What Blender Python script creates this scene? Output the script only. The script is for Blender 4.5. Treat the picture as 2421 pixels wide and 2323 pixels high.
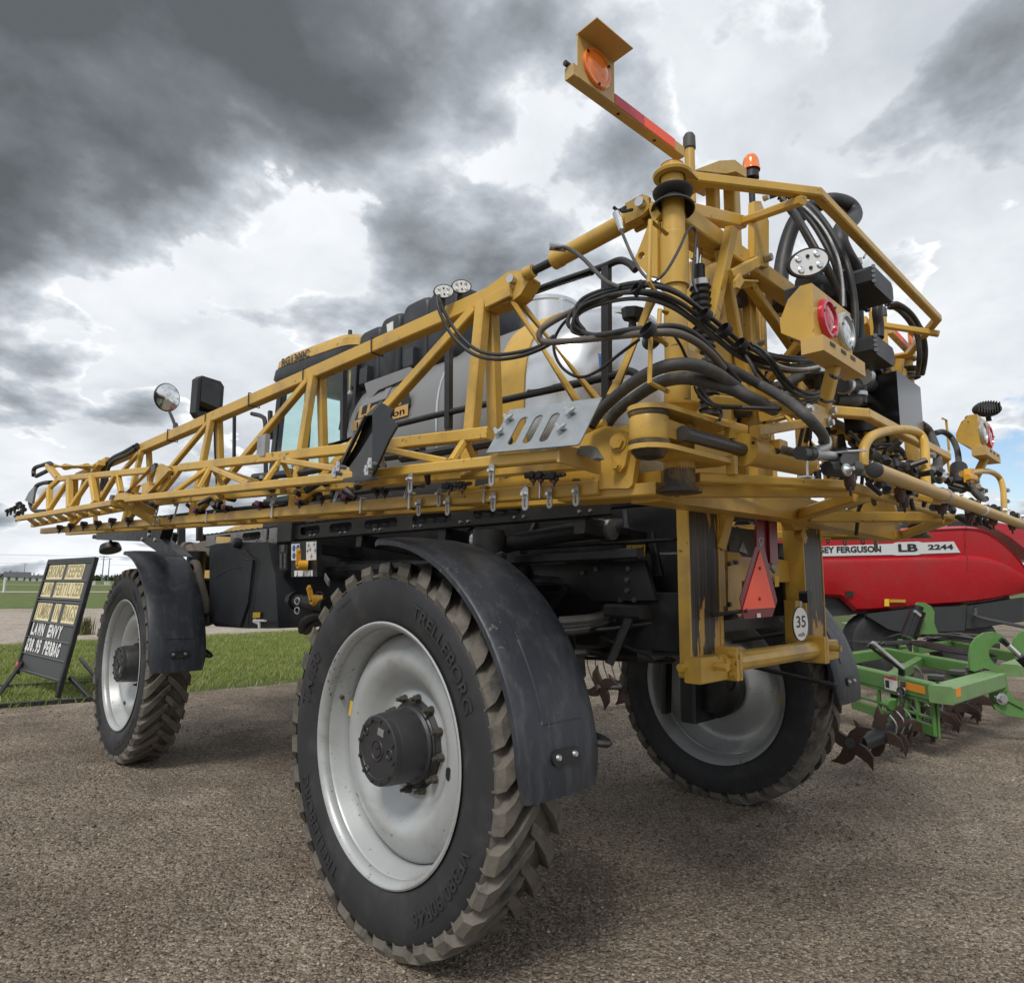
import bpy, bmesh, math, random
import numpy as np
from mathutils import Vector, Matrix, geometry

for o in list(bpy.data.objects):
    bpy.data.objects.remove(o)
S = bpy.context.scene
COL = S.collection
rad = math.radians
PI = math.pi

# ---------------------------------------------------------------- camera
cam = bpy.data.objects.new('camera', bpy.data.cameras.new('camera'))
COL.objects.link(cam)
cam.data.sensor_width = 36.0
cam.data.lens = 23.448
cam.data.clip_start = 0.05
cam.data.clip_end = 4000.0
YAW, PITCH, ROLL = 0.7747, 0.1361, 0.0107
cam.location = (-2.1091, -2.8885, 1.7089)
cam.rotation_euler = (Matrix.Rotation(-YAW, 3, 'Z') @ Matrix.Rotation(PI / 2 + PITCH, 3, 'X') @ Matrix.Rotation(ROLL, 3, 'Z')).to_euler()
S.camera = cam

# ---------------------------------------------------------------- exposure
S.render.engine = 'CYCLES'
S.view_settings.view_transform = 'Standard'
S.view_settings.look = 'None'
S.view_settings.gamma = 1.0
S.view_settings.use_curve_mapping = False
S.view_settings.exposure = 0.58

# ---------------------------------------------------------------- sky: broken storm clouds over a clear blue sky
world = bpy.data.worlds.new('World')
S.world = world
world.use_nodes = True
nt = world.node_tree
nt.nodes.clear()
def N(tree, kind, **kw):
    n = tree.nodes.new(kind)
    for k, v in kw.items():
        setattr(n, k, v)
    return n
def mth(tree, op, a, b=None, c=None, clamp=False):
    n = N(tree, 'ShaderNodeMath', operation=op)
    n.use_clamp = clamp
    for i, s in enumerate((a, b, c)):
        if s is None:
            continue
        if hasattr(s, 'is_linked'):
            tree.links.new(s, n.inputs[i])
        else:
            n.inputs[i].default_value = s
    return n.outputs[0]
SUN_EL, SUN_AZ = rad(52), rad(245)
sky = N(nt, 'ShaderNodeTexSky', sky_type='NISHITA')
sky.sun_disc = False
sky.sun_elevation = SUN_EL
sky.sun_rotation = SUN_AZ
tc = N(nt, 'ShaderNodeTexCoord')
sep = N(nt, 'ShaderNodeSeparateXYZ')
nt.links.new(tc.outputs['Generated'], sep.inputs[0])
zz = mth(nt, 'ADD', mth(nt, 'MAXIMUM', sep.outputs[2], 0.0), 0.30)
px = mth(nt, 'DIVIDE', sep.outputs[0], zz)
py = mth(nt, 'DIVIDE', sep.outputs[1], zz)
comb = N(nt, 'ShaderNodeCombineXYZ')
nt.links.new(px, comb.inputs[0])
nt.links.new(py, comb.inputs[1])
def noise(tree, vec, scale, detail, rough=0.5, dist=0.0, off=None, lac=2.0):
    n = N(tree, 'ShaderNodeTexNoise')
    n.inputs['Scale'].default_value = scale
    n.inputs['Detail'].default_value = detail
    n.inputs['Roughness'].default_value = rough
    n.inputs['Distortion'].default_value = dist
    n.inputs['Lacunarity'].default_value = lac
    if off:
        mp = N(tree, 'ShaderNodeMapping')
        mp.inputs['Location'].default_value = off
        tree.links.new(vec, mp.inputs['Vector'])
        vec = mp.outputs[0]
    tree.links.new(vec, n.inputs['Vector'])
    return n.outputs[0]
cv = comb.outputs[0]
n1 = noise(nt, cv, 2.7, 11, 0.54, 0.10, (3.1, 2.7, 0.4))
n1b = noise(nt, cv, 2.7, 11, 0.54, 0.10, (3.15, 2.66, 0.44))
n2 = noise(nt, cv, 0.8, 3, 0.5, 0.1, (5.4, 1.3, 2.2))
n3 = noise(nt, cv, 5.0, 9, 0.58, 0.2, (1.4, 5.3, 6.2))
def blob(d, c0, c1, w):
    # a bank of cloud lying in direction d: density 1 inside angle c1, 0 beyond c0
    dp = N(nt, 'ShaderNodeVectorMath', operation='DOT_PRODUCT')
    nt.links.new(tc.outputs['Generated'], dp.inputs[0])
    v = Vector(d).normalized()
    dp.inputs[1].default_value = v
    mr = N(nt, 'ShaderNodeMapRange', interpolation_type='SMOOTHSTEP')
    mr.inputs['From Min'].default_value = math.cos(rad(c0))
    mr.inputs['From Max'].default_value = math.cos(rad(c1))
    nt.links.new(dp.outputs['Value'], mr.inputs['Value'])
    return mth(nt, 'MULTIPLY', mr.outputs[0], w)
# high veil of even cloud
veil = mth(nt, 'ADD', mth(nt, 'MULTIPLY', n2, 0.7), mth(nt, 'MULTIPLY', n3, 0.3))
rampv = N(nt, 'ShaderNodeValToRGB')
nt.links.new(veil, rampv.inputs[0])
cr = rampv.color_ramp
cr.elements[0].position = 0.34
cr.elements[0].color = (0.70, 0.715, 0.74, 1)
cr.elements[1].position = 0.62
cr.elements[1].color = (0.40, 0.43, 0.465, 1)
e = cr.elements.new(0.48)
e.color = (0.57, 0.595, 0.625, 1)
# lower heaps of cumulus with bright rims and grey bellies
dens = mth(nt, 'ADD', mth(nt, 'ADD', mth(nt, 'MULTIPLY', n1, 1.75), -0.415), mth(nt, 'MULTIPLY', mth(nt, 'SUBTRACT', n2, 0.5), 0.20))
dens = mth(nt, 'ADD', dens, mth(nt, 'MULTIPLY', mth(nt, 'SUBTRACT', n3, 0.5), 0.22))
for args in (((0.06,0.821,0.568), 27, 3, 0.20), ((0.251,0.75,0.611), 16, 2, 0.16), ((0.411,0.631,0.658), 12, 2, 0.07), ((0.085,0.889,0.451), 9, 1, 0.09), ((0.658,0.351,0.666), 15, 3, 0.03), ((0.552,0.673,0.492), 10, 2, 0.12), ((0.467,0.774,0.427), 7, 1, 0.05),
             ((0.354,0.824,0.442), 9, 1, -0.06), ((0.267,0.91,0.317), 13, 3, -0.08), ((0.146,0.929,0.341), 8, 2, -0.05), ((0.922,0.164,0.352), 13, 3, -0.06), ((0.194,0.962,0.19), 7, 1, 0.13), ((0.116,0.967,0.226), 4, 1, 0.07), ((0.149,0.987,0.066), 12, 3, -0.12),
             ((0.699,0.515,0.496), 8, 2, 0.08), ((0.818,0.269,0.508), 7, 2, 0.05), ((0.822,0.165,0.545), 11, 2, -0.09)):
    dens = mth(nt, 'ADD', dens, blob(*args))
mask = N(nt, 'ShaderNodeMapRange', interpolation_type='SMOOTHSTEP')
mask.inputs['From Min'].default_value = 0.465
mask.inputs['From Max'].default_value = 0.515
nt.links.new(dens, mask.inputs['Value'])
ramp = N(nt, 'ShaderNodeValToRGB')
nt.links.new(mth(nt, 'ADD', dens, mth(nt, 'MULTIPLY', mth(nt, 'SUBTRACT', n1b, n1), 0.55)), ramp.inputs[0])
cr = ramp.color_ramp
cr.elements[0].position = 0.46
cr.elements[0].color = (0.74, 0.755, 0.775, 1)
cr.elements[1].position = 0.93
cr.elements[1].color = (0.085, 0.093, 0.103, 1)
for p, c in ((0.505, (0.53, 0.555, 0.585)), (0.55, (0.40, 0.43, 0.465)), (0.63, (0.262, 0.287, 0.315)), (0.77, (0.138, 0.151, 0.166))):
    e = cr.elements.new(p)
    e.color = (*c, 1)
cmix = N(nt, 'ShaderNodeMix', data_type='RGBA')
nt.links.new(mask.outputs[0], cmix.inputs['Factor'])
nt.links.new(rampv.outputs[0], cmix.inputs[6])
nt.links.new(ramp.outputs[0], cmix.inputs[7])
gain = N(nt, 'ShaderNodeVectorMath', operation='SCALE')
nt.links.new(cmix.outputs[2], gain.inputs[0])
gain.inputs['Scale'].default_value = 9.8
hole = mth(nt, 'ADD', mth(nt, 'MULTIPLY', mth(nt, 'SUBTRACT', n3, 0.5), 1.2), mth(nt, 'ADD', mth(nt, 'SUBTRACT', 1.0, blob((0.979,0.145,0.14), 9, 0.5, 0.62)), mth(nt, 'MULTIPLY', mth(nt, 'SUBTRACT', n1, 0.5), 1.4)))
cover = N(nt, 'ShaderNodeMapRange', interpolation_type='SMOOTHSTEP')
cover.inputs['From Min'].default_value = 0.26
cover.inputs['From Max'].default_value = 0.46
nt.links.new(hole, cover.inputs['Value'])
mixs = N(nt, 'ShaderNodeMix', data_type='RGBA')
nt.links.new(cover.outputs[0], mixs.inputs['Factor'])
nt.links.new(sky.outputs[0], mixs.inputs[6])
nt.links.new(gain.outputs[0], mixs.inputs[7])
bg = N(nt, 'ShaderNodeBackground')
bg.inputs['Strength'].default_value = 0.10
nt.links.new(mixs.outputs[2], bg.inputs['Color'])
wo = N(nt, 'ShaderNodeOutputWorld')
nt.links.new(bg.outputs[0], wo.inputs['Surface'])

# ---------------------------------------------------------------- sun, filtered by cloud
sun = bpy.data.objects.new('sun', bpy.data.lights.new('sun', 'SUN'))
COL.objects.link(sun)
sun.data.energy = 1.5
sun.data.angle = rad(16)
sun.data.color = (1.0, 0.965, 0.91)
sd = Vector((math.sin(SUN_AZ) * math.cos(SUN_EL), math.cos(SUN_AZ) * math.cos(SUN_EL), math.sin(SUN_EL)))
sun.rotation_euler = sd.to_track_quat('Z', 'Y').to_euler()
sun.location = (-8, -8, 14)

# ================================================================ materials
MATS = {}
def mat(name, col, rough=0.5, metal=0.0, var=0.0, vscale=6.0, dirt=None, dirt_amt=0.0, dirt_scale=3.0, bump=0.0, bscale=40.0,
        spec=0.5, stretch=(1, 1, 1), coat=0.0, rvar=0.0, chips=None):
    m = bpy.data.materials.new(name)
    m.use_nodes = True
    t = m.node_tree
    p = t.nodes['Principled BSDF']
    p.inputs['Roughness'].default_value = rough
    p.inputs['Metallic'].default_value = metal
    p.inputs['Specular IOR Level'].default_value = spec
    p.inputs['Coat Weight'].default_value = coat
    tcn = N(t, 'ShaderNodeTexCoord')
    mp = N(t, 'ShaderNodeMapping')
    mp.inputs['Scale'].default_value = stretch
    t.links.new(tcn.outputs['Object'], mp.inputs['Vector'])
    v = mp.outputs[0]
    c = N(t, 'ShaderNodeRGB')
    c.outputs[0].default_value = (*col, 1)
    out = c.outputs[0]
    if var:
        nn = noise(t, v, vscale, 5, 0.6)
        k = mth(t, 'ADD', 1.0 - var, mth(t, 'MULTIPLY', nn, 2 * var))
        sc = N(t, 'ShaderNodeVectorMath', operation='SCALE')
        t.links.new(out, sc.inputs[0])
        t.links.new(k, sc.inputs['Scale'])
        out = sc.outputs[0]
    if dirt:
        nn = noise(t, v, dirt_scale, 8, 0.65, 0.3, (4.2, 1.1, 7.3))
        mr = N(t, 'ShaderNodeMapRange', interpolation_type='SMOOTHSTEP')
        mr.inputs['From Min'].default_value = 0.46
        mr.inputs['From Max'].default_value = 0.74
        mr.inputs['To Max'].default_value = dirt_amt
        t.links.new(nn, mr.inputs['Value'])
        mx = N(t, 'ShaderNodeMix', data_type='RGBA')
        t.links.new(mr.outputs[0], mx.inputs['Factor'])
        t.links.new(out, mx.inputs[6])
        mx.inputs[7].default_value = (*dirt, 1)
        out = mx.outputs[2]
    if chips:
        # small knocks and scabs through the paint, clustered
        nn = noise(t, v, 38, 3, 0.55, 0.2, (1.7, 8.1, 3.3))
        n5 = noise(t, v, 3.1, 4, 0.6, 0, (6.2, 2.9, 1.3))
        k = mth(t, 'ADD', nn, mth(t, 'MULTIPLY', mth(t, 'SUBTRACT', n5, 0.5), 0.55))
        mr = N(t, 'ShaderNodeMapRange', interpolation_type='SMOOTHSTEP')
        mr.inputs['From Min'].default_value = 0.70
        mr.inputs['From Max'].default_value = 0.74
        mr.inputs['To Max'].default_value = 0.8
        t.links.new(k, mr.inputs['Value'])
        mx = N(t, 'ShaderNodeMix', data_type='RGBA')
        t.links.new(mr.outputs[0], mx.inputs['Factor'])
        t.links.new(out, mx.inputs[6])
        mx.inputs[7].default_value = (*chips, 1)
        out = mx.outputs[2]
    t.links.new(out, p.inputs['Base Color'])
    if rvar:
        nn = noise(t, v, vscale * 1.7, 4, 0.6, 0, (2, 3, 4))
        t.links.new(mth(t, 'ADD', rough - rvar, mth(t, 'MULTIPLY', nn, 2 * rvar)), p.inputs['Roughness'])
    if bump:
        nb = noise(t, v, bscale, 4, 0.6)
        bp = N(t, 'ShaderNodeBump')
        bp.inputs['Strength'].default_value = bump
        bp.inputs['Distance'].default_value = 0.004
        t.links.new(nb, bp.inputs['Height'])
        t.links.new(bp.outputs[0], p.inputs['Normal'])
    MATS[name] = m
    return m
gold = mat('gold_paint', (0.575, 0.352, 0.062), 0.36, var=0.13, vscale=5, dirt=(0.26, 0.175, 0.085), dirt_amt=0.62, dirt_scale=3.4, rvar=0.18, chips=(0.09, 0.06, 0.035), bump=0.05, bscale=140)
goldl = mat('gold_paint_dusty', (0.56, 0.36, 0.115), 0.5, var=0.10, vscale=5, dirt=(0.33, 0.26, 0.18), dirt_amt=0.6, rvar=0.1, bump=0.05, bscale=120)
black = mat('black_paint', (0.012, 0.0125, 0.014), 0.45, var=0.2, dirt=(0.06, 0.055, 0.05), dirt_amt=0.45, dirt_scale=4, rvar=0.15)
gloss = mat('gloss_black', (0.008, 0.008, 0.009), 0.12, var=0.1)
poly = mat('black_plastic', (0.022, 0.024, 0.029), 0.5, var=0.15, bump=0.12, bscale=220, dirt=(0.07, 0.07, 0.07), dirt_amt=0.35, rvar=0.1)
fendm = mat('fender_plastic', (0.022, 0.0255, 0.034), 0.46, var=0.35, vscale=26, bump=0.12, bscale=160, dirt=(0.085, 0.088, 0.095), dirt_amt=0.55, dirt_scale=16, chips=(0.13, 0.13, 0.13), stretch=(1, 1, 0.25), rvar=0.12)
steel = mat('zinc_steel', (0.55, 0.56, 0.57), 0.34, 0.9, var=0.15, rvar=0.1)
stain = mat('stainless', (0.62, 0.63, 0.645), 0.27, 0.95, var=0.06, vscale=3, rvar=0.08)
chrome = mat('chrome', (0.7, 0.71, 0.72), 0.1, 1.0)
darkst = mat('dark_steel', (0.13, 0.13, 0.135), 0.4, 0.7, var=0.2)
galv = mat('galvanised', (0.30, 0.325, 0.34), 0.48, 0.45, var=0.30, vscale=16, bump=0.04, bscale=60, rvar=0.12)
alum = mat('worn_aluminium', (0.34, 0.345, 0.35), 0.45, 0.6, var=0.35, vscale=9, dirt=(0.10, 0.085, 0.07), dirt_amt=0.7, dirt_scale=7)
hose = mat('hose_rubber', (0.020, 0.020, 0.0215), 0.5, var=0.2, dirt=(0.085, 0.078, 0.07), dirt_amt=0.5, dirt_scale=9, bump=0.1, bscale=90, rvar=0.12)
hosed = mat('hose_dusty', (0.062, 0.060, 0.058), 0.62, var=0.25, dirt=(0.15, 0.13, 0.11), dirt_amt=0.6, dirt_scale=11, bump=0.25, bscale=60)
hoseb = mat('hose_beige', (0.115, 0.098, 0.080), 0.6, var=0.2, vscale=12, dirt=(0.05, 0.045, 0.04), dirt_amt=0.6, dirt_scale=8)
hosew = mat('hose_print', (0.45, 0.45, 0.45), 0.5, var=0.5, vscale=60)
rimm = mat('rim_silver', (0.43, 0.445, 0.445), 0.38, 0.25, var=0.07, dirt=(0.26, 0.235, 0.20), dirt_amt=0.65, dirt_scale=3.2, chips=(0.16, 0.145, 0.125), rvar=0.08)
hubm = mat('hub_grey', (0.030, 0.030, 0.033), 0.42, var=0.2, dirt=(0.085, 0.075, 0.065), dirt_amt=0.55, dirt_scale=5, bump=0.2, bscale=120, rvar=0.1)
nutm = mat('dusty_nut', (0.085, 0.075, 0.06), 0.6, 0.3, var=0.4, vscale=50)
greyp = mat('grey_paint', (0.235, 0.235, 0.235), 0.42, 0.2, var=0.08, vscale=3, rvar=0.1)
whitep = mat('white_print', (0.75, 0.75, 0.74), 0.5, var=0.04)
blackp = mat('black_print', (0.012, 0.012, 0.014), 0.5)
bluep = mat('blue_print', (0.03, 0.12, 0.38), 0.5)
yelp = mat('yellow_print', (0.72, 0.46, 0.03), 0.5, var=0.06)
yelh = mat('yellow_handle', (0.70, 0.35, 0.02), 0.45, var=0.08)
orap = mat('orange_reflector', (0.80, 0.30, 0.015), 0.35, var=0.05)
redf = mat('red_fluorescent', (1.0, 0.12, 0.06), 0.45, var=0.04)
redr = mat('red_reflective', (0.19, 0.012, 0.022), 0.3, var=0.12, vscale=30)
redt = mat('red_tape', (0.52, 0.055, 0.075), 0.4, var=0.08, vscale=30)
amber = mat('amber_lens', (0.85, 0.20, 0.025), 0.15, var=0.12, vscale=40, coat=0.5)
redl = mat('red_lens', (0.50, 0.012, 0.035), 0.12, var=0.25, vscale=30, coat=0.6)
clearl = mat('clear_lens', (0.62, 0.65, 0.68), 0.12, 0.5, var=0.25, vscale=60, coat=0.6)
lensw = mat('work_light_lens', (0.80, 0.81, 0.81), 0.25, 0.0, var=0.05, coat=0.5)
balred = mat('red_gloss', (0.40, 0.005, 0.013), 0.28, var=0.10, vscale=3, coat=0.35, dirt=(0.25, 0.05, 0.045), dirt_amt=0.35, dirt_scale=1.2, rvar=0.08)
baldk = mat('dark_grey_plastic', (0.030, 0.032, 0.034), 0.5, var=0.15)
green = mat('green_paint', (0.095, 0.225, 0.058), 0.42, var=0.15, vscale=6, dirt=(0.15, 0.19, 0.085), dirt_amt=0.5, chips=(0.10, 0.08, 0.05), dirt_scale=5, rvar=0.12)
greent = mat('green_paint_faded', (0.17, 0.30, 0.12), 0.5, var=0.15, vscale=8, dirt=(0.16, 0.22, 0.09), dirt_amt=0.7, dirt_scale=7)
rust = mat('rusty_iron', (0.055, 0.032, 0.024), 0.65, 0.3, var=0.4, vscale=30, bump=0.3, bscale=60)
brownn = mat('brown_nozzle', (0.075, 0.038, 0.035), 0.5, var=0.3, vscale=40)
pinkn = mat('pink_cap', (0.50, 0.16, 0.36), 0.4, var=0.1)
tilem = mat('cream_tile', (0.80, 0.70, 0.42), 0.55, var=0.10, vscale=3)
boardm = mat('board_grey', (0.060, 0.060, 0.062), 0.5, var=0.1)
railm = mat('board_rail', (0.14, 0.145, 0.15), 0.4, 0.4)
greasem = mat('greasy_gold', (0.030, 0.024, 0.020), 0.5, var=0.3, vscale=20, dirt=(0.30, 0.19, 0.06), dirt_amt=0.8, dirt_scale=9, rvar=0.2)
intakem = mat('dusty_duct', (0.115, 0.092, 0.072), 0.7, var=0.25, vscale=14, bump=0.3, bscale=30)
concrete = mat('white_post', (0.62, 0.62, 0.60), 0.7, var=0.1)
polem = mat('pole_grey', (0.20, 0.20, 0.20), 0.7)
shedw = mat('shed_wall', (0.55, 0.55, 0.53), 0.7)
shedr = mat('shed_roof', (0.075, 0.08, 0.085), 0.7)

def worn_post():
    # gold paint scraped through to black grease where the lift rollers run
    m = mat('scraped_gold', (0.50, 0.285, 0.062), 0.42, var=0.1, dirt=(0.3, 0.21, 0.12), dirt_amt=0.4)
    t = m.node_tree
    p = t.nodes['Principled BSDF']
    src = p.inputs['Base Color'].links[0].from_socket
    tcn = N(t, 'ShaderNodeTexCoord')
    mp = N(t, 'ShaderNodeMapping')
    mp.inputs['Scale'].default_value = (8, 8, 1.6)
    t.links.new(tcn.outputs['Object'], mp.inputs['Vector'])
    nn = noise(t, mp.outputs[0], 1.6, 9, 0.62, 0.4)
    mr = N(t, 'ShaderNodeMapRange', interpolation_type='SMOOTHSTEP')
    mr.inputs['From Min'].default_value = 0.385
    mr.inputs['From Max'].default_value = 0.415
    sz = N(t, 'ShaderNodeSeparateXYZ')
    t.links.new(tcn.outputs['Object'], sz.inputs[0])
    hi = N(t, 'ShaderNodeMapRange')
    hi.inputs['From Min'].default_value = 1.30
    hi.inputs['From Max'].default_value = 1.72
    hi.inputs['To Min'].default_value = -0.17
    hi.inputs['To Max'].default_value = 0.030
    t.links.new(sz.outputs[2], hi.inputs['Value'])
    t.links.new(mth(t, 'ADD', nn, hi.outputs[0]), mr.inputs['Value'])
    mp2 = N(t, 'ShaderNodeMapping')
    mp2.inputs['Scale'].default_value = (60, 60, 2.0)
    t.links.new(tcn.outputs['Object'], mp2.inputs['Vector'])
    n2 = noise(t, mp2.outputs[0], 1.2, 6, 0.6)
    dk = N(t, 'ShaderNodeValToRGB')
    t.links.new(n2, dk.inputs[0])
    dk.color_ramp.elements[0].position = 0.40
    dk.color_ramp.elements[0].color = (0.010, 0.009, 0.009, 1)
    dk.color_ramp.elements[1].position = 0.72
    dk.color_ramp.elements[1].color = (0.085, 0.070, 0.055, 1)
    mx = N(t, 'ShaderNodeMix', data_type='RGBA')
    t.links.new(mr.outputs[0], mx.inputs['Factor'])
    t.links.new(src, mx.inputs[6])
    t.links.new(dk.outputs[0], mx.inputs[7])
    t.links.new(mx.outputs[2], p.inputs['Base Color'])
    return m
wornm = worn_post()

def tyre_mat():
    # black rubber, dusty brown on the tread lugs
    m = mat('tyre_rubber', (0.024, 0.0245, 0.027), 0.62, var=0.22, vscale=9, dirt=(0.062, 0.060, 0.058), dirt_amt=0.6, dirt_scale=5, bump=0.15, bscale=90)
    m2 = mat('tread_rubber', (0.130, 0.115, 0.095), 0.8, var=0.4, vscale=22, dirt=(0.038, 0.036, 0.035), dirt_amt=0.95, dirt_scale=9, bump=0.6, bscale=60)
    return m, m2
tyrem, treadm = tyre_mat()
letterm = mat('tyre_lettering', (0.031, 0.031, 0.033), 0.6, var=0.2, vscale=20)

def glass_mat(name, tint, gl=0.05):
    m = bpy.data.materials.new(name)
    m.use_nodes = True
    t = m.node_tree
    t.nodes.clear()
    tr = N(t, 'ShaderNodeBsdfTransparent')
    tr.inputs[0].default_value = (*tint, 1)
    g = N(t, 'ShaderNodeBsdfGlossy')
    g.inputs['Roughness'].default_value = 0.02
    fr = N(t, 'ShaderNodeLayerWeight')
    fr.inputs['Blend'].default_value = 0.5
    mx = N(t, 'ShaderNodeMixShader')
    t.links.new(mth(t, 'ADD', mth(t, 'MULTIPLY', mth(t, 'POWER', fr.outputs['Facing'], 5.0), 0.6), gl), mx.inputs[0])
    t.links.new(tr.outputs[0], mx.inputs[1])
    t.links.new(g.outputs[0], mx.inputs[2])
    o = N(t, 'ShaderNodeOutputMaterial')
    t.links.new(mx.outputs[0], o.inputs[0])
    return m
glassm = glass_mat('cab_glass', (0.80, 0.945, 0.925))

# ================================================================ mesh helpers
def vv(a):
    return Vector(a)
def frame(d, up=(0, 0, 1)):
    d = d.normalized()
    up = Vector(up)
    if abs(d.dot(up.normalized())) > 0.985:
        up = Vector((0, 1, 0)) if abs(d.y) < 0.9 else Vector((1, 0, 0))
    r = d.cross(up).normalized()
    return r, r.cross(d).normalized()
def smoothpts(pts, k=6):
    # Catmull-Rom through the given points
    P = [Vector(p) for p in pts]
    if len(P) < 3:
        return P
    P = [2 * P[0] - P[1]] + P + [2 * P[-1] - P[-2]]
    out = []
    for i in range(1, len(P) - 2):
        a, b, c, d = P[i - 1], P[i], P[i + 1], P[i + 2]
        for j in range(k):
            t = j / k
            out.append(0.5 * ((2 * b) + (c - a) * t + (2 * a - 5 * b + 4 * c - d) * t * t + (3 * b - a - 3 * c + d) * t ** 3))
    out.append(P[-2])
    return out
class M:
    def __init__(s):
        s.v = []
        s.f = []
        s.starts = []
    def add(s, verts, faces):
        n = len(s.v)
        s.starts.append((n, len(s.f)))
        s.v += [tuple(p) for p in verts]
        s.f += [tuple(i + n for i in f) for f in faces]
        return s
    def rings(s, rings, closed=True, cap=True):
        k = len(rings[0])
        vs = [p for r in rings for p in r]
        fs = []
        for i in range(len(rings) - 1):
            for j in range(k if closed else k - 1):
                a, b = i * k + j, i * k + (j + 1) % k
                fs.append((a, b, b + k, a + k))
        if cap:
            fs.append(tuple(range(k - 1, -1, -1)))
            fs.append(tuple((len(rings) - 1) * k + j for j in range(k)))
        return s.add(vs, fs)
    def beam(s, p, q, w=0.06, h=None, up=(0, 0, 1), c=0.006):
        h = w if h is None else h
        p, q = vv(p), vv(q)
        r, u = frame(q - p, up)
        a, b = w / 2, h / 2
        c = min(c, a * 0.45, b * 0.45)
        sec = [(a - c, b), (-a + c, b), (-a, b - c), (-a, -b + c), (-a + c, -b), (a - c, -b), (a, -b + c), (a, b - c)]
        return s.rings([[e + r * x + u * y for x, y in sec] for e in (p, q)])
    def cyl(s, p, q, r, r2=None, seg=16, cap=True):
        p, q = vv(p), vv(q)
        r2 = r if r2 is None else r2
        a, b = frame(q - p)
        R_ = []
        for e, rr in ((p, r), (q, r2)):
            R_.append([e + (a * math.cos(2 * PI * i / seg) + b * math.sin(2 * PI * i / seg)) * rr for i in range(seg)])
        return s.rings(R_, cap=cap)
    def lathe(s, prof, o, ax, seg=24, cap=False):
        # prof: (along axis, radius)
        o, ax = vv(o), vv(ax).normalized()
        a, b = frame(ax)
        return s.rings([[o + ax * t + (a * math.cos(2 * PI * i / seg) + b * math.sin(2 * PI * i / seg)) * max(r, 1e-4) for i in range(seg)] for t, r in prof], cap=cap)
    def tube(s, pts, r, seg=10, k=6, smooth=True):
        P = smoothpts(pts, k) if smooth else [Vector(p) for p in pts]
        R_ = []
        a = None
        for i, p in enumerate(P):
            d = (P[min(i + 1, len(P) - 1)] - P[max(i - 1, 0)]).normalized()
            if a is None:
                a, b = frame(d)
            else:
                a = (a - d * a.dot(d)).normalized()
                b = d.cross(a)
            R_.append([p + (a * math.cos(2 * PI * j / seg) + b * math.sin(2 * PI * j / seg)) * r for j in range(seg)])
        return s.rings(R_)
    def prism(s, poly, vec, holes=()):
        P = [Vector(p) for p in poly]
        H = [[Vector(p) for p in h] for h in holes]
        vec = Vector(vec)
        allp = P + [p for h in H for p in h]
        n = len(allp)
        if H:
            tri = geometry.tessellate_polygon([P] + H)
            cap = [tuple(t) for t in tri]
        else:
            cap = [tuple(range(len(P)))]
        fs = [tuple(reversed(f)) for f in cap] + [tuple(i + n for i in f) for f in cap]
        st = 0
        for L in [P] + H:
            k = len(L)
            for j in range(k):
                a, b = st + j, st + (j + 1) % k
                fs.append((a, b, b + n, a + n))
            st += k
        return s.add(allp + [p + vec for p in allp], fs)
    def box(s, c, d, R_=None, ch=0.006):
        c = vv(c)
        R_ = R_ or Matrix.Identity(3)
        x, y, z = (R_ @ Vector(e) for e in ((1, 0, 0), (0, 1, 0), (0, 0, 1)))
        return s.beam(c - y * d[1] / 2, c + y * d[1] / 2, d[0], d[2], up=z, c=ch)
    def ball(s, c, r, seg=14, sc=(1, 1, 1)):
        R_ = []
        n = seg // 2
        for i in range(n + 1):
            th = PI * i / n
            R_.append([vv(c) + Vector((math.sin(th) * math.cos(2 * PI * j / seg) * r * sc[0], math.sin(th) * math.sin(2 * PI * j / seg) * r * sc[1], math.cos(th) * r * sc[2])) for j in range(seg)])
        return s.rings(R_, cap=False)
    def ring(s, c, ax, R0, r, seg=24, k=8):
        c, ax = vv(c), vv(ax).normalized()
        a, b = frame(ax)
        pts = [c + (a * math.cos(2 * PI * i / seg) + b * math.sin(2 * PI * i / seg)) * R0 for i in range(seg)]
        rr = []
        for i in range(seg):
            d = (a * math.cos(2 * PI * i / seg) + b * math.sin(2 * PI * i / seg))
            rr.append([pts[i] + (d * math.cos(2 * PI * j / k) + ax * math.sin(2 * PI * j / k)) * r for j in range(k)])
        rr.append(rr[0])
        return s.rings(rr, cap=False)
    def text(s, txt, size, o, xd, yd, align='CENTER', th=0.0, fit=None, bold=0.012):
        V_, F_ = text_mesh(txt, align, bold)
        o, xd, yd = vv(o), vv(xd).normalized(), vv(yd).normalized()
        nn = xd.cross(yd).normalized()
        sx = size
        if fit:
            w = max(p[0] for p in V_) - min(p[0] for p in V_)
            sx = fit / w
        top = [o + xd * (p[0] * sx) + yd * (p[1] * size) for p in V_]
        s.add(top, F_)
        return s
    def build(s, name, m, parent=None, smooth=35, recalc=True):
        me = bpy.data.meshes.new(name)
        me.from_pydata(s.v, [], s.f)
        if recalc:
            b = bmesh.new()
            b.from_mesh(me)
            bmesh.ops.remove_doubles(b, verts=b.verts, dist=1e-5)
            bmesh.ops.recalc_face_normals(b, faces=b.faces)
            b.to_mesh(me)
            b.free()
        if smooth:
            me.polygons.foreach_set('use_smooth', [True] * len(me.polygons))
            me.set_sharp_from_angle(angle=rad(smooth))
        me.materials.append(m)
        o = bpy.data.objects.new(name, me)
        COL.objects.link(o)
        if parent is not None:
            o.parent = parent
        return o
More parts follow.
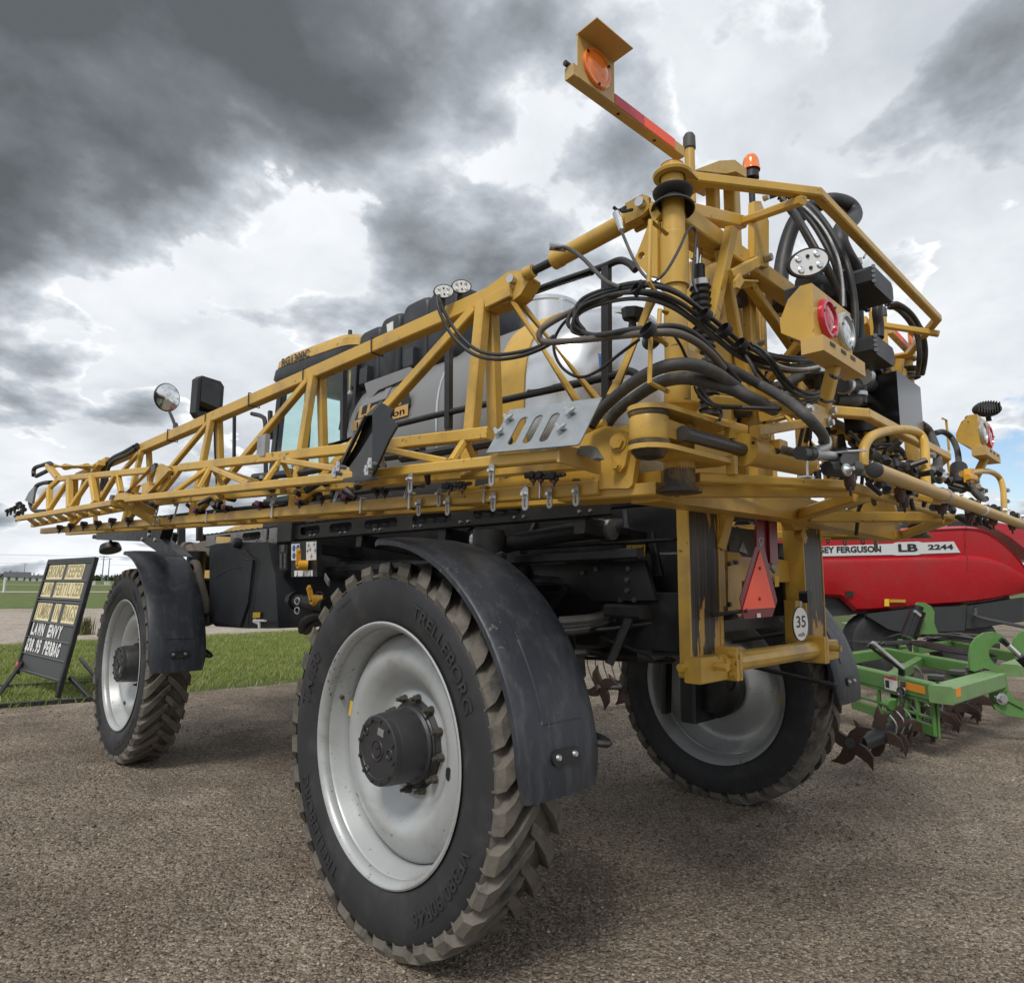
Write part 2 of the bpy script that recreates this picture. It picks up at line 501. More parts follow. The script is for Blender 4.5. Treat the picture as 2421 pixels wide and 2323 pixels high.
def build_each(g, name, m, parent=None, smooth=35):
    # one object per shape, for pieces that can be told apart
    out = []
    ends = g.starts[1:] + [(len(g.v), len(g.f))]
    for (v0, f0), (v1, f1) in zip(g.starts, ends):
        h = M()
        h.v = g.v[v0:v1]
        h.f = [tuple(i - v0 for i in f) for f in g.f[f0:f1]]
        out.append(h.build(name, m, parent, smooth))
    return out
TXT = {}
def text_mesh(txt, align='CENTER', bold=0.012):
    if (txt, align, bold) in TXT:
        return TXT[(txt, align, bold)]
    cu = bpy.data.curves.new('lettering', 'FONT')
    cu.body = txt
    cu.size = 1.0
    cu.align_x = align
    cu.align_y = 'CENTER'
    cu.offset = bold
    cu.resolution_u = 3
    ob = bpy.data.objects.new('lettering', cu)
    COL.objects.link(ob)
    bpy.context.view_layer.update()
    me = bpy.data.meshes.new_from_object(ob)
    V_ = [tuple(v.co) for v in me.vertices]
    F_ = [tuple(p.vertices) for p in me.polygons]
    bpy.data.objects.remove(ob)
    bpy.data.meshes.remove(me)
    TXT[(txt, align, bold)] = (V_, F_)
    return V_, F_
def empty(name, parent=None, loc=(0, 0, 0)):
    o = bpy.data.objects.new(name, None)
    o.empty_display_size = 0.2
    COL.objects.link(o)
    o.location = loc
    if parent is not None:
        o.parent = parent
    return o
def tag(o, label=None, cat=None, group=None, kind=None):
    for k, v in (('label', label), ('category', cat), ('group', group), ('kind', kind)):
        if v:
            o[k] = v
    return o
def lerp(a, b, t):
    return Vector(a) * (1 - t) + Vector(b) * t
def onY(a, b, Y):
    a, b = Vector(a), Vector(b)
    return a + (b - a) * ((Y - a.y) / (b.y - a.y))
def dup(o, parent, mtx=None):
    c = o.copy()
    COL.objects.link(c)
    c.parent = parent
    for ch in o.children:
        dup(ch, c)
    return c
def mirror_x(o, parent, X2=3.208):
    # the same part on the machine's other side
    c = dup(o, parent)
    c.location = (X2 - o.location.x, o.location.y, o.location.z)
    c.scale = (-1, 1, 1)
    return c
def slot(c, a, b, la, lb, n=6):
    # stadium outline: long half axis la along a, radius lb across b
    c, a, b = Vector(c), Vector(a).normalized(), Vector(b).normalized()
    pts = []
    for i in range(n + 1):
        t = -PI / 2 + PI * i / n
        pts.append(c + a * (la - lb) + (a * math.cos(t) + b * math.sin(t)) * lb)
    for i in range(n + 1):
        t = PI / 2 + PI * i / n
        pts.append(c - a * (la - lb) + (a * math.cos(t) + b * math.sin(t)) * lb)
    return pts

# ================================================================ ground, grass, roads
def ground_mat(name, cols, scales, bump=0.5, rough=0.9, patch=None, patch_scale=0.5, patch2=None):
    m = bpy.data.materials.new(name)
    m.use_nodes = True
    t = m.node_tree
    p = t.nodes['Principled BSDF']
    p.inputs['Roughness'].default_value = rough
    p.inputs['Specular IOR Level'].default_value = 0.25
    tcn = N(t, 'ShaderNodeTexCoord')
    v = tcn.outputs['Object']
    nz = N(t, 'ShaderNodeTexNoise')
    nz.inputs['Scale'].default_value = 6
    t.links.new(v, nz.inputs['Vector'])
    vo = N(t, 'ShaderNodeTexVoronoi')
    vo.inputs['Scale'].default_value = scales[0]
    t.links.new(v, vo.inputs['Vector'])
    vo2 = N(t, 'ShaderNodeTexVoronoi')
    vo2.inputs['Scale'].default_value = scales[1]
    t.links.new(v, vo2.inputs['Vector'])
    r = N(t, 'ShaderNodeValToRGB')
    sepc = N(t, 'ShaderNodeSeparateColor')
    t.links.new(vo.outputs['Color'], sepc.inputs[0])
    t.links.new(sepc.outputs[0], r.inputs[0])
    els = r.color_ramp.elements
    els[0].position = 0.0
    els[0].color = (*cols[0], 1)
    els[1].position = 1.0
    els[1].color = (*cols[-1], 1)
    for i, c in enumerate(cols[1:-1]):
        e = els.new((i + 1) / (len(cols) - 1))
        e.color = (*c, 1)
    out = r.outputs[0]
    big = noise(t, v, 1.7, 8, 0.65, 0.4)
    mr = N(t, 'ShaderNodeMapRange')
    mr.inputs['From Min'].default_value = 0.25
    mr.inputs['From Max'].default_value = 0.75
    mr.inputs['To Min'].default_value = 0.70
    mr.inputs['To Max'].default_value = 1.30
    t.links.new(big, mr.inputs['Value'])
    sc = N(t, 'ShaderNodeVectorMath', operation='SCALE')
    t.links.new(out, sc.inputs[0])
    t.links.new(mr.outputs[0], sc.inputs['Scale'])
    out = sc.outputs[0]
    for pc, ps, off, lo, hi in ((patch, patch_scale, (1, 2, 3), 0.50, 0.68), (patch2, patch_scale * 2.3, (7, 5, 3), 0.54, 0.72)):
        if not pc:
            continue
        pn = noise(t, v, ps, 7, 0.6, 0.5, off)
        pm = N(t, 'ShaderNodeMapRange', interpolation_type='SMOOTHSTEP')
        pm.inputs['From Min'].default_value = lo
        pm.inputs['From Max'].default_value = hi
        pm.inputs['To Max'].default_value = 0.75
        t.links.new(pn, pm.inputs['Value'])
        mx = N(t, 'ShaderNodeMix', data_type='RGBA')
        t.links.new(pm.outputs[0], mx.inputs['Factor'])
        t.links.new(out, mx.inputs[6])
        mu = N(t, 'ShaderNodeMix', data_type='RGBA', blend_type='MULTIPLY')
        mu.inputs['Factor'].default_value = 1
        t.links.new(out, mu.inputs[6])
        mu.inputs[7].default_value = (*pc, 1)
        t.links.new(mu.outputs[2], mx.inputs[7])
        out = mx.outputs[2]
    t.links.new(out, p.inputs['Base Color'])
    h = mth(t, 'ADD', mth(t, 'MULTIPLY', vo.outputs['Distance'], -0.6), mth(t, 'MULTIPLY', vo2.outputs['Distance'], -1.0))
    h = mth(t, 'ADD', h, mth(t, 'MULTIPLY', noise(t, v, 22, 6, 0.7), 0.9))
    bp = N(t, 'ShaderNodeBump')
    bp.inputs['Strength'].default_value = bump
    bp.inputs['Distance'].default_value = 0.02
    t.links.new(h, bp.inputs['Height'])
    t.links.new(bp.outputs[0], p.inputs['Normal'])
    return m
gravelm = ground_mat('gravel', [(0.089, 0.071, 0.053), (0.254, 0.206, 0.155), (0.174, 0.140, 0.107), (0.399, 0.335, 0.264), (0.127, 0.102, 0.079)],
                     (75, 30), 1.0, 0.92, (0.66, 0.62, 0.58), 0.42, (1.5, 1.5, 1.52))
roadm = ground_mat('road_gravel', [(0.30, 0.25, 0.205), (0.42, 0.36, 0.31), (0.26, 0.215, 0.175), (0.46, 0.41, 0.36)], (18, 6), 0.8, 0.95, (0.75, 0.70, 0.65), 0.25)
soilm = ground_mat('soil_grass', [(0.050, 0.070, 0.020), (0.075, 0.10, 0.028), (0.11, 0.105, 0.055), (0.060, 0.085, 0.022)], (30, 9), 0.8, 0.95, (0.8, 0.9, 0.7), 0.2)
fieldm = ground_mat('field_grass', [(0.080, 0.115, 0.028), (0.115, 0.145, 0.038), (0.09, 0.125, 0.030), (0.145, 0.165, 0.055)], (1.2, 0.3), 0.2, 0.95, (0.72, 0.80, 0.7), 0.03)

def sheet(name, near, far, x0, x1, z, m, n=60, jit=0.0, seed=1, kind='structure'):
    # a strip of ground between the lines y = a + b x, with a wandering edge
    rng = random.Random(seed)
    vs, fs = [], []
    ja = jb = 0
    for i in range(n + 1):
        x = x0 + (x1 - x0) * i / n
        ja = ja * 0.7 + rng.uniform(-jit, jit)
        jb = jb * 0.7 + rng.uniform(-jit, jit)
        vs += [(x, near[0] + near[1] * x + ja, z), (x, far[0] + far[1] * x + jb, z)]
        if i:
            k = 2 * i
            fs.append((k - 2, k, k + 1, k - 1))
    o = M().add(vs, fs).build(name, m, smooth=0, recalc=False)
    return tag(o, kind=kind)
gm = M()
gm.add([(-2500, -2500, -0.012), (2500, -2500, -0.012), (2500, 2500, -0.012), (-2500, 2500, -0.012)], [(0, 1, 2, 3)])
tag(gm.build('field', fieldm, smooth=0, recalc=False), kind='structure')
tag(sheet('verge_soil', (5, 0), (21, -0.1), -60, 60, -0.006, soilm, 10), kind='structure')
tag(sheet('gravel_lot', (-60, 0), (8.30, -0.09), -60, 60, 0.0, gravelm, 240, 0.10, 3), kind='structure')
tag(sheet('gravel_road', (18.6, -0.16), (43.2, -0.30), -60, 60, 0.004, roadm, 160, 0.5, 5), kind='structure')
tag(sheet('far_road', (92, -0.1), (102, -0.1), -300, 300, 0.02, roadm, 30, 0.3, 8), kind='structure')
tag(sheet('distant_road', (190, -0.1), (205, -0.1), -300, 400, 0.03, roadm, 30, 0.4, 9), kind='structure')

# loose stones on the gravel lot, nearest ground only
def stones(n, seed, rmin, rmax, name, m, xr, yr):
    rng = np.random.default_rng(seed)
    x = rng.uniform(*xr, n)
    y = rng.uniform(*yr, n)
    d = np.hypot(x + 2.11, y + 2.89)
    keep = rng.uniform(0, 1, n) < np.clip((3.2 / np.maximum(d, 0.5)) ** 1.4, 0, 1)
    x, y = x[keep], y[keep]
    n = len(x)
    r = rmin + (rmax - rmin) * rng.uniform(0, 1, n) ** 3
    base = np.array([(1, 0, 0), (-1, 0, 0), (0, 1, 0), (0, -1, 0), (0, 0, 1), (0, 0, -1)], float)
    tri = np.array([(0, 2, 4), (2, 1, 4), (1, 3, 4), (3, 0, 4), (2, 0, 5), (1, 2, 5), (3, 1, 5), (0, 3, 5)])
    a = rng.uniform(0, 2 * np.pi, n)
    V_ = base[None] * (r[:, None, None] * rng.uniform(0.65, 1.25, (n, 6, 1)))
    V_ += rng.uniform(-0.3, 0.3, (n, 6, 3)) * r[:, None, None]
    c, s_ = np.cos(a)[:, None], np.sin(a)[:, None]
    X = V_[..., 0] * c - V_[..., 1] * s_ + x[:, None]
    Y = V_[..., 0] * s_ + V_[..., 1] * c + y[:, None]
    Z = V_[..., 2] * 0.7 + r[:, None] * 0.28
    P = np.stack([X, Y, Z], -1).reshape(-1, 3)
    F = (tri[None] + (np.arange(n) * 6)[:, None, None]).reshape(-1, 3)
    return bulk(name, P, F, m)
def bulk(name, P, F, m):
    me = bpy.data.meshes.new(name)
    me.vertices.add(len(P))
    me.vertices.foreach_set('co', P.astype(np.float32).ravel())
    k = F.shape[1]
    me.loops.add(F.size)
    me.loops.foreach_set('vertex_index', F.astype(np.int32).ravel())
    me.polygons.add(len(F))
    me.polygons.foreach_set('loop_start', np.arange(0, F.size, k, dtype=np.int32))
    me.polygons.foreach_set('loop_total', np.full(len(F), k, dtype=np.int32))
    me.update(calc_edges=True)
    me.validate()
    me.materials.append(m)
    o = bpy.data.objects.new(name, me)
    COL.objects.link(o)
    return o
def stone_mat():
    m = bpy.data.materials.new('loose_stone')
    m.use_nodes = True
    t = m.node_tree
    p = t.nodes['Principled BSDF']
    p.inputs['Roughness'].default_value = 0.85
    g = N(t, 'ShaderNodeNewGeometry')
    r = N(t, 'ShaderNodeValToRGB')
    t.links.new(g.outputs['Random Per Island'], r.inputs[0])
    e = r.color_ramp.elements
    e[0].color = (0.068, 0.051, 0.038, 1)
    e[1].color = (0.46, 0.41, 0.34, 1)
    for q, c in ((0.35, (0.136, 0.103, 0.073)), (0.65, (0.200, 0.154, 0.113)), (0.88, (0.272, 0.216, 0.160))):
        k = e.new(q)
        k.color = (*c, 1)
    t.links.new(r.outputs[0], p.inputs['Base Color'])
    return m
tag(stones(260000, 11, 0.0030, 0.0115, 'loose_gravel', stone_mat(), (-3.2, 7.0), (-3.6, 7.9)), kind='stuff')

tag(stones(2600, 29, 0.010, 0.021, 'loose_pebbles', bpy.data.materials['loose_stone'], (-3.2, 7.0), (-3.6, 7.9)), kind='stuff')

# short rough grass on the verge between the lot and the road
def grass(name, n, xr, edge, yr, h, m, seed, thin=0.0):
    rng = np.random.default_rng(seed)
    x = rng.uniform(*xr, n)
    y = rng.uniform(*yr, n)
    lo = edge[0] + edge[1] * x
    clump = np.sin(x * 2.1 + 1.3 * np.sin(y * 1.7)) * np.sin(y * 2.6 + x) + np.sin(x * 6.3 + y * 5.1) * 0.5
    keep = (y > lo - 0.75 + 1.5 * np.sqrt(rng.uniform(0, 1, n))) & (rng.uniform(-1.6, 1.2, n) < clump + 0.9 - thin)
    x, y, clump = x[keep], y[keep], clump[keep]
    n = len(x)
    a = rng.uniform(0, 2 * np.pi, n)
    hh = h * rng.uniform(0.45, 1.25, n) * (1 + 0.28 * clump)
    w = rng.uniform(0.0035, 0.008, n)
    lx, ly = rng.normal(0.02, 0.045, n), rng.normal(0.0, 0.045, n)
    dx, dy = np.cos(a) * w, np.sin(a) * w
    z0 = np.full(n, -0.01)
    P = np.stack([np.stack([x - dx, y - dy, z0], -1), np.stack([x + dx, y + dy, z0], -1),
                  np.stack([x + lx * .45 + dx * .7, y + ly * .45 + dy * .7, hh * .6], -1), np.stack([x + lx * 1.3, y + ly * 1.3, hh], -1),
                  np.stack([x + lx * .45 - dx * .7, y + ly * .45 - dy * .7, hh * .6], -1)], 1).reshape(-1, 3)
    k = (np.arange(n) * 5)[:, None]
    F = np.concatenate([k + np.array([[0, 1, 2]]), k + np.array([[0, 2, 4]]), k + np.array([[4, 2, 3]])])
    return bulk(name, P, F, m)
def grass_mat(name, cols):
    m = bpy.data.materials.new(name)
    m.use_nodes = True
    t = m.node_tree
    p = t.nodes['Principled BSDF']
    p.inputs['Roughness'].default_value = 0.6
    p.inputs['Specular IOR Level'].default_value = 0.3
    g = N(t, 'ShaderNodeNewGeometry')
    r = N(t, 'ShaderNodeValToRGB')
    t.links.new(g.outputs['Random Per Island'], r.inputs[0])
    e = r.color_ramp.elements
    e[0].color = (*cols[0], 1)
    e[1].color = (*cols[-1], 1)
    for i, c in enumerate(cols[1:-1]):
        k = e.new((i + 1) / (len(cols) - 1))
        k.color = (*c, 1)
    t.links.new(r.outputs[0], p.inputs['Base Color'])
    tr = N(t, 'ShaderNodeBsdfTranslucent')
    t.links.new(r.outputs[0], tr.inputs[0])
    mx = N(t, 'ShaderNodeMixShader')
    mx.inputs[0].default_value = 0.3
    o = t.nodes['Material Output']
    t.links.new(p.outputs[0], mx.inputs[1])
    t.links.new(tr.outputs[0], mx.inputs[2])
    t.links.new(mx.outputs[0], o.inputs[0])
    return m
gmat = grass_mat('grass_blade', [(0.145, 0.205, 0.045), (0.24, 0.31, 0.070), (0.19, 0.26, 0.055), (0.31, 0.34, 0.10), (0.42, 0.37, 0.19)])
tag(grass('grass', 200000, (-6.0, 11.0), (8.42, -0.09), (7.2, 18.6), 0.085, gmat, 21), kind='stuff')

# ---------------------------------------------------------------- far things on the horizon
def tree_line():
    rng = np.random.default_rng(5)
    P, F = [], []
    n0 = 0
    az0, az1 = 0.0, 0.3
    for i in range(420):
        az = rng.uniform(az0 - 0.25, az1 + 0.9)
        d = rng.uniform(480, 640)
        cx, cy = -2.1 + d * math.sin(az), -2.9 + d * math.cos(az)
        h = rng.uniform(2.2, 4.6) * (1.5 if 0.125 < az < 0.155 else 1)
        w = rng.uniform(6, 14)
        k = 46
        c = rng.normal(0, 1, (k, 3))
        c /= np.linalg.norm(c, axis=1)[:, None]
        c = c * rng.uniform(0.5, 1, (k, 1)) * np.array([w * .5, w * .5, h * .5]) + np.array([cx, cy, h * .5])
        q = rng.normal(0, 0.9, (k, 3, 3)) + c[:, None, :]
        q[..., 2] = np.maximum(q[..., 2], 0)
        P.append(q.reshape(-1, 3))
    P = np.concatenate(P)
    F = np.arange(len(P)).reshape(-1, 3)
    m = grass_mat('far_foliage', [(0.018, 0.032, 0.014), (0.034, 0.056, 0.022), (0.026, 0.044, 0.018)])
    return bulk('tree_line', P, F, m)
tag(tree_line(), kind='stuff')
def far(x, y, d):
    # ground point at distance d along a bearing given by its unit direction
    return Vector((-2.109 + x * d, -2.889 + y * d, 0))
def shed(bx, by, d, L, Wd, hw, hr, label):
    c = far(bx, by, d)
    ax = Vector((by, -bx, 0))
    ay = Vector((bx, by, 0))
    root = empty('farm_shed', None, c)
    b = M()
    z = Vector((0, 0, 1))
    b.prism([-ax * L / 2 - ay * Wd / 2, ax * L / 2 - ay * Wd / 2, ax * L / 2 + ay * Wd / 2, -ax * L / 2 + ay * Wd / 2], z * hw)
    b.build('wall', shedw, root, 0)
    r = M()
    for s_ in (-1,):
        r.prism([-ax * (L / 2 + .4) - ay * (Wd / 2 + .5) + z * (hw + .02), -ax * (L / 2 + .4) + z * hr, -ax * (L / 2 + .4) + ay * (Wd / 2 + .5) + z * (hw + .02)], ax * (L + .8))
    r.build('roof', shedr, root, 0)
    for k in (-.3, 0.0, .3):
        M().box(ax * L * k - ay * (Wd / 2 + .03) + z * hw * .42, (L * .10, .08, hw * .84), Matrix.Rotation(math.atan2(ax.y, ax.x), 3, 'Z')).build('door', shedr, root, 0)
    tag(root, label, 'shed')
shed(0.1605, 0.9870, 430, 9.5, 7, 1.9, 3.1, 'long low pale shed with a dark roof far off on the horizon')
shed(0.1410, 0.9900, 520, 13, 9, 2.2, 5.2, 'dark peaked roof among the trees at the far left of the horizon')
def power_pole(bx, by, d, h, arm, label):
    c = far(bx, by, d)
    root = empty('power_pole', None, c)
    ax = Vector((by, -bx, 0))
    M().cyl((0, 0, -0.3), (0, 0, h), 0.17, 0.12, 8).build('mast', polem, root)
    for k, L in arm:
        M().beam(-ax * L + Vector((0, 0, h - k)), ax * L + Vector((0, 0, h - k)), .16, .16).build('crossarm', polem, root)
    tag(root, label, 'utility pole', 'power poles along the far road')
    return c, ax, h

pa = power_pole(0.2267, 0.9740, 240, 8.6, ((0.3, 1.3), (1.1, 0.9)), 'tallest thin power pole with two crossarms beside the front wheel')
pb = power_pole(0.2330, 0.9725, 250, 8.2, ((0.2, 0.7),), 'slim power pole just right of the tallest one, single short crossarm')
pc = power_pole(0.2145, 0.9767, 330, 7.6, ((0.2, 1.2),), 'faint distant power pole left of the tallest pole')
pd = power_pole(0.1475, 0.9891, 420, 9.0, ((0.2, 0.8),), 'lone thin pole rising by the dark roof at far left')
wires = M()
for k in (-1, 0, 1):
    for c, ax, h, d in ((*pa, 0.3), (*pc, 0.2)):
        p = c + ax * (1.1 * k) + Vector((0, 0, h - d + .1))
        e = p + Vector((-160, 25, 0.5))
        wires.tube([p, (p + e) / 2 - Vector((0, 0, 0.9)), e], 0.03, 4, 6)
        e = p + Vector((160, -30, 0.5))
        wires.tube([p, (p + e) / 2 - Vector((0, 0, 0.9)), e], 0.03, 4, 6)
tag(wires.build('power_line', polem, None, 0), 'thin power lines strung across the sky behind the message board', 'power line')
def marker(bx, by, d, h, r, label):
    c = far(bx, by, d)
    root = empty('marker_post', None, c)
    M().cyl((0, 0, -0.2), (0, 0, h), r, r, 10).build('stake', concrete, root)
    M().cyl((0, 0, h), (0, 0, h + r * .6), r, r * .3, 10).build('cap', concrete, root)
    tag(root, label, 'post')
marker(0.1299, 0.9915, 96, 1.65, 0.11, 'white marker post standing in the far field at the left edge')
def white_box(bx, by, d, label, s):
    c = far(bx, by, d)
    root = empty('utility_box', None, c)
    M().box((0, 0, s * .5), (s * 1.3, s, s), ch=.05).build('cabinet', shedw, root)
    M().box((0, 0, s * 1.04), (s * 1.4, s * 1.1, s * .08)).build('lid', concrete, root)
    tag(root, label, 'utility box')
white_box(0.2165, 0.9763, 200, 'small pale utility box left of the tallest power pole base', 1.0)
white_box(0.2325, 0.9726, 215, 'small pale utility box right of the tallest power pole base', 0.9)

def weed(P, label):
    rng = np.random.default_rng(77)
    n = 260
    a = rng.uniform(0, 2 * np.pi, n)
    L = rng.uniform(.2, .62, n)
    t = rng.uniform(.05, .5, n)
    b = np.stack([rng.normal(0, .10, n), rng.normal(0, .10, n), np.zeros(n)], -1) + np.array(P)
    tip = b + np.stack([np.cos(a) * L * t, np.sin(a) * L * t, L], -1)
    w = np.stack([-np.sin(a), np.cos(a), np.zeros(n)], -1) * .012
    mid = (b + tip) / 2 + np.array([0, 0, .04])
    Pn = np.stack([b - w, b + w, mid + w, tip, mid - w], 1).reshape(-1, 3)
    k = (np.arange(n) * 5)[:, None]
    F = np.concatenate([k + np.array([[0, 1, 2]]), k + np.array([[0, 2, 4]]), k + np.array([[4, 2, 3]])])
    o = bulk('weed_tuft', Pn, F, grass_mat('weed_leaf', [(0.10, 0.10, 0.04), (0.17, 0.16, 0.07), (0.13, 0.14, 0.05)]))
    tag(o, label, 'weed')
weed((3.115,21.157,0), 'dry olive weed tuft at the road edge right of the message board')

# ================================================================ the self-propelled crop sprayer
SPR = empty('crop_sprayer', None, (1.604, 1.5, 0))
tag(SPR, 'mustard yellow high clearance crop sprayer with folded booms on the gravel lot', 'crop sprayer')
# parts are modelled in world metres and hang from an unmoved carrier position
SPR.location = (0, 0, 0)

RT, RC, RF_ = 0.92, 0.872, 0.612
def wheel_at(name_loc, flip=False, full=True):
    w = empty('wheel', SPR, name_loc)
    s = -1.0           # outer face looks towards -x
    # tyre carcass
    prof = [(-0.150, 0.600), (-0.162, 0.625), (-0.175, 0.66), (-0.190, 0.72), (-0.194, 0.77), (-0.188, 0.815), (-0.178, 0.845), (-0.15, 0.862), (-0.08, 0.868), (0, 0.870)]
    prof = prof + [(-x, r) for x, r in prof[-2::-1]]
    M().lathe(prof, (0, 0, 0), (1, 0, 0), 96).build('tyre', tyrem, w, 50)
    M().lathe([(-.184, .842), (-.176, .853), (-.15, .8645), (-.08, .8705), (0, .8725), (.08, .8705), (.15, .8645), (.176, .853), (.184, .842)], (0, 0, 0), (1, 0, 0), 96).build('tread_base', treadm, w, 50)
    # chevron lugs, two offset rows
    lug = M()
    rng = random.Random(4)
    NL = 33
    for side in (-1, 1):
        for i in range(NL):
            th0 = 2 * PI * (i + (0.5 if side > 0 else 0)) / NL
            rows = []
            # (lateral x, angle offset, outer radius, base radius, half width along the tread)
            path = [(-0.018, 0.0, 0.906, 0.860, 0.030), (0.03, 0.045, 0.914, 0.860, 0.037), (0.09, 0.115, 0.921, 0.858, 0.043), (0.145, 0.190, 0.919, 0.850, 0.049),
                    (0.178, 0.232, 0.904, 0.832, 0.053), (0.195, 0.250, 0.866, 0.800, 0.052), (0.198, 0.257, 0.828, 0.785, 0.036)]
            for k, (x, dt, ro, rb, hw) in enumerate(path):
                j = rng.uniform(-0.003, 0.003)
                th = th0 + dt
                row = []
                for da, r_ in ((-hw * 1.16, rb), (-hw * .86, ro + j), (hw * .86, ro + j), (hw * 1.16, rb)):
                    a = th + da / 0.9
                    xx = x if r_ > 0.85 or k < 4 else x - 0.02
                    row.append((side * xx, r_ * math.cos(a), r_ * math.sin(a)))
                rows.append(row)
            lug.rings(rows, closed=True, cap=True)
    lug.build('tread_lugs', treadm, w, 25)
    # rim with drop centre, dished disc
    rp = [(-0.150, 0.598), (-0.168, 0.612), (-0.172, 0.620), (-0.176, 0.612), (-0.172, 0.600), (-0.150, 0.585), (-0.128, 0.583), (-0.118, 0.586), (-0.108, 0.578), (-0.06, 0.572), (-0.045, 0.560), (0.010, 0.556), (0.016, 0.562)]
    M().lathe(rp + [(0.10, 0.556), (0.150, 0.585), (0.168, 0.612), (0.172, 0.620), (0.160, 0.600)], (0, 0, 0), (1, 0, 0), 80).build('rim', rimm, w, 45)
    dp = [(0.022, 0.552), (0.000, 0.548), (-0.030, 0.515), (-0.058, 0.475), (-0.072, 0.430), (-0.060, 0.385), (-0.018, 0.335), (0.026, 0.295), (0.044, 0.268), (0.044, 0.254), (0.038, 0.246), (0.038, 0.05)]
    dk = M().lathe(dp, (0, 0, 0), (1, 0, 0), 80)
    dk.build('wheel_disc', rimm, w, 60)
    # breather hole and valve
    M().prism(slot((-0.0685, -0.410, -0.050), (0, 0, 1), (0, 1, 0), 0.030, 0.019), (-0.003, 0, 0)).build('hand_hole', blackp, w)
    M().cyl((-0.075, 0.53, 0.17), (-0.075, 0.555, 0.178), 0.012, 0.010, 10).build('valve_stem', nutm, w)
    M().beam((-0.036, 0.488, 0.150), (-0.036, 0.503, 0.070), 0.004, 0.045, up=(0, 1, 0)).build('sticker', yelp, w)
    # planetary hub
    hb = M()
    hb.lathe([(0.05, 0.192), (0.020, 0.192), (0.012, 0.186), (0.000, 0.190), (-0.012, 0.178), (-0.150, 0.172), (-0.156, 0.169), (-0.158, 0.170), (-0.186, 0.166), (-0.190, 0.160), (-0.190, 0.134), (-0.186, 0.131), (-0.187, 0.02), (-0.187, 0.001)], (0, 0, 0), (1, 0, 0), 48)
    hb.build('hub', hubm, w, 30)
    hd = M()
    for i in range(12):
        a = 2 * PI * i / 12 + .2
        c = Vector((-0.188, 0.147 * math.cos(a), 0.147 * math.sin(a)))
        hd.cyl(c, c + Vector((-0.012, 0, 0)), 0.011, 0.010, 6)
    hd.ring((-0.188, 0, 0), (1, 0, 0), 0.048, 0.004, 24, 6)
    hd.prism([(-0.187, -0.03, -0.014), (-0.187, 0.0, -0.034), (-0.187, 0.0, 0.002), (-0.187, -0.028, 0.016)], (-0.005, 0, 0))
    hd.prism([(-0.187, 0.03, -0.010), (-0.187, 0.003, -0.034), (-0.187, 0.003, 0.002), (-0.187, 0.028, 0.018)], (-0.005, 0, 0))
    hd.prism([(-0.187, -0.026, 0.020), (-0.187, 0.0, 0.006), (-0.187, 0.026, 0.022), (-0.187, 0.0, 0.036)], (-0.005, 0, 0))
    hd.ring((-0.188, -0.105, 0.0), (1, 0, 0), 0.022, 0.005, 16, 6)
    hd.ring((-0.188, 0.105, 0.075), (1, 0, 0), 0.018, 0.005, 16, 6)
    hd.ring((-0.188, 0.085, -0.10), (1, 0, 0), 0.016, 0.005, 16, 6)
    build_each(hd, 'hub_cover_relief', hubm, w, 30)
    M().box((-0.189, -0.03, 0.088), (0.006, 0.05, 0.034), Matrix.Rotation(0.15, 3, 'X'), 0.001).build('hub_plate', alum, w)
    for i in range(12):
        a = 2 * PI * i / 12 + .12
        c = Vector((0.036, 0.228 * math.cos(a), 0.228 * math.sin(a)))
        n_ = M().cyl(c, c + Vector((-0.008, 0, 0)), 0.022, 0.021, 14).cyl(c + Vector((-0.008, 0, 0)), c + Vector((-0.030, 0, 0)), 0.019, 0.018, 6).cyl(c + Vector((-0.03, 0, 0)), c + Vector((-0.055, 0, 0)), 0.0105, 0.0095, 8)
        n_.build('wheel_nut', nutm, w, 30)
    # raised lettering on both sidewalls
    def arc(txt, a_mid, R0, size, aspect, side=-1, thick=0.0035, flipv=False):
        V_, F_ = text_mesh(txt, 'CENTER', 0.012)
        vs = []
        for p in V_:
            rr = R0 + p[1] * size
            # seen from outside (-x) y runs to the left, so text advances clockwise
            a = a_mid + p[0] * size * aspect / R0
            # follow the bulging sidewall
            t = min(max((rr - 0.625) / 0.22, 0), 1)
            xw = 0.164 + 0.033 * math.sin(min(t, 1) * PI * 0.86)
            vs.append((side * (xw + thick), (rr * math.cos(a)) * (1 if side < 0 else -1), rr * math.sin(a)))
        return M().add(vs, F_)
    for side in (-1, 1):
        for txt, a, sz, asp, R_ in (('TRELLEBORG', 135, 0.092, 1.12, 0.735), ('VF380/90R46', 222, 0.088, 1.10, 0.735), ('TM150', 22, 0.10, 1.1, 0.735),
                                    ('TRELLEBORG', 318, 0.088, 1.10, 0.735), ('TUBELESS', 62, 0.032, 1.1, 0.785)):
            arc(txt, rad(a), R_, sz, asp, side).build('sidewall_lettering', letterm, w, 0, recalc=False)
    return w
W1 = wheel_at((0, 0, 0.89))
W2 = dup(W1, SPR)
W2.location = (0, 4.489, 0.89)
W2.rotation_euler = (rad(101), 0, rad(0))
W3 = dup(W1, SPR)
W3.location = (3.208, 0, 0.89)
W3.rotation_euler = (rad(-20), 0, PI)
W4 = dup(W1, SPR)
W4.location = (3.208, 4.489, 0.89)
W4.rotation_euler = (rad(30), 0, PI)

for w in (W3, W4):
    for ch in w.children:
        if ch.name.startswith('tread_lugs'):
            ch.scale = (1, -1, 1)

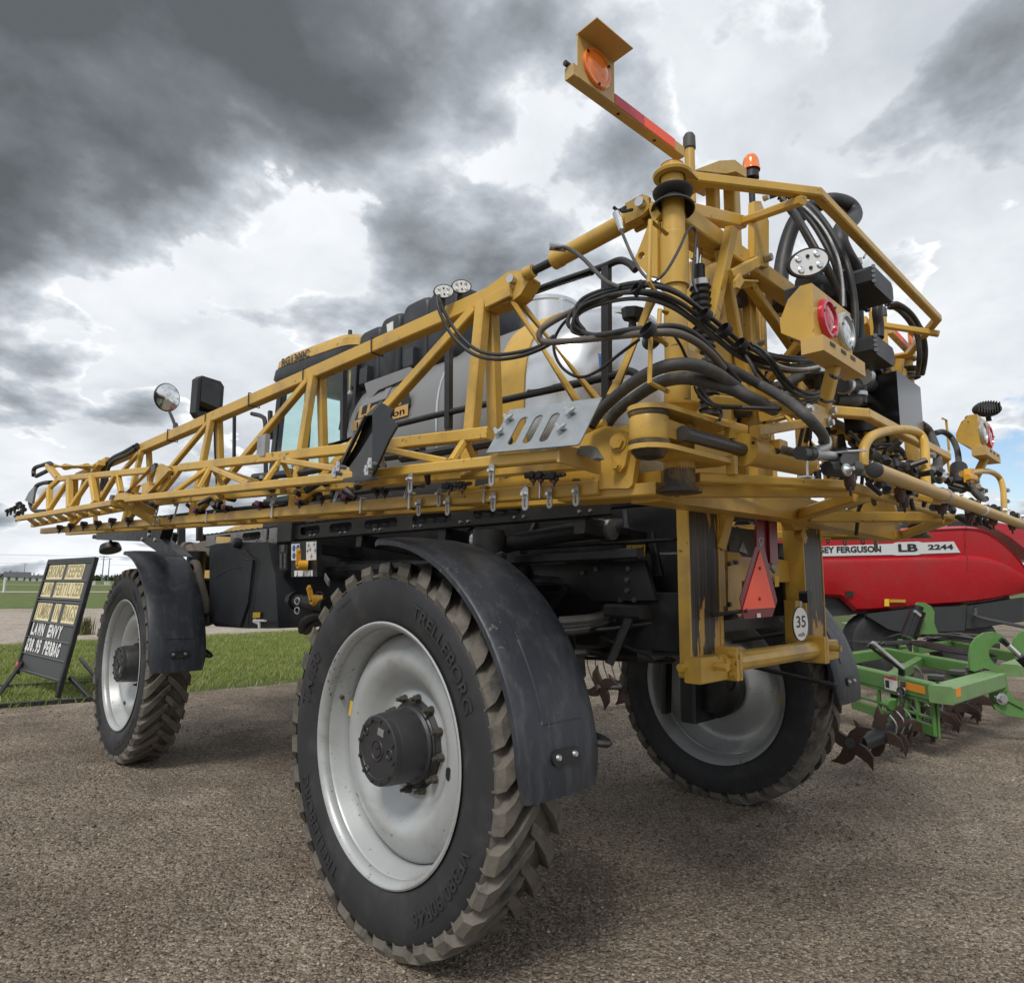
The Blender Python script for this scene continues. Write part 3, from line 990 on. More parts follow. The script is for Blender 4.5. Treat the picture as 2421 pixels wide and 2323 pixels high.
def fender_at(cx, cy, cz, R0, a0, a1, name_label=None):
    f = M()
    n = 30
    th = 0.012
    rows = []
    for i in range(n + 1):
        a = rad(a0 + (a1 - a0) * i / n)
        R_ = R0
        # cross section: shallow arch with a turned-down lip on both sides
        t = i / n
        shrink = 1.0 - (0.0 if t < 0.93 else (t - 0.93) * 1.6) - (0.0 if t > .05 else (.05 - t) * 4)
        sec = []
        for x, dr in ((-0.238, -0.028), (-0.238, -0.004), (-0.228, 0.006), (-0.14, 0.016), (0, 0.020), (0.14, 0.016), (0.228, 0.006), (0.238, -0.004), (0.238, -0.028),
                      (0.228, -0.028), (0.226, -0.006), (0, 0.008), (-0.226, -0.006), (-0.228, -0.028)):
            sec.append((cx + x * shrink, cy + (R_ + dr) * math.cos(a), cz + (R_ + dr) * math.sin(a)))
        rows.append(sec)
    f.rings(rows)
    o = f.build('fender', fendm, SPR, 40)
    # raised pad and reflector bracket near the lower end
    pad = M()
    prow = []
    for i in range(9):
        a = rad(a1 + (a0 - a1) * (0.16 + 0.20 * i / 8))
        prow.append([(cx + x, cy + (R0 + d) * math.cos(a), cz + (R0 + d) * math.sin(a)) for x, d in ((-0.11, 0.014), (-0.105, 0.0225), (0.125, 0.0225), (0.13, 0.014))])
    pad.rings(prow, closed=False, cap=False)
    pad.build('raised_pad', fendm, o, 30)
    a = rad(a1 + (a0 - a1) * 0.085)
    rd = Vector((0, math.cos(a), math.sin(a)))
    tg = Vector((0, -math.sin(a), math.cos(a)))
    c = Vector((cx, cy, cz)) + rd * (R0 + 0.016)
    M().prism(slot(c, (1, 0, 0), tg, 0.085, 0.030), rd * 0.012).build('bolt_plate', black, o)
    for s_ in (-1, 1):
        p = c + Vector((0.05 * s_, 0, 0)) + rd * 0.012
        M().cyl(p, p + rd * 0.010, 0.014, 0.010, 12).build('bolt', steel, o)
    # carrier arm down the inner side
    return o
F1 = fender_at(0.015, 0.0, 0.89, 1.03, 84, 181)
F2 = fender_at(0.0, 4.489, 0.89, 1.08, 86, 179)
F3 = fender_at(3.195, 0.0, 0.89, 1.03, 84, 181)
F4 = fender_at(3.208, 4.489, 0.89, 1.08, 86, 179)
for (cx, cy, s_) in ((0.02, 0, 1), (3.19, 0, -1), (0.0, 4.489, 1), (3.208, 4.489, -1)):
    b = M()
    for a in (110, 150, 172):
        a = rad(a)
        p = Vector((cx + s_ * 0.22, cy + 1.0 * math.cos(a), 0.89 + 1.0 * math.sin(a)))
        q = Vector((cx + s_ * 0.34, cy + 0.35 * math.cos(a), 1.05 + 0.45 * math.sin(a)))
        b.tube([p, p + Vector((s_ * 0.09, 0, 0)), q], 0.017, 8, 5)
        b.beam(p - Vector((s_ * 0.40, 0, 0)), p + Vector((s_ * 0.03, 0, 0)), 0.05, 0.012)
    build_each(b, 'fender_bracket', black, SPR)

# ---------------------------------------------------------------- suspension legs, axles and chassis
for sx, s_ in ((0.0, 1), (3.208, -1)):
    for cy in (0, 4.489):
        b = M()
        b.lathe([(0.02, 0.20), (0.06, 0.25), (0.18, 0.26), (0.22, 0.22), (0.34, 0.18)], (sx, cy, 0.89), (s_, 0, 0), 24, True)
        b.beam((sx + s_ * 0.28, cy + .06, 0.62), (sx + s_ * 0.28, cy + .06, 1.72), 0.34, 0.14, up=(0, 1, 0), c=0.02)
        b.beam((sx + s_ * 0.30, cy, 1.60), (sx + s_ * 1.2, cy, 1.58), 0.24, 0.26, c=0.02)
        b.cyl((sx + s_ * .42, cy - .12, 1.5), (sx + s_ * .42, cy - .12, 2.0), .09, .09, 16)
        b.build('axle_leg', black, SPR)
        M().beam((sx + s_ * .22, cy + .40, 0.62), (sx + s_ * .24, cy + .34, 1.60), .10, .04, up=(0, 1, 0)).build('brake_shield', black, SPR)
        M().lathe([(0, .08), (.02, .12), (.16, .12), (.18, .08)], (sx + s_ * .10, cy - .12, .95), (s_, 0, 0), 20, True).build('wheel_motor', black, SPR)
fr = M()
for x in (1.05, 2.16):
    fr.beam((x, -1.05, 1.70), (x, 6.3, 1.70), 0.12, 0.36, c=0.012)
for y in (-0.9, 0.0, 1.4, 2.9, 4.489, 6.0):
    fr.beam((1.05, y, 1.66), (2.16, y, 1.66), 0.14, 0.22, c=0.012)
build_each(fr, 'chassis_rail', black, SPR)

# ---------------------------------------------------------------- catwalk side plate, perforated
def side_plate(y0, y1, z0, z1, x, holes, m, name, th=0.008):
    b = M()
    sl = (z1 - z0) / (y1 - y0)
    out = []
    cut = 0.02
    for y, dz in ((y0, 0), (y1, 0)):
        pass
    P = [(x, y0, z0), (x, y1, z0), (x, y1, z1), (x, y0, z1)]
    H = [slot((x, y, (z0 + z1) / 2 + .005), (0, 1, 0), (0, 0, 1), la, lb) for y, la, lb in holes]
    b.prism(P, (th, 0, 0), H)
    b.beam((x + .03, y0, z0 + .004), (x + .03, y1, z0 + .004), 0.06, 0.008, c=0.001)
    b.beam((x + .03, y0, z1 - .004), (x + .03, y1, z1 - .004), 0.06, 0.008, c=0.001)
    o = b.build(name, m, SPR, 25)
    for y in np.arange(min(y0, y1) + .12, max(y0, y1) - .05, 0.46):
        for dy in (0, .07):
            c = Vector((x - .001, y + dy, z0 + .03))
            M().cyl(c, c - Vector((.010, 0, 0)), .010, .008, 8).build('bolt', steel, o)
    return o
side_plate(-0.95, 2.28, 2.035, 2.165, 0.45, [(2.02, .16, .034), (1.55, .16, .034), (1.02, .2, .032), (0.45, .2, .032), (-.15, .2, .03)], black, 'catwalk_side')
side_plate(2.80, 4.22, 2.035, 2.165, 0.45, [(3.78, .20, .036), (3.12, .20, .036)], alum, 'catwalk_side')
side_plate(2.36, 2.74, 2.02, 2.165, 0.445, [], alum, 'catwalk_bracket')
M().box((0.48, 2.40, 2.14), (0.12, 0.26, 0.26), ch=.02).build('coupler_box', black, SPR)
cw = M()
for y in np.arange(-0.9, 4.3, 0.12):
    cw.beam((0.47, y, 2.17), (0.86, y, 2.17), 0.03, 0.02, c=.002)
cw.beam((0.86, -0.9, 2.15), (0.86, 4.3, 2.15), 0.05, 0.06)
build_each(cw, 'catwalk_grating', black, SPR, 0)
# cross members and driveline under the catwalk
ub = M()
for y in (-0.75, 0.35, 1.3, 2.3, 3.2, 4.1):
    ub.beam((0.46, y, 2.00), (1.1, y, 1.94), 0.07, 0.09)
ub.beam((0.62, -1.0, 1.86), (0.62, 2.0, 1.80), 0.06, 0.05)
ub.beam((0.9, -1.05, 1.52), (0.9, 1.2, 1.50), 0.03, 0.30)
build_each(ub, 'under_frame', black, SPR)
dp_ = M()
dp_.tube([(0.5,0.096,1.963),(0.55,-0.214,1.943),(0.6,-0.472,1.972),(0.65,-0.709,1.992),(0.75,-0.79,2.002)], 0.05, 12)
dp_.build('suction_hose', hose, SPR)
for q in ((1330, 160), (1400, 165), (440, 245)):
    pass
for P in [(0.64,-0.734,1.991),(0.66,-0.784,1.986),(0.5,0.054,1.954)]:
    M().cyl(Vector(P) - Vector((0, .022, 0)), Vector(P) + Vector((0, .022, 0)), .054, .054, 16).build('hose_clamp', steel, SPR)
# rear axle plate with bolt heads, hidden deep in the shade
ap = M()
ap.prism([(0.82,-0.093,1.816),(0.82,-0.881,1.831),(0.82,-0.95,1.63),(0.82,-0.543,1.612),(0.82,-0.409,1.699),(0.82,-0.297,1.744),(0.82,-0.093,1.759)], (0.03, 0, 0))
ap.prism([(0.72,0.169,1.924),(0.72,-1.099,1.935),(0.72,-1.099,1.925),(0.72,0.169,1.907)], (0.12, 0, 0))
build_each(ap, 'axle_plate', black, SPR)
for P in [(0.82,-0.788,1.79),(0.82,-0.778,1.731),(0.82,-0.777,1.675),(0.82,-0.573,1.788),(0.82,-0.477,1.77),(0.82,-0.733,1.625),(0.82,-0.823,1.627)]:
    P = Vector(P)
    M().cyl(P, P - Vector((.014, 0, 0)), .016, .014, 6).build('bolt', darkst, SPR)
bl = M()
bl.prism([(0.815,-0.78,1.915),(0.815,-0.896,1.914),(0.815,-0.893,1.855),(0.815,-0.779,1.856)], (-0.003, 0, 0))
dl = bl.build('warning_decal', yelp, SPR, 0)
g = M()
g.prism([(0.811,-0.791,1.864),(0.811,-0.813,1.909),(0.811,-0.833,1.863)], (-0.001, 0, 0))
g.prism([(0.811,-0.876,1.904),(0.811,-0.889,1.903),(0.811,-0.888,1.869),(0.811,-0.875,1.869)], (-0.001, 0, 0))
g.prism([(0.811,-0.844,1.908),(0.811,-0.847,1.908),(0.811,-0.846,1.861),(0.811,-0.843,1.861)], (-0.001, 0, 0))
g.build('warning_symbol', blackp, dl, 0)
uh = M()
uh.tube([(0.75,-0.34,1.489),(0.8,-0.445,1.5),(0.85,-0.547,1.517),(0.95,-0.581,1.553),(1.2,-0.521,1.584)], 0.035, 10)
uh.tube([(0.75,-0.34,1.467),(0.8,-0.444,1.476),(0.85,-0.546,1.497),(0.95,-0.581,1.534),(1.2,-0.521,1.568)], 0.03, 10)
uh.tube([(0.75,-0.34,1.444),(0.8,-0.444,1.453),(0.85,-0.546,1.477),(0.95,-0.581,1.516),(1.2,-0.521,1.553)], 0.028, 10)
build_each(uh, 'return_hose', hosed, SPR)
sp = M()
sp.beam((0.9,-0.33,1.369), (1.3,-0.591,1.428), .07, .09)
sp.beam((1.1,-0.543,1.419), (1.4,-0.702,1.477), .05, .05)
sp.box((1.6, 0.3, 1.42), (0.9, 1.8, 0.30), ch=.03)
build_each(sp, 'drive_housing', black, SPR)
rng = random.Random(8)
pl = M()
for i in range(26):
    x, y, z = rng.uniform(.75, 1.5), rng.uniform(-1.0, .9), rng.uniform(1.25, 1.95)
    pl.tube([(x, y, z), (x + rng.uniform(-.2, .2), y + rng.uniform(-.3, .3), z + rng.uniform(-.12, .05)), (x + rng.uniform(-.3, .3), y + rng.uniform(-.6, .6), z + rng.uniform(-.1, .1))], rng.uniform(.009, .018), 6, 5)
tag(pl.build('hydraulic_lines', hose, SPR), kind='stuff')
for i in range(14):
    x, y, z = rng.uniform(.8, 1.3), rng.uniform(-1.0, .8), rng.uniform(1.28, 1.9)
    M().cyl((x, y, z), (x, y + .04, z), .022, .018, 8).build('hose_fitting', darkst, SPR)

# ---------------------------------------------------------------- fuel tank box, service panel and valves
ft = M()
FX = 0.36
ft.rings([[Vector(P) + Vector((dx, 0, 0)) for P in [(0.36,3.865,2.036),(0.36,3.704,2.05),(0.36,3.102,2.047),(0.36,2.573,2.024),(0.36,2.386,1.734),(0.36,2.28,1.33),(0.36,2.82,1.3),(0.36,2.983,1.294),(0.36,3.562,1.278),(0.36,3.727,1.311)]] for dx in (0, 1.0)])
ft_o = ft.build('fuel_tank', poly, SPR, 20)
d = M()
d.prism([(0.355,3.715,1.978),(0.355,2.994,1.977),(0.355,2.795,1.886),(0.355,2.84,1.513),(0.355,2.973,1.309),(0.355,3.58,1.318)], (-0.018, 0, 0))
d.build('tank_door', poly, ft_o, 20)
d = M()
d.tube([(0.34,3.076,1.979),(0.34,3.044,1.917),(0.34,2.945,1.888),(0.34,2.75,1.881),(0.34,2.746,1.784),(0.34,2.773,1.565),(0.34,2.816,1.322)], 0.006, 6)
d.tube([(0.337,3.561,1.732),(0.337,3.359,1.787),(0.337,3.183,1.812),(0.337,2.99,1.82)], 0.004, 6)
d.build('moulded_seam', black, ft_o)
d = M()
d.lathe([(0, .045), (.03, .05), (.06, .04), (.065, .0)], (0.36,3.133,2.035), (-1, 0, 0.2), 16)
d.build('filler_cap', black, ft_o)
M().prism([(0.34,2.724,1.438),(0.34,2.584,1.446),(0.34,2.582,1.402),(0.34,2.723,1.393)], (-.002, 0, 0)).build('warning_decal', yelp, ft_o, 0)
t = M()
t.cyl((0.34,2.685,1.37), (0.27,2.468,1.374), .018, .018, 10)
t.cyl((0.27,2.442,1.387), (0.27,2.428,1.325), .014, .010, 10)
t.beam((0.27,2.47,1.386), (0.26,2.302,1.392), .02, .016)
t.build('drain_tap', whitep, ft_o)
for q in ((315, 1200), (880, 1230)):
    pass
pn = M()
pn.prism([(0.4,2.226,2.018),(0.4,1.802,2.018),(0.4,1.771,1.742),(0.4,2.192,1.736)], (0.04, 0, 0))
pn_o = pn.build('service_panel', black, SPR)
M().prism([(0.397,2.211,2),(0.397,2.069,2),(0.397,2.054,1.871),(0.397,2.195,1.869)], (-.002, 0, 0)).build('decal', whitep, pn_o, 0)
for x, y in ((1086, 408), (1124, 402), (1086, 484), (1124, 480)):
    pass
for c in [(0.394,2.159,1.965),(0.394,2.092,1.966),(0.394,2.152,1.905),(0.394,2.086,1.907)]:
    c = Vector(c)
    M().cyl(c, c - Vector((.001, 0, 0)), .026, .026, 14).build('pictogram', bluep, pn_o, 0)
M().prism([(0.397,1.962,2.008),(0.397,1.805,2.007),(0.397,1.79,1.867),(0.397,1.947,1.865)], (-.002, 0, 0)).build('decal', whitep, pn_o, 0)
g = M()
for a in [(0.394,1.917,1.98),(0.394,1.831,1.985),(0.394,1.928,1.938),(0.394,1.889,1.948),(0.394,1.865,1.894),(0.394,1.81,1.938)]:
    a = Vector(a)
    g.beam(a - Vector((0, .022, 0)), a + Vector((0, .022, 0)), .002, .004, c=0)
    g.beam(a - Vector((0, 0, .02)), a + Vector((0, 0, .02)), .002, .004, c=0)
g.build('diagram', blackp, pn_o, 0)
M().prism([(0.397,2.134,1.787),(0.397,1.838,1.788),(0.397,1.833,1.743),(0.397,2.129,1.741)], (-.002, 0, 0)).build('decal', whitep, pn_o, 0)
g = M()
for a in [(0.394,2.079,1.765),(0.394,1.975,1.766),(0.394,1.87,1.766)]:
    a = Vector(a)
    g.beam(a - Vector((0, 0, .018)), a + Vector((0, 0, .018)), .002, .007, c=0)
    g.beam(a - Vector((0, .014, .018)), a + Vector((0, .014, -.018)), .002, .006, c=0)
g.build('diagram', blackp, pn_o, 0)
def handle(P, Q, r, name, par):
    # ball-valve lever: hub and flat bar with rounded end
    P, Q = Vector(P), Vector(Q)
    h = M()
    h.cyl(P + Vector((.06, -.03, 0)), P, r * 1.15, r * 1.2, 16)
    h.cyl(P, P - Vector((.012, 0, 0)), r, r * .8, 16)
    h.beam(P + Vector((-.006, 0, 0)), Q + Vector((-.006, 0, 0)), .014, r * 1.2, up=(1, 0, 0), c=.004)
    h.cyl(Q, Q - Vector((.012, 0, 0)), r * .62, r * .55, 12)
    o = h.build(name, yelh, par)
    M().cyl(P - Vector((.012, 0, 0)), P - Vector((.018, 0, 0)), r * .35, r * .3, 6).build('bolt', darkst, o)
handle((0.33,1.935,1.827), (0.33,1.94,1.939), .032, 'valve_lever', pn_o)
kp = M()
kp.prism([(0.385,2.404,1.999),(0.385,2.262,1.998),(0.385,2.238,1.796),(0.385,2.374,1.793)], (0.04, 0, 0))
kp_o = kp.build('keypad_box', black, SPR)
for c in [(0.382,2.347,1.908),(0.382,2.276,1.909),(0.382,2.343,1.879),(0.382,2.273,1.88),(0.382,2.34,1.851),(0.382,2.27,1.853),(0.382,2.336,1.821),(0.382,2.266,1.822)]:
    M().box(c, (.012, .035, .028), ch=.002).build('key', darkst, kp_o)
M().box((0.382,2.323,1.968), (.01, .06, .06), ch=.002).build('display', darkst, kp_o)
vb = M()
c = Vector((0.36,1.892,1.555))
vb.cyl(c - Vector((0, -.20, 0)), c + Vector((0, -.35, -.02)), .055, .05, 16)
vb.cyl(c + Vector((.1, -.02, .0)), c + Vector((-.03, -.02, 0)), .06, .05, 16)
vb.cyl(c + Vector((0, .1, 0)), c + Vector((0, .14, 0)), .072, .072, 16)
vb.tube([(0.38,1.779,1.448),(0.38,1.768,1.485),(0.38,1.683,1.531),(0.38,1.628,1.576),(0.38,1.647,1.619),(0.38,1.722,1.625)], .006, 6)
vb_o = vb.build('fill_valve', black, SPR)
handle((0.3,1.633,1.566), (0.3,1.688,1.658), .034, 'valve_lever', vb_o)
for P in [(0.3,1.869,1.556),(0.3,1.864,1.487)]:
    M().ring(P, (1, .3, 0), .024, .006, 14, 6).build('pull_ring', steel, vb_o)
hg = M()
hg.tube([(0.45,1.715,1.463),(0.4,1.771,1.451),(0.38,1.853,1.422),(0.4,1.957,1.372),(0.5,2.154,1.32)], .034, 12)
hg.tube([(0.5,1.802,1.429),(0.45,1.844,1.398),(0.45,1.933,1.357),(0.55,2.183,1.308)], .034, 12)
build_each(hg, 'corrugated_hose', hose, SPR)
M().beam((0.42,1.688,1.743), (0.38,1.553,1.692), .012, .05).build('hanger_hook', steel, SPR)
# dusty intake pipe at the box's front edge
ik = M()
ik.tube([(0.42,4.603,2.057),(0.4,4.371,1.915),(0.38,4.126,1.672),(0.36,3.867,1.446),(0.36,3.773,1.29)], .055, 14)
ik.build('intake_pipe', intakem, SPR)
el = M()
el.cyl((0.4,4.724,2.04), (0.55,4.533,1.995), .07, .10, 18)
el.cyl((0.5,4.401,2.026), (0.62,4.588,1.924), .10, .13, 18)
build_each(el, 'intake_bellows', intakem, SPR)
# front steps, boom cradle and the downward lamp
cr_ = M()
P = [(-0.05,6.42,2.273),(-0.05,6.383,2.172),(-0.05,4.578,2.086),(-0.05,3.849,1.918),(-0.05,3.386,1.909),(-0.05,4.017,2.094),(-0.05,3.943,2.197),(-0.05,4.619,2.232),(-0.05,4.609,2.197)]
cr_.prism(P, (0.10, 0, 0), [slot((-0.05,4.345,2.197), (0, 1, 0), (0, 0, 1), .055, .045)])
cr_.beam((-0.02,6.51,2.211), (0.3,4.999,2.204), .10, .05)
build_each(cr_, 'boom_cradle', black, SPR)
for p in [(-0.052,4.35,2.141),(-0.052,4.548,2.106),(-0.052,4.149,2.084)]:
    p = Vector(p)
    M().cyl(p, p - Vector((.012, 0, 0)), .022, .018, 8).build('bolt', steel, SPR)
c = Vector((0,5.946,2.058))
lp = M()
lp.lathe([(-.02, .05), (0, .10), (.05, .115), (.075, .115), (.08, .10)], c + Vector((0, .02, .04)), (0.1, -.4, -1), 20, True)
lp.beam(c + Vector((0, 0, .04)), c + Vector((0, 0, .17)), .03, .03)
lp.build('service_lamp', black, SPR)
ld = M()
for x in (0.32, 0.62):
    ld.beam((x, 5.2, 1.1), (x, 4.75, 2.2), .05, .05)
for k in range(4):
    ld.beam((0.30, 5.2 - .11 * k, 1.15 + .28 * k), (0.64, 5.2 - .11 * k, 1.15 + .28 * k), .14, .03)
ld.beam((0.5,5.137,2.3), (0.5,5.072,2.006), .08, .05)
ld.beam((0.5,4.573,2.271), (0.5,4.543,2.122), .06, .05)
build_each(ld, 'access_step', black, SPR)

# ---------------------------------------------------------------- product tank: grey shell, gold band, stainless rear dome
TX, TZ, TA, TB = 1.604, 2.86, 0.83, 0.73
def tank_ring(y, k=1.0, n=56, e=2.5, kz=None):
    kz = k if kz is None else kz
    R_ = []
    for i in range(n):
        a = 2 * PI * i / n
        c, s_ = math.cos(a), math.sin(a)
        R_.append(Vector((TX + TA * k * math.copysign(abs(c) ** (2 / e), c), y, TZ + TB * kz * math.copysign(abs(s_) ** (2 / e), s_))))
    return R_
M().rings([tank_ring(2.30, .5), tank_ring(2.28, .8), tank_ring(2.18, .93), tank_ring(2.05, .985), tank_ring(1.9), tank_ring(0.20)], cap=True).build('product_tank', greyp, SPR, 40)
TK = [o for o in SPR.children if o.name.startswith('product_tank')][0]
M().rings([tank_ring(0.205, 1.0), tank_ring(0.205, 1.012), tank_ring(-0.045, 1.012), tank_ring(-0.045, 1.0)], cap=False).build('tank_band', gold, TK, 30)
M().rings([tank_ring(-0.046), tank_ring(-0.12, .995), tank_ring(-0.25, .955), tank_ring(-0.36, .88), tank_ring(-0.44, .76), tank_ring(-0.50, .58), tank_ring(-0.535, .35), tank_ring(-0.55, .08)], cap=True).build('tank_dome', stain, TK, 60)
M().rings([tank_ring(1.62, 1.001), tank_ring(1.62, 1.012), tank_ring(1.54, 1.012), tank_ring(1.54, 1.001)], cap=False).build('tank_band', greyp, TK, 30)
M().rings([tank_ring(0.85, 1.001), tank_ring(0.85, 1.006), tank_ring(0.83, 1.006), tank_ring(0.83, 1.001)], cap=False).build('weld_seam', stain, TK, 30)
nk = M()
nk.lathe([(0, .235), (.30, .225), (.305, .235), (.33, .235), (.34, .22), (.36, .10), (.38, .05), (.38, 0.001)], (1.50, 0.42, 3.48), (0, 0, 1), 40)
nk.build('filler_neck', stain, TK, 35)
nk = M()
nk.lathe([(0, .30), (.10, .30), (.105, .33), (.13, .33), (.14, .31), (.17, .28), (.18, 0.001)], (1.75, 0.0, 3.48), (0, 0, 1), 40)
nk.build('manhole', stain, TK, 35)
M().tube([(1.55,-0.127,3.61),(1.55,-0.15,3.62),(1.55,-0.188,3.593),(1.55,-0.217,3.552)], .016, 8).build('lid_handle', gold, TK)
q = M()
q.prism([(1.02,-0.35,3.144),(1.02,-0.472,3.1),(1.02,-0.479,2.976),(1.02,-0.362,2.999)], (.003, 0, 0))
sh = q.build('label_sheet', whitep, TK, 0)
g = M()
for i in range(9):
    z_ = i * 20
    a, b = lerp((1.012,-0.365,3.128), (1.012,-0.373,3.008), i / 8), lerp((1.012,-0.47,3.091), (1.012,-0.475,2.985), i / 8)
    g.beam(a, b, .002, .010, c=0)
g.build('printed_lines', bluep, sh, 0)
M().cyl((1.03,-0.385,3.173), Vector((1.03,-0.385,3.173)) - Vector((.004, 0, 0)), .045, .045, 20).build('round_decal', bluep, TK, 0)
M().lathe([(0, .04), (.03, .05), (.08, .05), (.10, .035), (.11, 0.001)], (1.15,-0.712,3.135), (-.6, -.8, 0), 16).build('sight_knob', black, TK)
kn = M()
kn.cyl((0.45,-1.09,2.917), (0.45,-1.093,2.969), .022, .018, 10)
kn.cyl((0.45,-1.093,2.973), (0.45,-1.098,3.02), .050, .060, 8)
kn.build('vent_cap', black, SPR)
# side lettering on the tank
ct = Vector((0.765,1.796,3.07))
dcl = M()
dcl.prism([(0.768,1.91,3.105),(0.768,1.807,3.145),(0.768,1.18,3.15),(0.768,1.163,3.039),(0.768,1.214,2.968),(0.768,1.993,2.956)], (-.002, 0, 0))
dp0 = dcl.build('name_panel', blackp, TK, 0)
dcl = M()
dcl.prism([(0.765,1.968,3.04),(0.765,1.181,3.045),(0.765,1.181,2.955),(0.765,1.98,2.956)], (-.002, 0, 0))
dcl.build('name_stripe', mat('decal_gold', (0.55, 0.33, 0.10), 0.5), TK, 0)
xd = Vector((0.762,1.187,3.029)) - Vector((0.762,1.921,3.02))
yd = Vector((0, 0, 1))
M().text('Integration', 0.075, lerp((0.763,1.946,2.992), (0.763,1.186,2.995), .5), xd, yd, fit=xd.length * .93, bold=.02).build('lettering', whitep, TK, 0, recalc=False)
M().text('Liquid', 0.135, lerp((0.764,1.904,3.096), (0.764,1.194,3.098), .46), xd, yd + Vector((0, -.25, 0)), fit=xd.length * .84, bold=.04).build('lettering', MATS['decal_gold'], TK, 0, recalc=False)

# black rinse tank with four lobes, riding on the front of the product tank
rt = M()
RX0 = 0.90
def lobe(y0, y1, z0, z1, x0, x1):
    m_ = M()
    yc, zc = (y0 + y1) / 2, (z0 + z1) / 2
    sec = []
    n = 28
    rows = []
    for x, k in ((x0, .88), (x0 + .015, .95), (x0 + .05, 1.0), (x1, 1.0)):
        R_ = []
        for i in range(n):
            a = 2 * PI * i / n
            c, s_ = math.cos(a), math.sin(a)
            R_.append((x, yc + (y1 - y0) / 2 * k * math.copysign(abs(c) ** .32, c), zc + (z1 - z0) / 2 * k * math.copysign(abs(s_) ** .32, s_)))
        rows.append(R_)
    return m_.rings(rows)
for i, (y0, y1, z1) in enumerate(((1.82, 2.16, 3.905), (1.51, 1.80, 3.93), (1.15, 1.50, 3.965), (0.78, 1.14, 3.95))):
    o = lobe(y0, y1, 3.36, z1, 0.90 - (.012 if i % 2 else 0), 2.3).build('rinse_tank_lobe' if i else 'rinse_tank', poly, None, 50)
    if i == 0:
        RTK = o
        o.parent = SPR
    else:
        o.parent = RTK
for y in (1.98, 1.32):
    M().box((0.88, y, 3.46), (.06, .12, .16), ch=.02).build('mounting_lug', poly, RTK)
bk = M()
bk.prism([(0.84,1.939,3.381),(0.84,1.292,3.377),(0.84,1.153,3.297),(0.84,1.721,3.276),(0.84,1.86,3.214)], (.02, 0, 0))
bk.build('tank_bracket', greyp, RTK, 20)
M().prism([(0.888,1.703,3.852),(0.888,1.607,3.855),(0.888,1.603,3.779),(0.888,1.686,3.779)], (-.003, 0, 0)).build('label', whitep, RTK, 0)

# ---------------------------------------------------------------- cab
CAB = empty('cab', SPR)
CX0, CX1 = 0.86, 2.35
def cabring(z, y0, y1, ins, n=10, e=4.0, x0=CX0, x1=CX1, tilt=True):
    R_ = []
    cx, cy = (x0 + x1) / 2, (y0 + y1) / 2
    for i in range(44):
        a = 2 * PI * i / 44
        c, s_ = math.cos(a), math.sin(a)
        yy = cy + ((y1 - y0) / 2 - ins) * math.copysign(abs(s_) ** (2 / e), s_)
        R_.append((cx + ((x1 - x0) / 2 - ins) * math.copysign(abs(c) ** (2 / e), c), yy, z + (0.005 + 0.065 * (yy - 2.3) if tilt else 0)))
    return R_
rf = M()
rf.rings([cabring(3.82, 2.20, 3.86, 0.03, e=8), cabring(3.825, 2.18, 3.88, 0.0, e=8), cabring(3.90, 2.18, 3.87, 0.005, e=8), cabring(3.955, 2.22, 3.80, .05, e=7), cabring(4.005, 2.34, 3.40, .18, e=6), cabring(4.03, 2.45, 3.0, .42)])
rf.build('roof', gold, CAB, 40)
rf = M()
rf.rings([cabring(3.62, 2.32, 3.72, 0.12, e=7), cabring(3.655, 2.21, 3.86, 0.015, e=8), cabring(3.72, 2.17, 3.92, -0.015, e=8), cabring(3.81, 2.17, 3.90, -0.010, e=8), cabring(3.822, 2.2, 3.86, 0.02, e=8)])
rf.build('roof_liner', black, CAB, 40)
M().text('RG1300C', 0.11, (0.852,3.289,3.927), (0, -1, -.065), (0, 0, 1), fit=0.60, bold=0.03).build('lettering', blackp, CAB, 0, recalc=False)
pi_ = M()
for x in (CX0 + .03, CX1 - .03):
    pi_.beam((x, 2.17, 2.35), (x, 2.15, 3.70), .07, .09)
    pi_.beam((x, 3.05, 2.35), (x, 3.02, 3.74), .06, .07)
    pi_.beam((x, 3.74, 2.35), (x, 3.60, 3.76), .07, .10)
pi_.beam((CX0, 2.17, 2.42), (CX0, 3.75, 2.42), .08, .22)
pi_.beam((CX1, 2.17, 2.42), (CX1, 3.75, 2.42), .08, .22)
pi_.box((1.604, 2.95, 2.32), (1.5, 1.7, .16))
build_each(pi_, 'pillar', black, CAB)
def pane(name, P):
    M().add([tuple(p) for p in P], [(0, 1, 2, 3)]).build(name, glassm, CAB, 0, recalc=False)
for x in (CX0 + .005, CX1 - .005):
    pane('side_window', [(x, 2.2, 2.5), (x, 3.02, 2.5), (x, 3.0, 3.70), (x, 2.18, 3.66)])
    pane('door_window', [(x, 3.07, 2.5), (x, 3.72, 2.5), (x, 3.59, 3.72), (x, 3.04, 3.70)])
pane('windscreen', [(0.92, 3.76, 2.45), (2.29, 3.76, 2.45), (2.29, 3.62, 3.72), (0.92, 3.62, 3.72)])
pane('rear_window', [(0.92, 2.15, 2.7), (2.29, 2.15, 2.7), (2.29, 2.13, 3.66), (0.92, 2.13, 3.66)])
st = M()
st.box((1.6, 2.75, 2.75), (.55, .5, .16), ch=.05)
st.rings([[(1.6 + x * k, 2.50 + y - .02 * j, 2.8 + .62 * j) for x, y in ((-.26, -.07), (.26, -.07), (.26, .07), (-.26, .07))] for j, k in ((0, 1), (.5, 1.05), (1, .8))])
st.box((1.6, 2.46, 3.48), (.26, .10, .2), ch=.03)
st.build('seat', black, CAB)
sw = M()
sw.ring((1.6, 3.32, 3.02), (0, -.7, .7), .19, .016, 24, 8)
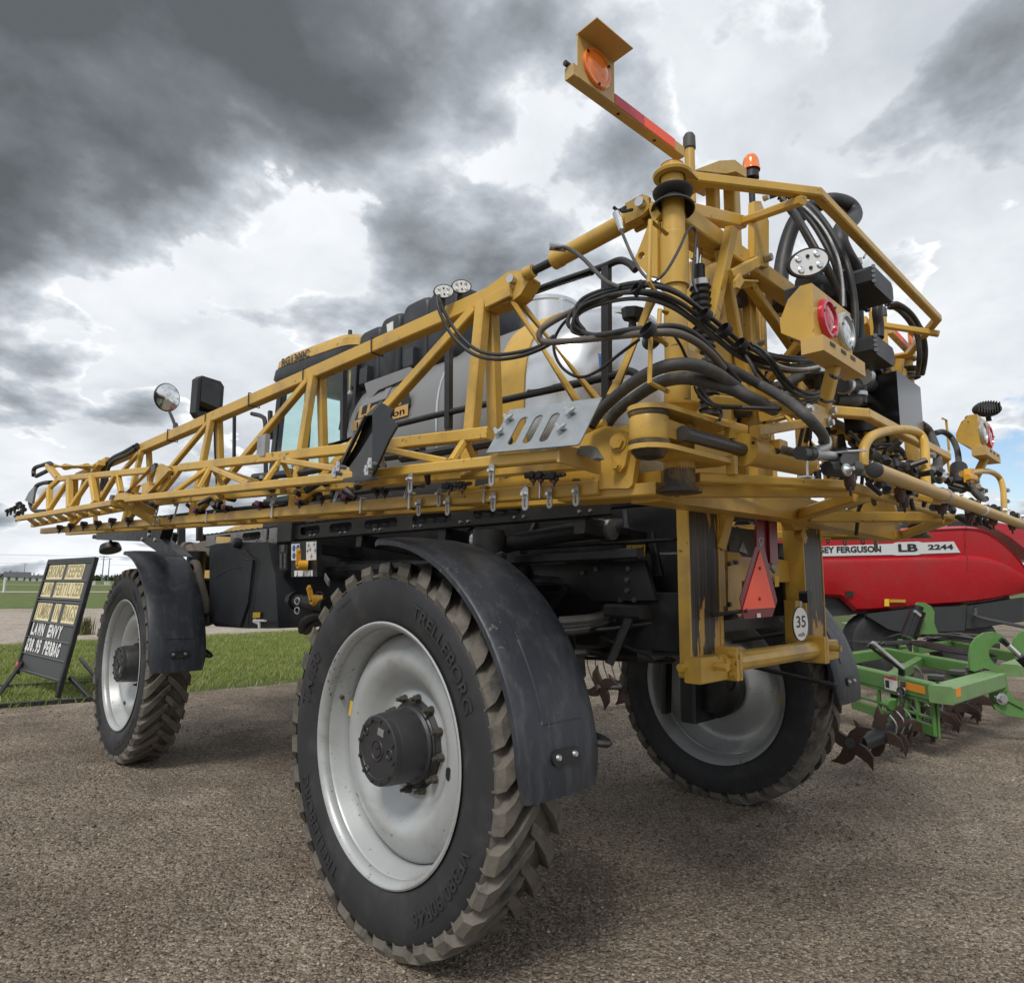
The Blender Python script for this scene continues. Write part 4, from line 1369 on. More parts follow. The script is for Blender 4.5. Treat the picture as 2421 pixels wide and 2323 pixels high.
sw.cyl((1.6, 3.34, 3.0), (1.6, 3.55, 2.55), .04, .06, 10)
sw.build('steering_wheel', black, CAB)
M().cyl((1,2.484,3.973), (1,2.488,4.046), .022, .018, 10).build('antenna', black, CAB)
M().prism([(0.95,2.396,3.631),(0.95,2.265,3.584),(0.95,2.259,3.42),(0.95,2.376,3.392)], (.02, 0, 0)).build('side_panel', gold, CAB)
ex = M()
ex.tube([(0.9,2.156,3.402),(0.9,2.191,3.352),(0.88,2.215,3.261),(0.88,2.265,3.15),(0.88,2.3,3.029)], .055, 14)
ex.build('air_hose', hose, SPR)
M().cyl((0.9,2.173,3.37), (0.9,2.203,3.341), .060, .060, 16).build('hose_clamp', steel, SPR)
gr = M()
gr.tube([(0.62,3.684,3.381),(0.62,3.453,3.314),(0.62,3.366,3.247),(0.62,3.329,3.052),(0.62,3.272,2.706)], .022, 8)
gr.beam((0.7,3.444,3.38), (0.7,3.395,3.092), .04, .04)
gr.beam((0.9,4.856,3.61), (0.9,4.751,2.901), .035, .035)
build_each(gr, 'grab_rail', black, SPR)
# mirrors
mr_ = M()
c = Vector((0.35,5.512,3.851))
mr_.lathe([(.02, .02), (.03, .13), (.02, .165), (0.0, .170), (-.012, .165)], c, (-.35, .9, .1), 32)
mo = mr_.build('round_mirror', black, SPR)
M().lathe([(-.010, .160), (-.02, .11), (-.026, .05), (-.028, 0.001)], c, (-.35, .9, .1), 32).build('mirror_glass', chrome, mo, 60)
a1_ = M()
a1_.tube([(0.35,5.394,3.666), (0.32,5.073,3.452), (0.3,4.921,3.305)], .018, 8)
a1_.beam((0.32,5.041,3.436), (0.3,4.892,3.301), .045, .06)
a1_.build('mirror_stalk', black, mo)
m2 = M()
c = Vector((0.55,4.768,3.722))
Rm = Matrix.Rotation(0.30, 3, 'Z')
m2.box(c, (.34, .10, .48), Rm, ch=.05)
m2o = m2.build('square_mirror', poly, SPR, 40)
M().box(c + Rm @ Vector((0, -.052, 0.02)), (.25, .008, .36), Rm, ch=.002).build('mirror_glass', glass_mat('dark_mirror', (0.03, 0.03, 0.03), .06), m2o)
M().tube([c + Vector((.1, 0, -.2)), c + Vector((.13, .02, -.5)), c + Vector((.2, .05, -1.0))], .016, 8).build('mirror_stalk', black, m2o)
# engine hood nose ahead of the cab
hn = M()
hn.rings([[(x, y, z) for x, z in ((0.95, 1.7), (0.95, zt - .1), (1.15, zt), (2.05, zt), (2.25, zt - .1), (2.25, 1.7))] for y, zt in ((3.9, 2.45), (4.9, 2.40), (5.9, 2.25), (6.15, 2.05))])
hn.build('hood', gold, SPR, 30)
# ---------------------------------------------------------------- handrail of the catwalk
HR = M()
HR.tube([(0.5,-0.343,3.362),(0.5,-0.606,3.349),(0.5,-0.867,3.333),(0.5,-0.977,3.332),(0.5,-1.04,3.296),(0.5,-1.081,3.246)], .019, 10, 4)
HR.tube([(0.5,-0.298,3.355),(0.5,-0.807,3.33)], .019, 10, 1, False)
HR.beam((0.5,0.381,3.36), (0.5,0.36,2.678), .045, .045)
HR.tube([(0.5,0.365,2.69),(0.5,0.352,2.654),(0.5,0.32,2.627)], .024, 8)
HR.beam((0.5,-0.9,3.322), (0.5,-0.895,2.605), .045, .045)
HR.beam((0.62,1.91,3.459), (0.62,1.857,2.838), .05, .04)
HR.tube([(0.5,1.858,2.777),(0.5,0.932,2.794),(0.5,0.11,2.773),(0.5,-0.803,2.741)], .020, 10, 2)
HR.tube([(0.5,-0.349,2.768),(0.5,-0.894,2.739),(0.5,-1.011,2.745),(0.5,-1.062,2.725),(0.5,-1.091,2.697)], .020, 10, 3)
HR.tube([(0.5,0.381,3.348), (0.5,-0.298,3.355)], .019, 10, 1, False)
build_each(HR, 'handrail', black, SPR)

sk_ = M()  # added black plates that fill bright gaps, keeping the underside dark
sk_.box((1.06, 0.55, 1.85), (.03, 3.3, .62))
sk_.box((1.10, 3.4, 1.80), (.03, 2.2, .66))
sk_.box((1.6, -0.98, 1.75), (1.1, .03, .6))
sk_.box((1.6, 0.9, 2.16), (1.1, 3.6, .05))
build_each(sk_, 'gap_filler', black, SPR)
rng = random.Random(21)
for i in range(22):
    x, y, z = rng.uniform(.62, .98), rng.uniform(-.95, 1.3), rng.uniform(1.25, 1.98)
    k = rng.random()
    if k < .4:
        M().box((x, y, z), (rng.uniform(.05, .12), rng.uniform(.08, .28), rng.uniform(.05, .14)), Matrix.Rotation(rng.uniform(-.2, .2), 3, 'X'), .01).build('valve_block', black, SPR, 30)
    elif k < .7:
        M().cyl((x, y, z), (x + rng.uniform(-.05, .05), y + rng.uniform(.1, .3), z + rng.uniform(-.05, .05)), rng.uniform(.025, .05), seg=14).build('cylinder', black, SPR, 30)
    else:
        M().beam((x, y, z), (x + rng.uniform(0, .1), y + rng.uniform(-.3, .3), z + rng.uniform(.1, .3)), .03, .045).build('bracket', black, SPR, 30)

# ================================================================ left boom, folded forward along the machine
BOOM = empty('boom', SPR)
DY = Vector((-0.1, 1.0, 0)).normalized()      # the folded boom angles slightly outward
NX = Vector((1.0, 0.1, 0)).normalized()       # square to it, towards the machine
ZU = Vector((0, 0, 1))
def bp_(name, m, g, par=None, sm=25):
    return g.build(name, m, par or BOOM, sm)
def be_(name, m, g, sm=25):
    return build_each(g, name, m, BOOM, sm)
# ---- inner section: one top chord over two bottom chords
U0, U1 = Vector((0.05,-0.6,3.135)), Vector((-0.376,3.655,2.857))
U1b = Vector((-0.532,5.219,2.761))
La, Lb = Vector((-0.101,-0.29,2.106)), Vector((-0.701,5.708,2.204))
L0 = onY(La, Lb, -1.25)
OFF = NX * 0.235
bp_('chord', gold, M().beam(U0, U1, .074, .082))
bp_('chord', gold, M().beam(U1, U1b, .06, .07))
bp_('chord', gold, M().beam(L0, Lb, .055, .060))
bp_('chord', gold, M().beam(L0 + OFF, Lb + OFF, .055, .060))
ups = [-0.5, 0.957, 2.289, 3.55, 4.888]
tops, bots = [], []
for k, y in enumerate(ups):
    top = onY(U0, U1, y) if k < 4 else onY(U1, U1b, y)
    bo = onY(L0, Lb, y)
    tops.append(top)
    bots.append(bo)
    w = (.062, .05, .046, .042, .036)[k]
    bp_('upright', gold, M().beam(top - NX * .03 - ZU * .03, bo, w, w, up=DY))
    bp_('upright', gold, M().beam(top + NX * .03 - ZU * .03, bo + OFF, w, w, up=DY))
for k in range(4):
    w = (.055, .046, .04, .036)[k]
    bp_('brace', gold, M().beam(tops[k] - NX * .03 + DY * .05 - ZU * .05, bots[k + 1] - DY * .05 + ZU * .02, w, w, up=NX))
    n = 3
    for j in range(n):
        a, b = lerp(bots[k], bots[k + 1], j / n), lerp(bots[k], bots[k + 1], (j + 1) / n)
        bp_('brace', gold, M().beam(a if j % 2 else a + OFF, b + OFF if j % 2 else b, .035, .03))
# root casting with the lift-cylinder pin
rc = M()
rc.prism([(-0.004,-0.506,3.156),(0.014,-0.685,3.206),(0.022,-0.771,3.182),(0.026,-0.808,3.142),(0.025,-0.798,3.115),(0.021,-0.756,3.067),(0.016,-0.709,3.05),(-0.001,-0.543,3.046)], NX * .09)
rc.beam(Vector((-0.015,-0.551,3.075)), Vector((0.001,-0.711,3.092)), .02, .06)
bp_('root_casting', gold, rc)
p = Vector((0.001,-0.714,3.15))
bp_('pin', steel, M().cyl(p + NX * .15, p - NX * .015, .022, .022, 14))
# ---- hinge plate at the root, tapering into the bottom chord
hp = M()
hp.prism([(-0.017,-1.334,2.323),(-0.022,-1.282,2.335),(-0.032,-1.185,2.312),(-0.045,-1.055,2.265),(-0.056,-0.941,2.203),(-0.077,-0.728,2.161),(-0.111,-0.386,2.134),(-0.143,-0.074,2.13),(-0.142,-0.076,2.097),(-0.09,-0.598,2.085),(-0.053,-0.971,2.084),(-0.021,-1.29,2.081)] +
         [(-0.011,-1.386,2.074),(-0.01,-1.403,2.088),(-0.008,-1.422,2.195),(-0.008,-1.419,2.266),(-0.009,-1.406,2.325)], NX * .035,
         [slot((-0.036,-1.144,2.126), DY, ZU, .022, .009), slot((-0.084,-0.657,2.133), DY, ZU, .020, .007)])
bp_('hinge_plate', gold, hp, None, 10)
sb = M()
sb.prism([(-0.042,-1.328,2.232),(-0.041,-1.339,2.285),(-0.038,-1.373,2.301),(-0.035,-1.403,2.288),(-0.034,-1.412,2.257),(-0.036,-1.388,2.16),(-0.039,-1.364,2.136),(-0.041,-1.344,2.153)], NX * .025)
bp_('pin_retainer', gold, sb)
for q, r in (((315, 548), .031), ((305, 705), .016)):
    p = Vector((-0.039,-1.362,2.253)) if r > .02 else Vector((-0.04,-1.354,2.161))
    bp_('bolt', gold, M().cyl(p, p - NX * .02, r, r * .9, 6).cyl(p + NX * .01, p - NX * .006, r * 1.2, r * 1.2, 16))
p = Vector((-0.007,-1.234,2.351))
bp_('hinge_pin', gold, M().cyl(p + DY * .07 - ZU * .01, p - DY * .035, .019, .019, 12))
bx = M()
bx.beam(Vector((0.072,-1.025,2.075)), Vector((0.118,-1.478,2.068)), .20, .05, up=ZU)
bp_('root_beam', gold, bx)
for a, b in (((0.033,-0.63,3.137), (0.003,-1.13,2.455)), ((0.087,-0.671,3.089), (0.198,-1.08,2.518))):
    bp_('brace', gold, M().tube([a, b], .019, 10, 1, False))
p = onY(L0, Lb, -1.0)

# ---- outer section folded back beside it: rail on top, two rails below
T0, T1 = Vector((-0.278,-0.422,2.359)), Vector((-0.526,2.058,2.489))
Tt = Vector((-0.786,4.661,2.65))
T0 = T0 - (T1 - T0).normalized() * 0.42
R0, R1 = Vector((-0.3,-1.298,2.174)), Vector((-0.696,2.663,2.296))
Q0, Q1 = R0 + NX * .215 + DY * .02, None
Rt = Vector((-0.971,5.407,2.298))
R1b = Vector((-0.723,2.925,2.288))
Q1 = R1 + NX * .215
Qt = Vector((-0.793,5.733,2.26))
bp_('chord', gold, M().beam(T0, T1, .045, .055))
bp_('chord', gold, M().beam(R0, R1, .048, .046))
bp_('chord', gold, M().beam(Q0, Q1, .045, .042))
# zigzag web between the top and the near rail, and on the underside
tn = [-0.691, 0.787, 1.637]
rn = [-0.731, -0.089, 0.741, 0.91, 1.538, 1.872]
pairs = [(tn[0], rn[0]), (tn[0] + .55, rn[0] + .02), (tn[0] + .60, rn[1]), (tn[1], rn[1]), (tn[1], rn[2]), (tn[2], rn[3]), (tn[2], rn[4]), (tn[2] + .02, rn[5])]
for k, (a, b) in enumerate(pairs):
    bp_('brace', gold, M().beam(onY(T0, T1, a) - ZU * .02, onY(R0, R1, b) + ZU * .02, .034, .030, up=NX))
    bp_('brace', gold, M().beam(onY(T0, T1, a) - ZU * .02 + NX * .01, onY(Q0, Q1, b + .06) + ZU * .02, .026, .026, up=NX))
y = R0.y + .35
k = 0
while y < R1.y - .2:
    a = onY(R0, R1, y)
    b = onY(R0, R1, min(y + .36, R1.y)) + NX * .215
    c = onY(R0, R1, min(y + .75, R1.y))
    bp_('brace', gold, M().beam(a, b, .034, .028))
    y += .75
# end plate at the tail of the outer section
ep = M()
ep.prism([R0 - NX * .03 - ZU * .030, R0 - NX * .03 + ZU * .034, R0 + NX * .10 + ZU * .040, R0 + NX * .25 + ZU * .012, R0 + NX * .25 - ZU * .040], -DY * .012)
bp_('end_plate', goldl, ep, None, 10)
bk = M()
bk.prism([(-0.22,-1.297,2.189),(-0.218,-1.317,2.218),(-0.214,-1.36,2.215),(-0.211,-1.394,2.166),(-0.213,-1.369,2.161),(-0.216,-1.341,2.18)], NX * .05)
bp_('end_bracket', galv, bk, None, 10)
# ---- tip section beyond the fold hinge
bp_('chord', gold, M().beam(R1b, Rt, .048, .046))
bp_('chord', gold, M().beam(R1b + NX * .20, Qt, .040, .040))
bp_('chord', gold, M().beam(Vector((-0.576,2.564,2.522)), Tt, .045, .05))
bp_('chord', gold, M().beam(Tt, Vector((-0.843,4.73,2.567)), .04, .04))
for a, b in (((800, 410), (805, 745)), ((850, 410), (830, 730)), ((1060, 380), (1110, 670)), ((1100, 380), (1120, 660)), ((575, 510), (575, 770)), ((560, 520), (400, 730)),
             ((780, 440), (560, 770)), ((1035, 420), (820, 720)), ((1345, 350), (1180, 650)), ((1365, 360), (1400, 560))):
    pass
TIPS = [((-0.777,4.273,2.603), (-0.815,3.953,2.31)), ((-0.723,4.334,2.615), (-0.692,4.421,2.391)), ((-0.722,3.715,2.574), (-0.754,3.335,2.317)),
        ((-0.671,3.807,2.586), (-0.636,3.861,2.399)), ((-0.844,4.739,2.555), (-0.868,4.484,2.323)), ((-0.836,4.862,2.555), (-0.862,5.318,2.413)),
        ((-0.782,4.325,2.583), (-0.871,4.508,2.325)), ((-0.726,3.764,2.553), (-0.811,3.913,2.323)), ((-0.667,3.172,2.544), (-0.696,3.465,2.347)),
        ((-0.649,3.192,2.542), (-0.639,3.088,2.392))]
for k, (a, b) in enumerate(TIPS):
    bp_('upright' if k < 5 else 'brace', gold, M().beam(a, b, .05 if k < 5 else .042, .04, up=DY if k < 5 else NX))
for k in range(9):
    a = lerp(R1b, Rt, .04 + k / 9.6)
    b = lerp(R1b + NX * .2, Qt, min(.04 + (k + .75) / 9.6, 1))
    bp_('brace', gold, M().beam(a, b, .055, .03))
# fold hinge plates and their pins
fp = M()
fp.prism([(-0.661,2.91,2.367),(-0.61,2.398,2.554),(-0.601,2.308,2.538),(-0.584,2.141,2.473),(-0.619,2.488,2.327),(-0.634,2.642,2.326)], NX * .03, [slot((-0.611,2.41,2.424), DY, ZU, .06, .055), slot((-0.635,2.648,2.356), DY, ZU, .07, .055)])
fp.prism([(-0.594,2.641,2.345),(-0.556,2.258,2.511),(-0.545,2.147,2.512),(-0.534,2.037,2.501),(-0.543,2.135,2.442),(-0.561,2.313,2.345),(-0.578,2.485,2.327)], NX * .03, [slot((-0.552,2.221,2.463), DY, ZU, .05, .04)])
fp.prism([(-0.732,2.918,2.307),(-0.726,2.862,2.356),(-0.714,2.745,2.353),(-0.696,2.557,2.3),(-0.703,2.633,2.286),(-0.717,2.766,2.302)], NX * .06)
fp.beam((-0.705,2.855,2.297), (-0.462,2.816,2.153), .06, .05)
fp.beam((-0.681,2.606,2.275), (-0.502,2.718,2.22), .05, .05)
bp_('fold_hinge', gold, fp)
for x, y in ((1, 1),):
    for P in [(-0.59,2.396,2.508),(-0.636,2.861,2.345),(-0.665,3.15,2.339)]:
        P = Vector(P)
        bp_('pin', darkst, M().cyl(P - NX * .03, P + NX * .14, .035, .035, 12))
fc = M()
fc.tube([(-0.702,5.518,2.889), (-0.663,5.13,2.837)], .026, 10, 1, False)
fc.tube([(-0.663,5.13,2.837), (-0.601,4.507,2.772)], .036, 12, 1, False)
fc.tube([(-0.601,4.507,2.772), (-0.576,4.256,2.746)], .03, 10, 1, False)
bp_('fold_cylinder', gold, fc)
fk = M()
fk.beam((-0.738,5.577,2.891), (-0.744,4.942,2.684), .06, .05)
fk.beam((-0.568,4.376,2.721), (-0.55,4.196,2.781), .06, .05)
fk.beam((-0.494,4.236,2.822), (-0.572,5.015,2.735), .05, .05)
be_('fold_arm', gold, fk)
fb = M()
fb.tube([(-0.785,6.052,2.824),(-0.785,6.052,2.912),(-0.756,5.757,2.919),(-0.733,5.528,2.914),(-0.726,5.459,2.869),(-0.736,5.561,2.843),(-0.776,5.958,2.815)], .022, 8, 4)
fb.tube([(-0.752,5.218,2.677),(-0.78,5.497,2.692),(-0.802,5.719,2.675),(-0.81,5.804,2.579),(-0.817,5.869,2.508),(-0.799,5.688,2.413),(-0.759,5.286,2.384)], .022, 8, 5)
fb.tube([(-0.428,3.575,2.881),(-0.453,3.835,2.849),(-0.483,4.13,2.819),(-0.502,4.321,2.731),(-0.502,4.318,2.631),(-0.502,4.324,2.483)], .021, 8, 5)
fb.tube([(-0.454,3.441,2.835),(-0.476,3.655,2.799),(-0.506,3.964,2.778),(-0.519,4.091,2.711),(-0.52,4.104,2.591),(-0.524,4.144,2.497)], .018, 8, 5)
be_('boom_hose', hose, fb)
wp = M()
wp.prism([(-0.856,5.959,2.54),(-0.845,5.85,2.617),(-0.829,5.69,2.669),(-0.826,5.657,2.657),(-0.826,5.662,2.547),(-0.828,5.684,2.484)], NX * .02)
bp_('tip_guard', greyp, wp)
tnz = M()
for x, y, r in ((90, 770, .045), (130, 760, .05), (170, 740, .06), (220, 700, .06), (260, 740, .05), (210, 790, .05), (200, 830, .04)):
    pass
for P in [(-1,5.899,2.411),(-0.988,5.776,2.417),(-0.974,5.642,2.427),(-0.963,5.534,2.46),(-0.952,5.419,2.426),(-0.945,5.347,2.386),(-0.961,5.514,2.365),(-0.965,5.548,2.336)]:
    P = Vector(P)
    tnz.cyl(P - DY * .04, P + DY * .04, .024, .02, 8)
    tnz.cyl(P, P - ZU * .06, .014, .009, 8)
be_('tip_valve', black, tnz)

# ---- nozzles, drops and clips along the bottom rails
def nozzle(P, s=1.0, cap=True, par=None):
    P = Vector(P)
    o = M()
    o.cyl(P - DY * .07 * s, P + DY * .05 * s, .018 * s, .018 * s, 8)
    o.cyl(P - NX * .03 * s, P + NX * .03 * s, .026 * s, .026 * s, 8)
    o.box(P + DY * .05 * s, (.035 * s, .05 * s, .045 * s))
    for a in (-.8, 0, .8):
        d = Vector((0, math.sin(a), -math.cos(a)))
        o.cyl(P, P + d * .05 * s, .013 * s, .013 * s, 7)
    n_ = o.build('nozzle_body', black, par or BOOM, 25)
    b = M()
    b.cyl(P - ZU * .03 * s, P - ZU * .055 * s, .020 * s, .022 * s, 8)
    b.cyl(P - ZU * .055 * s, P - ZU * .085 * s, .010 * s, .006 * s, 6)
    b.cyl(P - DY * .075 * s, P - DY * .10 * s, .018 * s, .014 * s, 8)
    build_each(b, 'nozzle_tip', brownn, par or BOOM, 25)
    if cap:
        c = P - NX * .03 * s + ZU * .01 * s
        M().cyl(c, c - NX * .022 * s, .021 * s, .018 * s, 10).build('nozzle_cap', pinkn, par or BOOM)
for P in [(-0.188,0.381,2.168),(-0.234,0.837,2.173),(-0.279,1.287,2.19)] + [(-0.28,1.298,2.195),(-0.323,1.727,2.197),(-0.366,2.156,2.203),(-0.407,2.573,2.178)]:
    nozzle(P, .66)
for P in [(-0.547,3.667,2.211),(-0.511,3.313,2.199),(-0.581,4.005,2.205),(-0.615,4.352,2.214),(-0.65,4.698,2.214),(-0.682,5.018,2.212)]:
    nozzle(P, .8, False)
for P in [(-0.238,0.576,2.179),(-0.188,0.085,2.184),(-0.182,0.022,2.179)] + [(-0.18,-0.502,2.152),(-0.171,-0.585,2.15),(-0.131,-0.994,2.155),(-0.127,-1.033,2.152),(-0.12,-1.099,2.141)]:
    nozzle(P, .56, False)
def clip(P, L=.085, w=.034, tilt=0.0):
    P = Vector(P)
    a = (ZU + DY * tilt).normalized()
    o = M()
    o.prism(slot(P, a, DY, L, w / 2), NX * .005, [slot(P - a * L * .35, a, DY, L * .38, w * .16)])
    c = o.build('clip', alum, BOOM, 20)
    q = P + a * L * .35
    M().cyl(q, q - NX * .02, .009, .008, 6).build('bolt', steel, BOOM)
for P in [(-0.085,-0.9,2.082),(-0.138,-0.371,2.112),(-0.072,-1.029,2.061),(-0.103,-0.719,2.067),(-0.132,-0.431,2.066),(-0.152,-0.232,2.074),(-0.059,-1.161,2.062)]:
    clip(P, .045, .028)
for P in [(-0.366,-0.991,2.127),(-0.413,-0.518,2.137),(-0.349,-1.159,2.021)]:
    clip(P, .045, .028)
for P in [(-0.199,-0.207,2.182),(-0.257,0.372,2.203),(-0.319,0.991,2.238)] + [(-0.231,1.006,2.373)] + [(-0.322,1.019,2.226),(-0.393,1.729,2.215),(-0.454,2.342,2.224),(-0.489,2.69,2.186)]:
    clip(P, .075, .024, -.45)
for P in [(-0.184,0.238,2.114),(-0.145,-0.15,2.11),(-0.272,1.12,2.134)] + [(-0.095,-0.655,2.107),(-0.063,-0.974,2.106),(-0.145,-0.153,2.113)] + [(-0.273,1.125,2.136),(-0.358,1.982,2.148),(-0.436,2.758,2.16)]:
    P = Vector(P)
    M().tube([P - ZU * .04 + NX * .03, P - ZU * .04 - NX * .008, P + ZU * .04 - NX * .008, P + ZU * .04 + NX * .03], .005, 6, 1, False).build('u_bolt', steel, BOOM)
# feed line running along the rails, and cable ties on the top chord
fl = M()
fl.tube([(-0.057,-0.127,2.387),(-0.082,0.119,2.398),(-0.104,0.343,2.404),(-0.128,0.583,2.39),(-0.164,0.936,2.384),(-0.203,1.334,2.395),(-0.225,1.552,2.404)], .024, 8, 4)
fl.tube([(-0.092,-0.175,2.362),(-0.124,0.138,2.37),(-0.171,0.605,2.367),(-0.206,0.963,2.366),(-0.258,1.475,2.386)], .020, 8, 4)
fl.tube([(-0.074,-0.159,2.196),(-0.105,0.155,2.204),(-0.144,0.539,2.2),(-0.188,0.979,2.196),(-0.239,1.491,2.209)], .016, 8, 4)
fl.tube([(-0.19,0.997,2.28),(-0.237,1.468,2.29),(-0.296,2.064,2.3),(-0.367,2.772,2.317),(-0.434,3.441,2.327)], .022, 8, 4)
fl.tube([(-0.205,0.954,2.178),(-0.263,1.529,2.188),(-0.324,2.136,2.195),(-0.412,3.019,2.198)], .014, 8, 4)
fl.tube([(-0.035,-0.751,2.355),(-0.055,-0.551,2.353),(-0.077,-0.334,2.353),(-0.092,-0.179,2.349),(-0.109,-0.014,2.351)], .024, 8, 4)
be_('feed_line', hose, fl)
rng = random.Random(3)
cl = M()
for k in range(44):
    y = rng.uniform(R0.y + .8, R1.y + .6)
    P = onY(R0, R1, y) + NX * rng.uniform(.08, .34) + ZU * rng.uniform(-.06, .06)
    d = Vector((rng.uniform(-1, 1), rng.uniform(-1, 1), rng.uniform(-.5, .5))).normalized()
    cl.cyl(P, P + d * rng.uniform(.04, .10), rng.uniform(.012, .026), rng.uniform(.010, .022), 7)
tag(bp_('line_fitting', black, cl), kind='stuff')
for y in (0.365, 1.058, 2.37, 1.731, 3.023):
    c = onY(U0, U1, y)
    d = (U1 - U0).normalized()
    nn = d.cross(NX).normalized()
    M().tube([c + NX * a * .043 + nn * b * .047 for a, b in ((-1, -1), (1, -1), (1, 1), (-1, 1), (-1, -1))], .0045, 5, 1, False).build('cable_tie', blackp, BOOM)
# twin work lights on the top chord
for x, y, yy in ((1100, 218, .10), (1202, 190, .06)):
    pass
def oval_light(c, nrm, a, b, par, up=ZU, back=.06, fins=True):
    c, nrm = Vector(c), Vector(nrm).normalized()
    r, u = frame(nrm, up)
    o = M()
    rows = []
    for d, k in ((-back, .45), (-back * .6, .85), (-.012, 1.0), (.004, 1.0), (.004, .90)):
        rows.append([c + nrm * d + r * (a * k * math.cos(2 * PI * i / 32)) + u * (b * k * math.sin(2 * PI * i / 32)) for i in range(32)])
    o.rings(rows)
    if fins:
        for i in range(-4, 5):
            o.beam(c - nrm * (back + .004) + r * (a * i / 5.6), c - nrm * .02 + r * (a * i / 5.6), .006, b * 1.7 * math.sqrt(max(0, 1 - (i / 5.6) ** 2)), up=u)
    h = o.build('work_light', black, par, 30)
    M().add([c + nrm * .0045 + r * (a * .90 * math.cos(2 * PI * i / 32)) + u * (b * .88 * math.sin(2 * PI * i / 32)) for i in range(32)], [tuple(range(32))]).build('lens', lensw, h, 0)
    for i, j in ((-.45, .4), (.45, .4), (-.45, -.4), (.45, -.4)):
        q = c + nrm * .005 + r * a * i + u * b * j
        M().lathe([(0, .11 * a * 1.5), (.004, .07 * a * 1.5), (.004, .001)], q, nrm, 12).build('led', chrome, h)
    for j in (-.42, .42):
        q = c + nrm * .005 + u * b * j
        M().cyl(q, q + nrm * .003, .07 * a * 1.3, .06 * a * 1.3, 10).build('led', black, h)
    return h
CAMD = Vector((-.45, -.9, -.12))
for P in ((-0.08,-0.296,3.195), (0.004,-0.336,3.236)):
    oval_light(P, CAMD, .054, .036, BOOM, (-.15, .1, 1), .03, False)
    P = Vector(P)
    M().beam(P - CAMD.normalized() * .03 - ZU * .02, P - CAMD.normalized() * .05 - ZU * .10, .03, .03).build('light_bracket', black, BOOM)
# boom-rest shoe of black plastic, bolted on the near rails
sh = M()
bf = -.37
face = [(-0.497,-0.333,2.466),(-0.489,-0.405,2.47),(-0.483,-0.471,2.452),(-0.48,-0.497,2.38),(-0.484,-0.459,2.341),(-0.496,-0.344,2.179),(-0.496,-0.339,2.357)]
sh.prism([(-0.523,-0.371,2.446),(-0.516,-0.437,2.488),(-0.509,-0.509,2.448),(-0.511,-0.493,2.419),(-0.506,-0.536,2.369),(-0.511,-0.488,2.317),(-0.52,-0.402,2.189),(-0.521,-0.385,2.171)], NX * .012)
bp_('rest_recess_shade', black, M().prism([(-0.353,-0.172,2.552),(-0.363,-0.067,2.525),(-0.371,0.007,2.394),(-0.385,0.149,2.241),(-0.357,-0.126,2.219),(-0.358,-0.124,2.412)], NX * .012), None, 15)  # inner face in a blacker colour, standing in for shade inside the shoe
sh.prism([Vector(a) for a in ((-0.363,-0.067,2.525), (-0.386,0.16,2.237), (-0.41,0.103,2.224), (-0.388,-0.119,2.509))], NX * -.02)
sh.prism([Vector(a) for a in ((-0.518,-0.369,2.372), (-0.517,-0.38,2.172), (-0.399,0.093,2.231), (-0.387,-0.027,2.317))], ZU * -.012)
sh.prism([Vector(a) for a in ((-0.402,0.119,2.231), (-0.517,-0.427,2.163), (-0.517,-0.427,2.156), (-0.534,-0.257,2.158), (-0.418,0.081,2.216))], -ZU * .01)
sh.prism([Vector(a) for a in ((-0.523,-0.371,2.446), (-0.516,-0.437,2.488), (-0.353,-0.171,2.573), (-0.363,-0.067,2.525))], ZU * .01)
be_('boom_rest', poly, sh, 15)
for P in [(-0.529,-0.407,2.219),(-0.531,-0.386,2.189),(-0.552,-0.177,2.228),(-0.555,-0.15,2.201)]:
    P = Vector(P)
    o = M().cyl(P + NX * .02, P - NX * .03, .010, .010, 8)
    o.cyl(P - ZU * .022 - NX * .02, P + ZU * .022 - NX * .02, .011, .011, 8)
    bp_('wing_bolt', steel, o)
# galvanised sign-bracket plate with three slots, on the same rails
GN = (Vector((-0.209,-1.412,2.388)) - Vector((-0.348,-1.42,2.189))).cross(Vector((-0.253,-0.973,2.412)) - Vector((-0.348,-1.42,2.189))).normalized()
gA, gB, gC, gD = (Vector(a) for a in ((-0.209,-1.415,2.388), (-0.253,-0.973,2.412), (-0.391,-0.986,2.211), (-0.348,-1.42,2.189)))
def gpt(u, v):
    # u along the plate from its left edge, v from its top edge
    return lerp(lerp(gB, gA, u), lerp(gC, gD, u), v)
outl = [gpt(0, 0), gpt(1, 0), gpt(1, .96), gpt(.985, 1.0), gpt(0, 1)]
holes = []
ug = (gA - gB).normalized()
vg = (gC - gB).normalized()
for u, v in ((.245, .55), (.415, .55), (.595, .55)):
    c = gpt(u, v)
    holes.append(slot(c, gpt(u, v) - gpt(u, v - .3), ug, .078, .021))
gp = M()
gp.prism(outl, GN * .006 * (1 if GN.x > 0 else -1), holes)
bp_('slotted_plate', galv, gp, None, 15)
for u, v in ((.085, .24), (.06, .56), (.77, .27), (.76, .62)):
    P = gpt(u, v)
    o = M().cyl(P, P - NX * .035, .010, .010, 8)
    o.beam(P - NX * .02 - ug * .022 + ZU * .014, P - NX * .024, .010, .014)
    o.beam(P - NX * .02 + ug * .022 + ZU * .014, P - NX * .024, .010, .014)
    bp_('wing_nut', steel, o)
M().box((-0.427,0.969,2.504), (.03, .11, .14)).build('grey_box', alum, BOOM)
# the right boom is the mirror image
BOOM2 = mirror_x(BOOM, SPR)

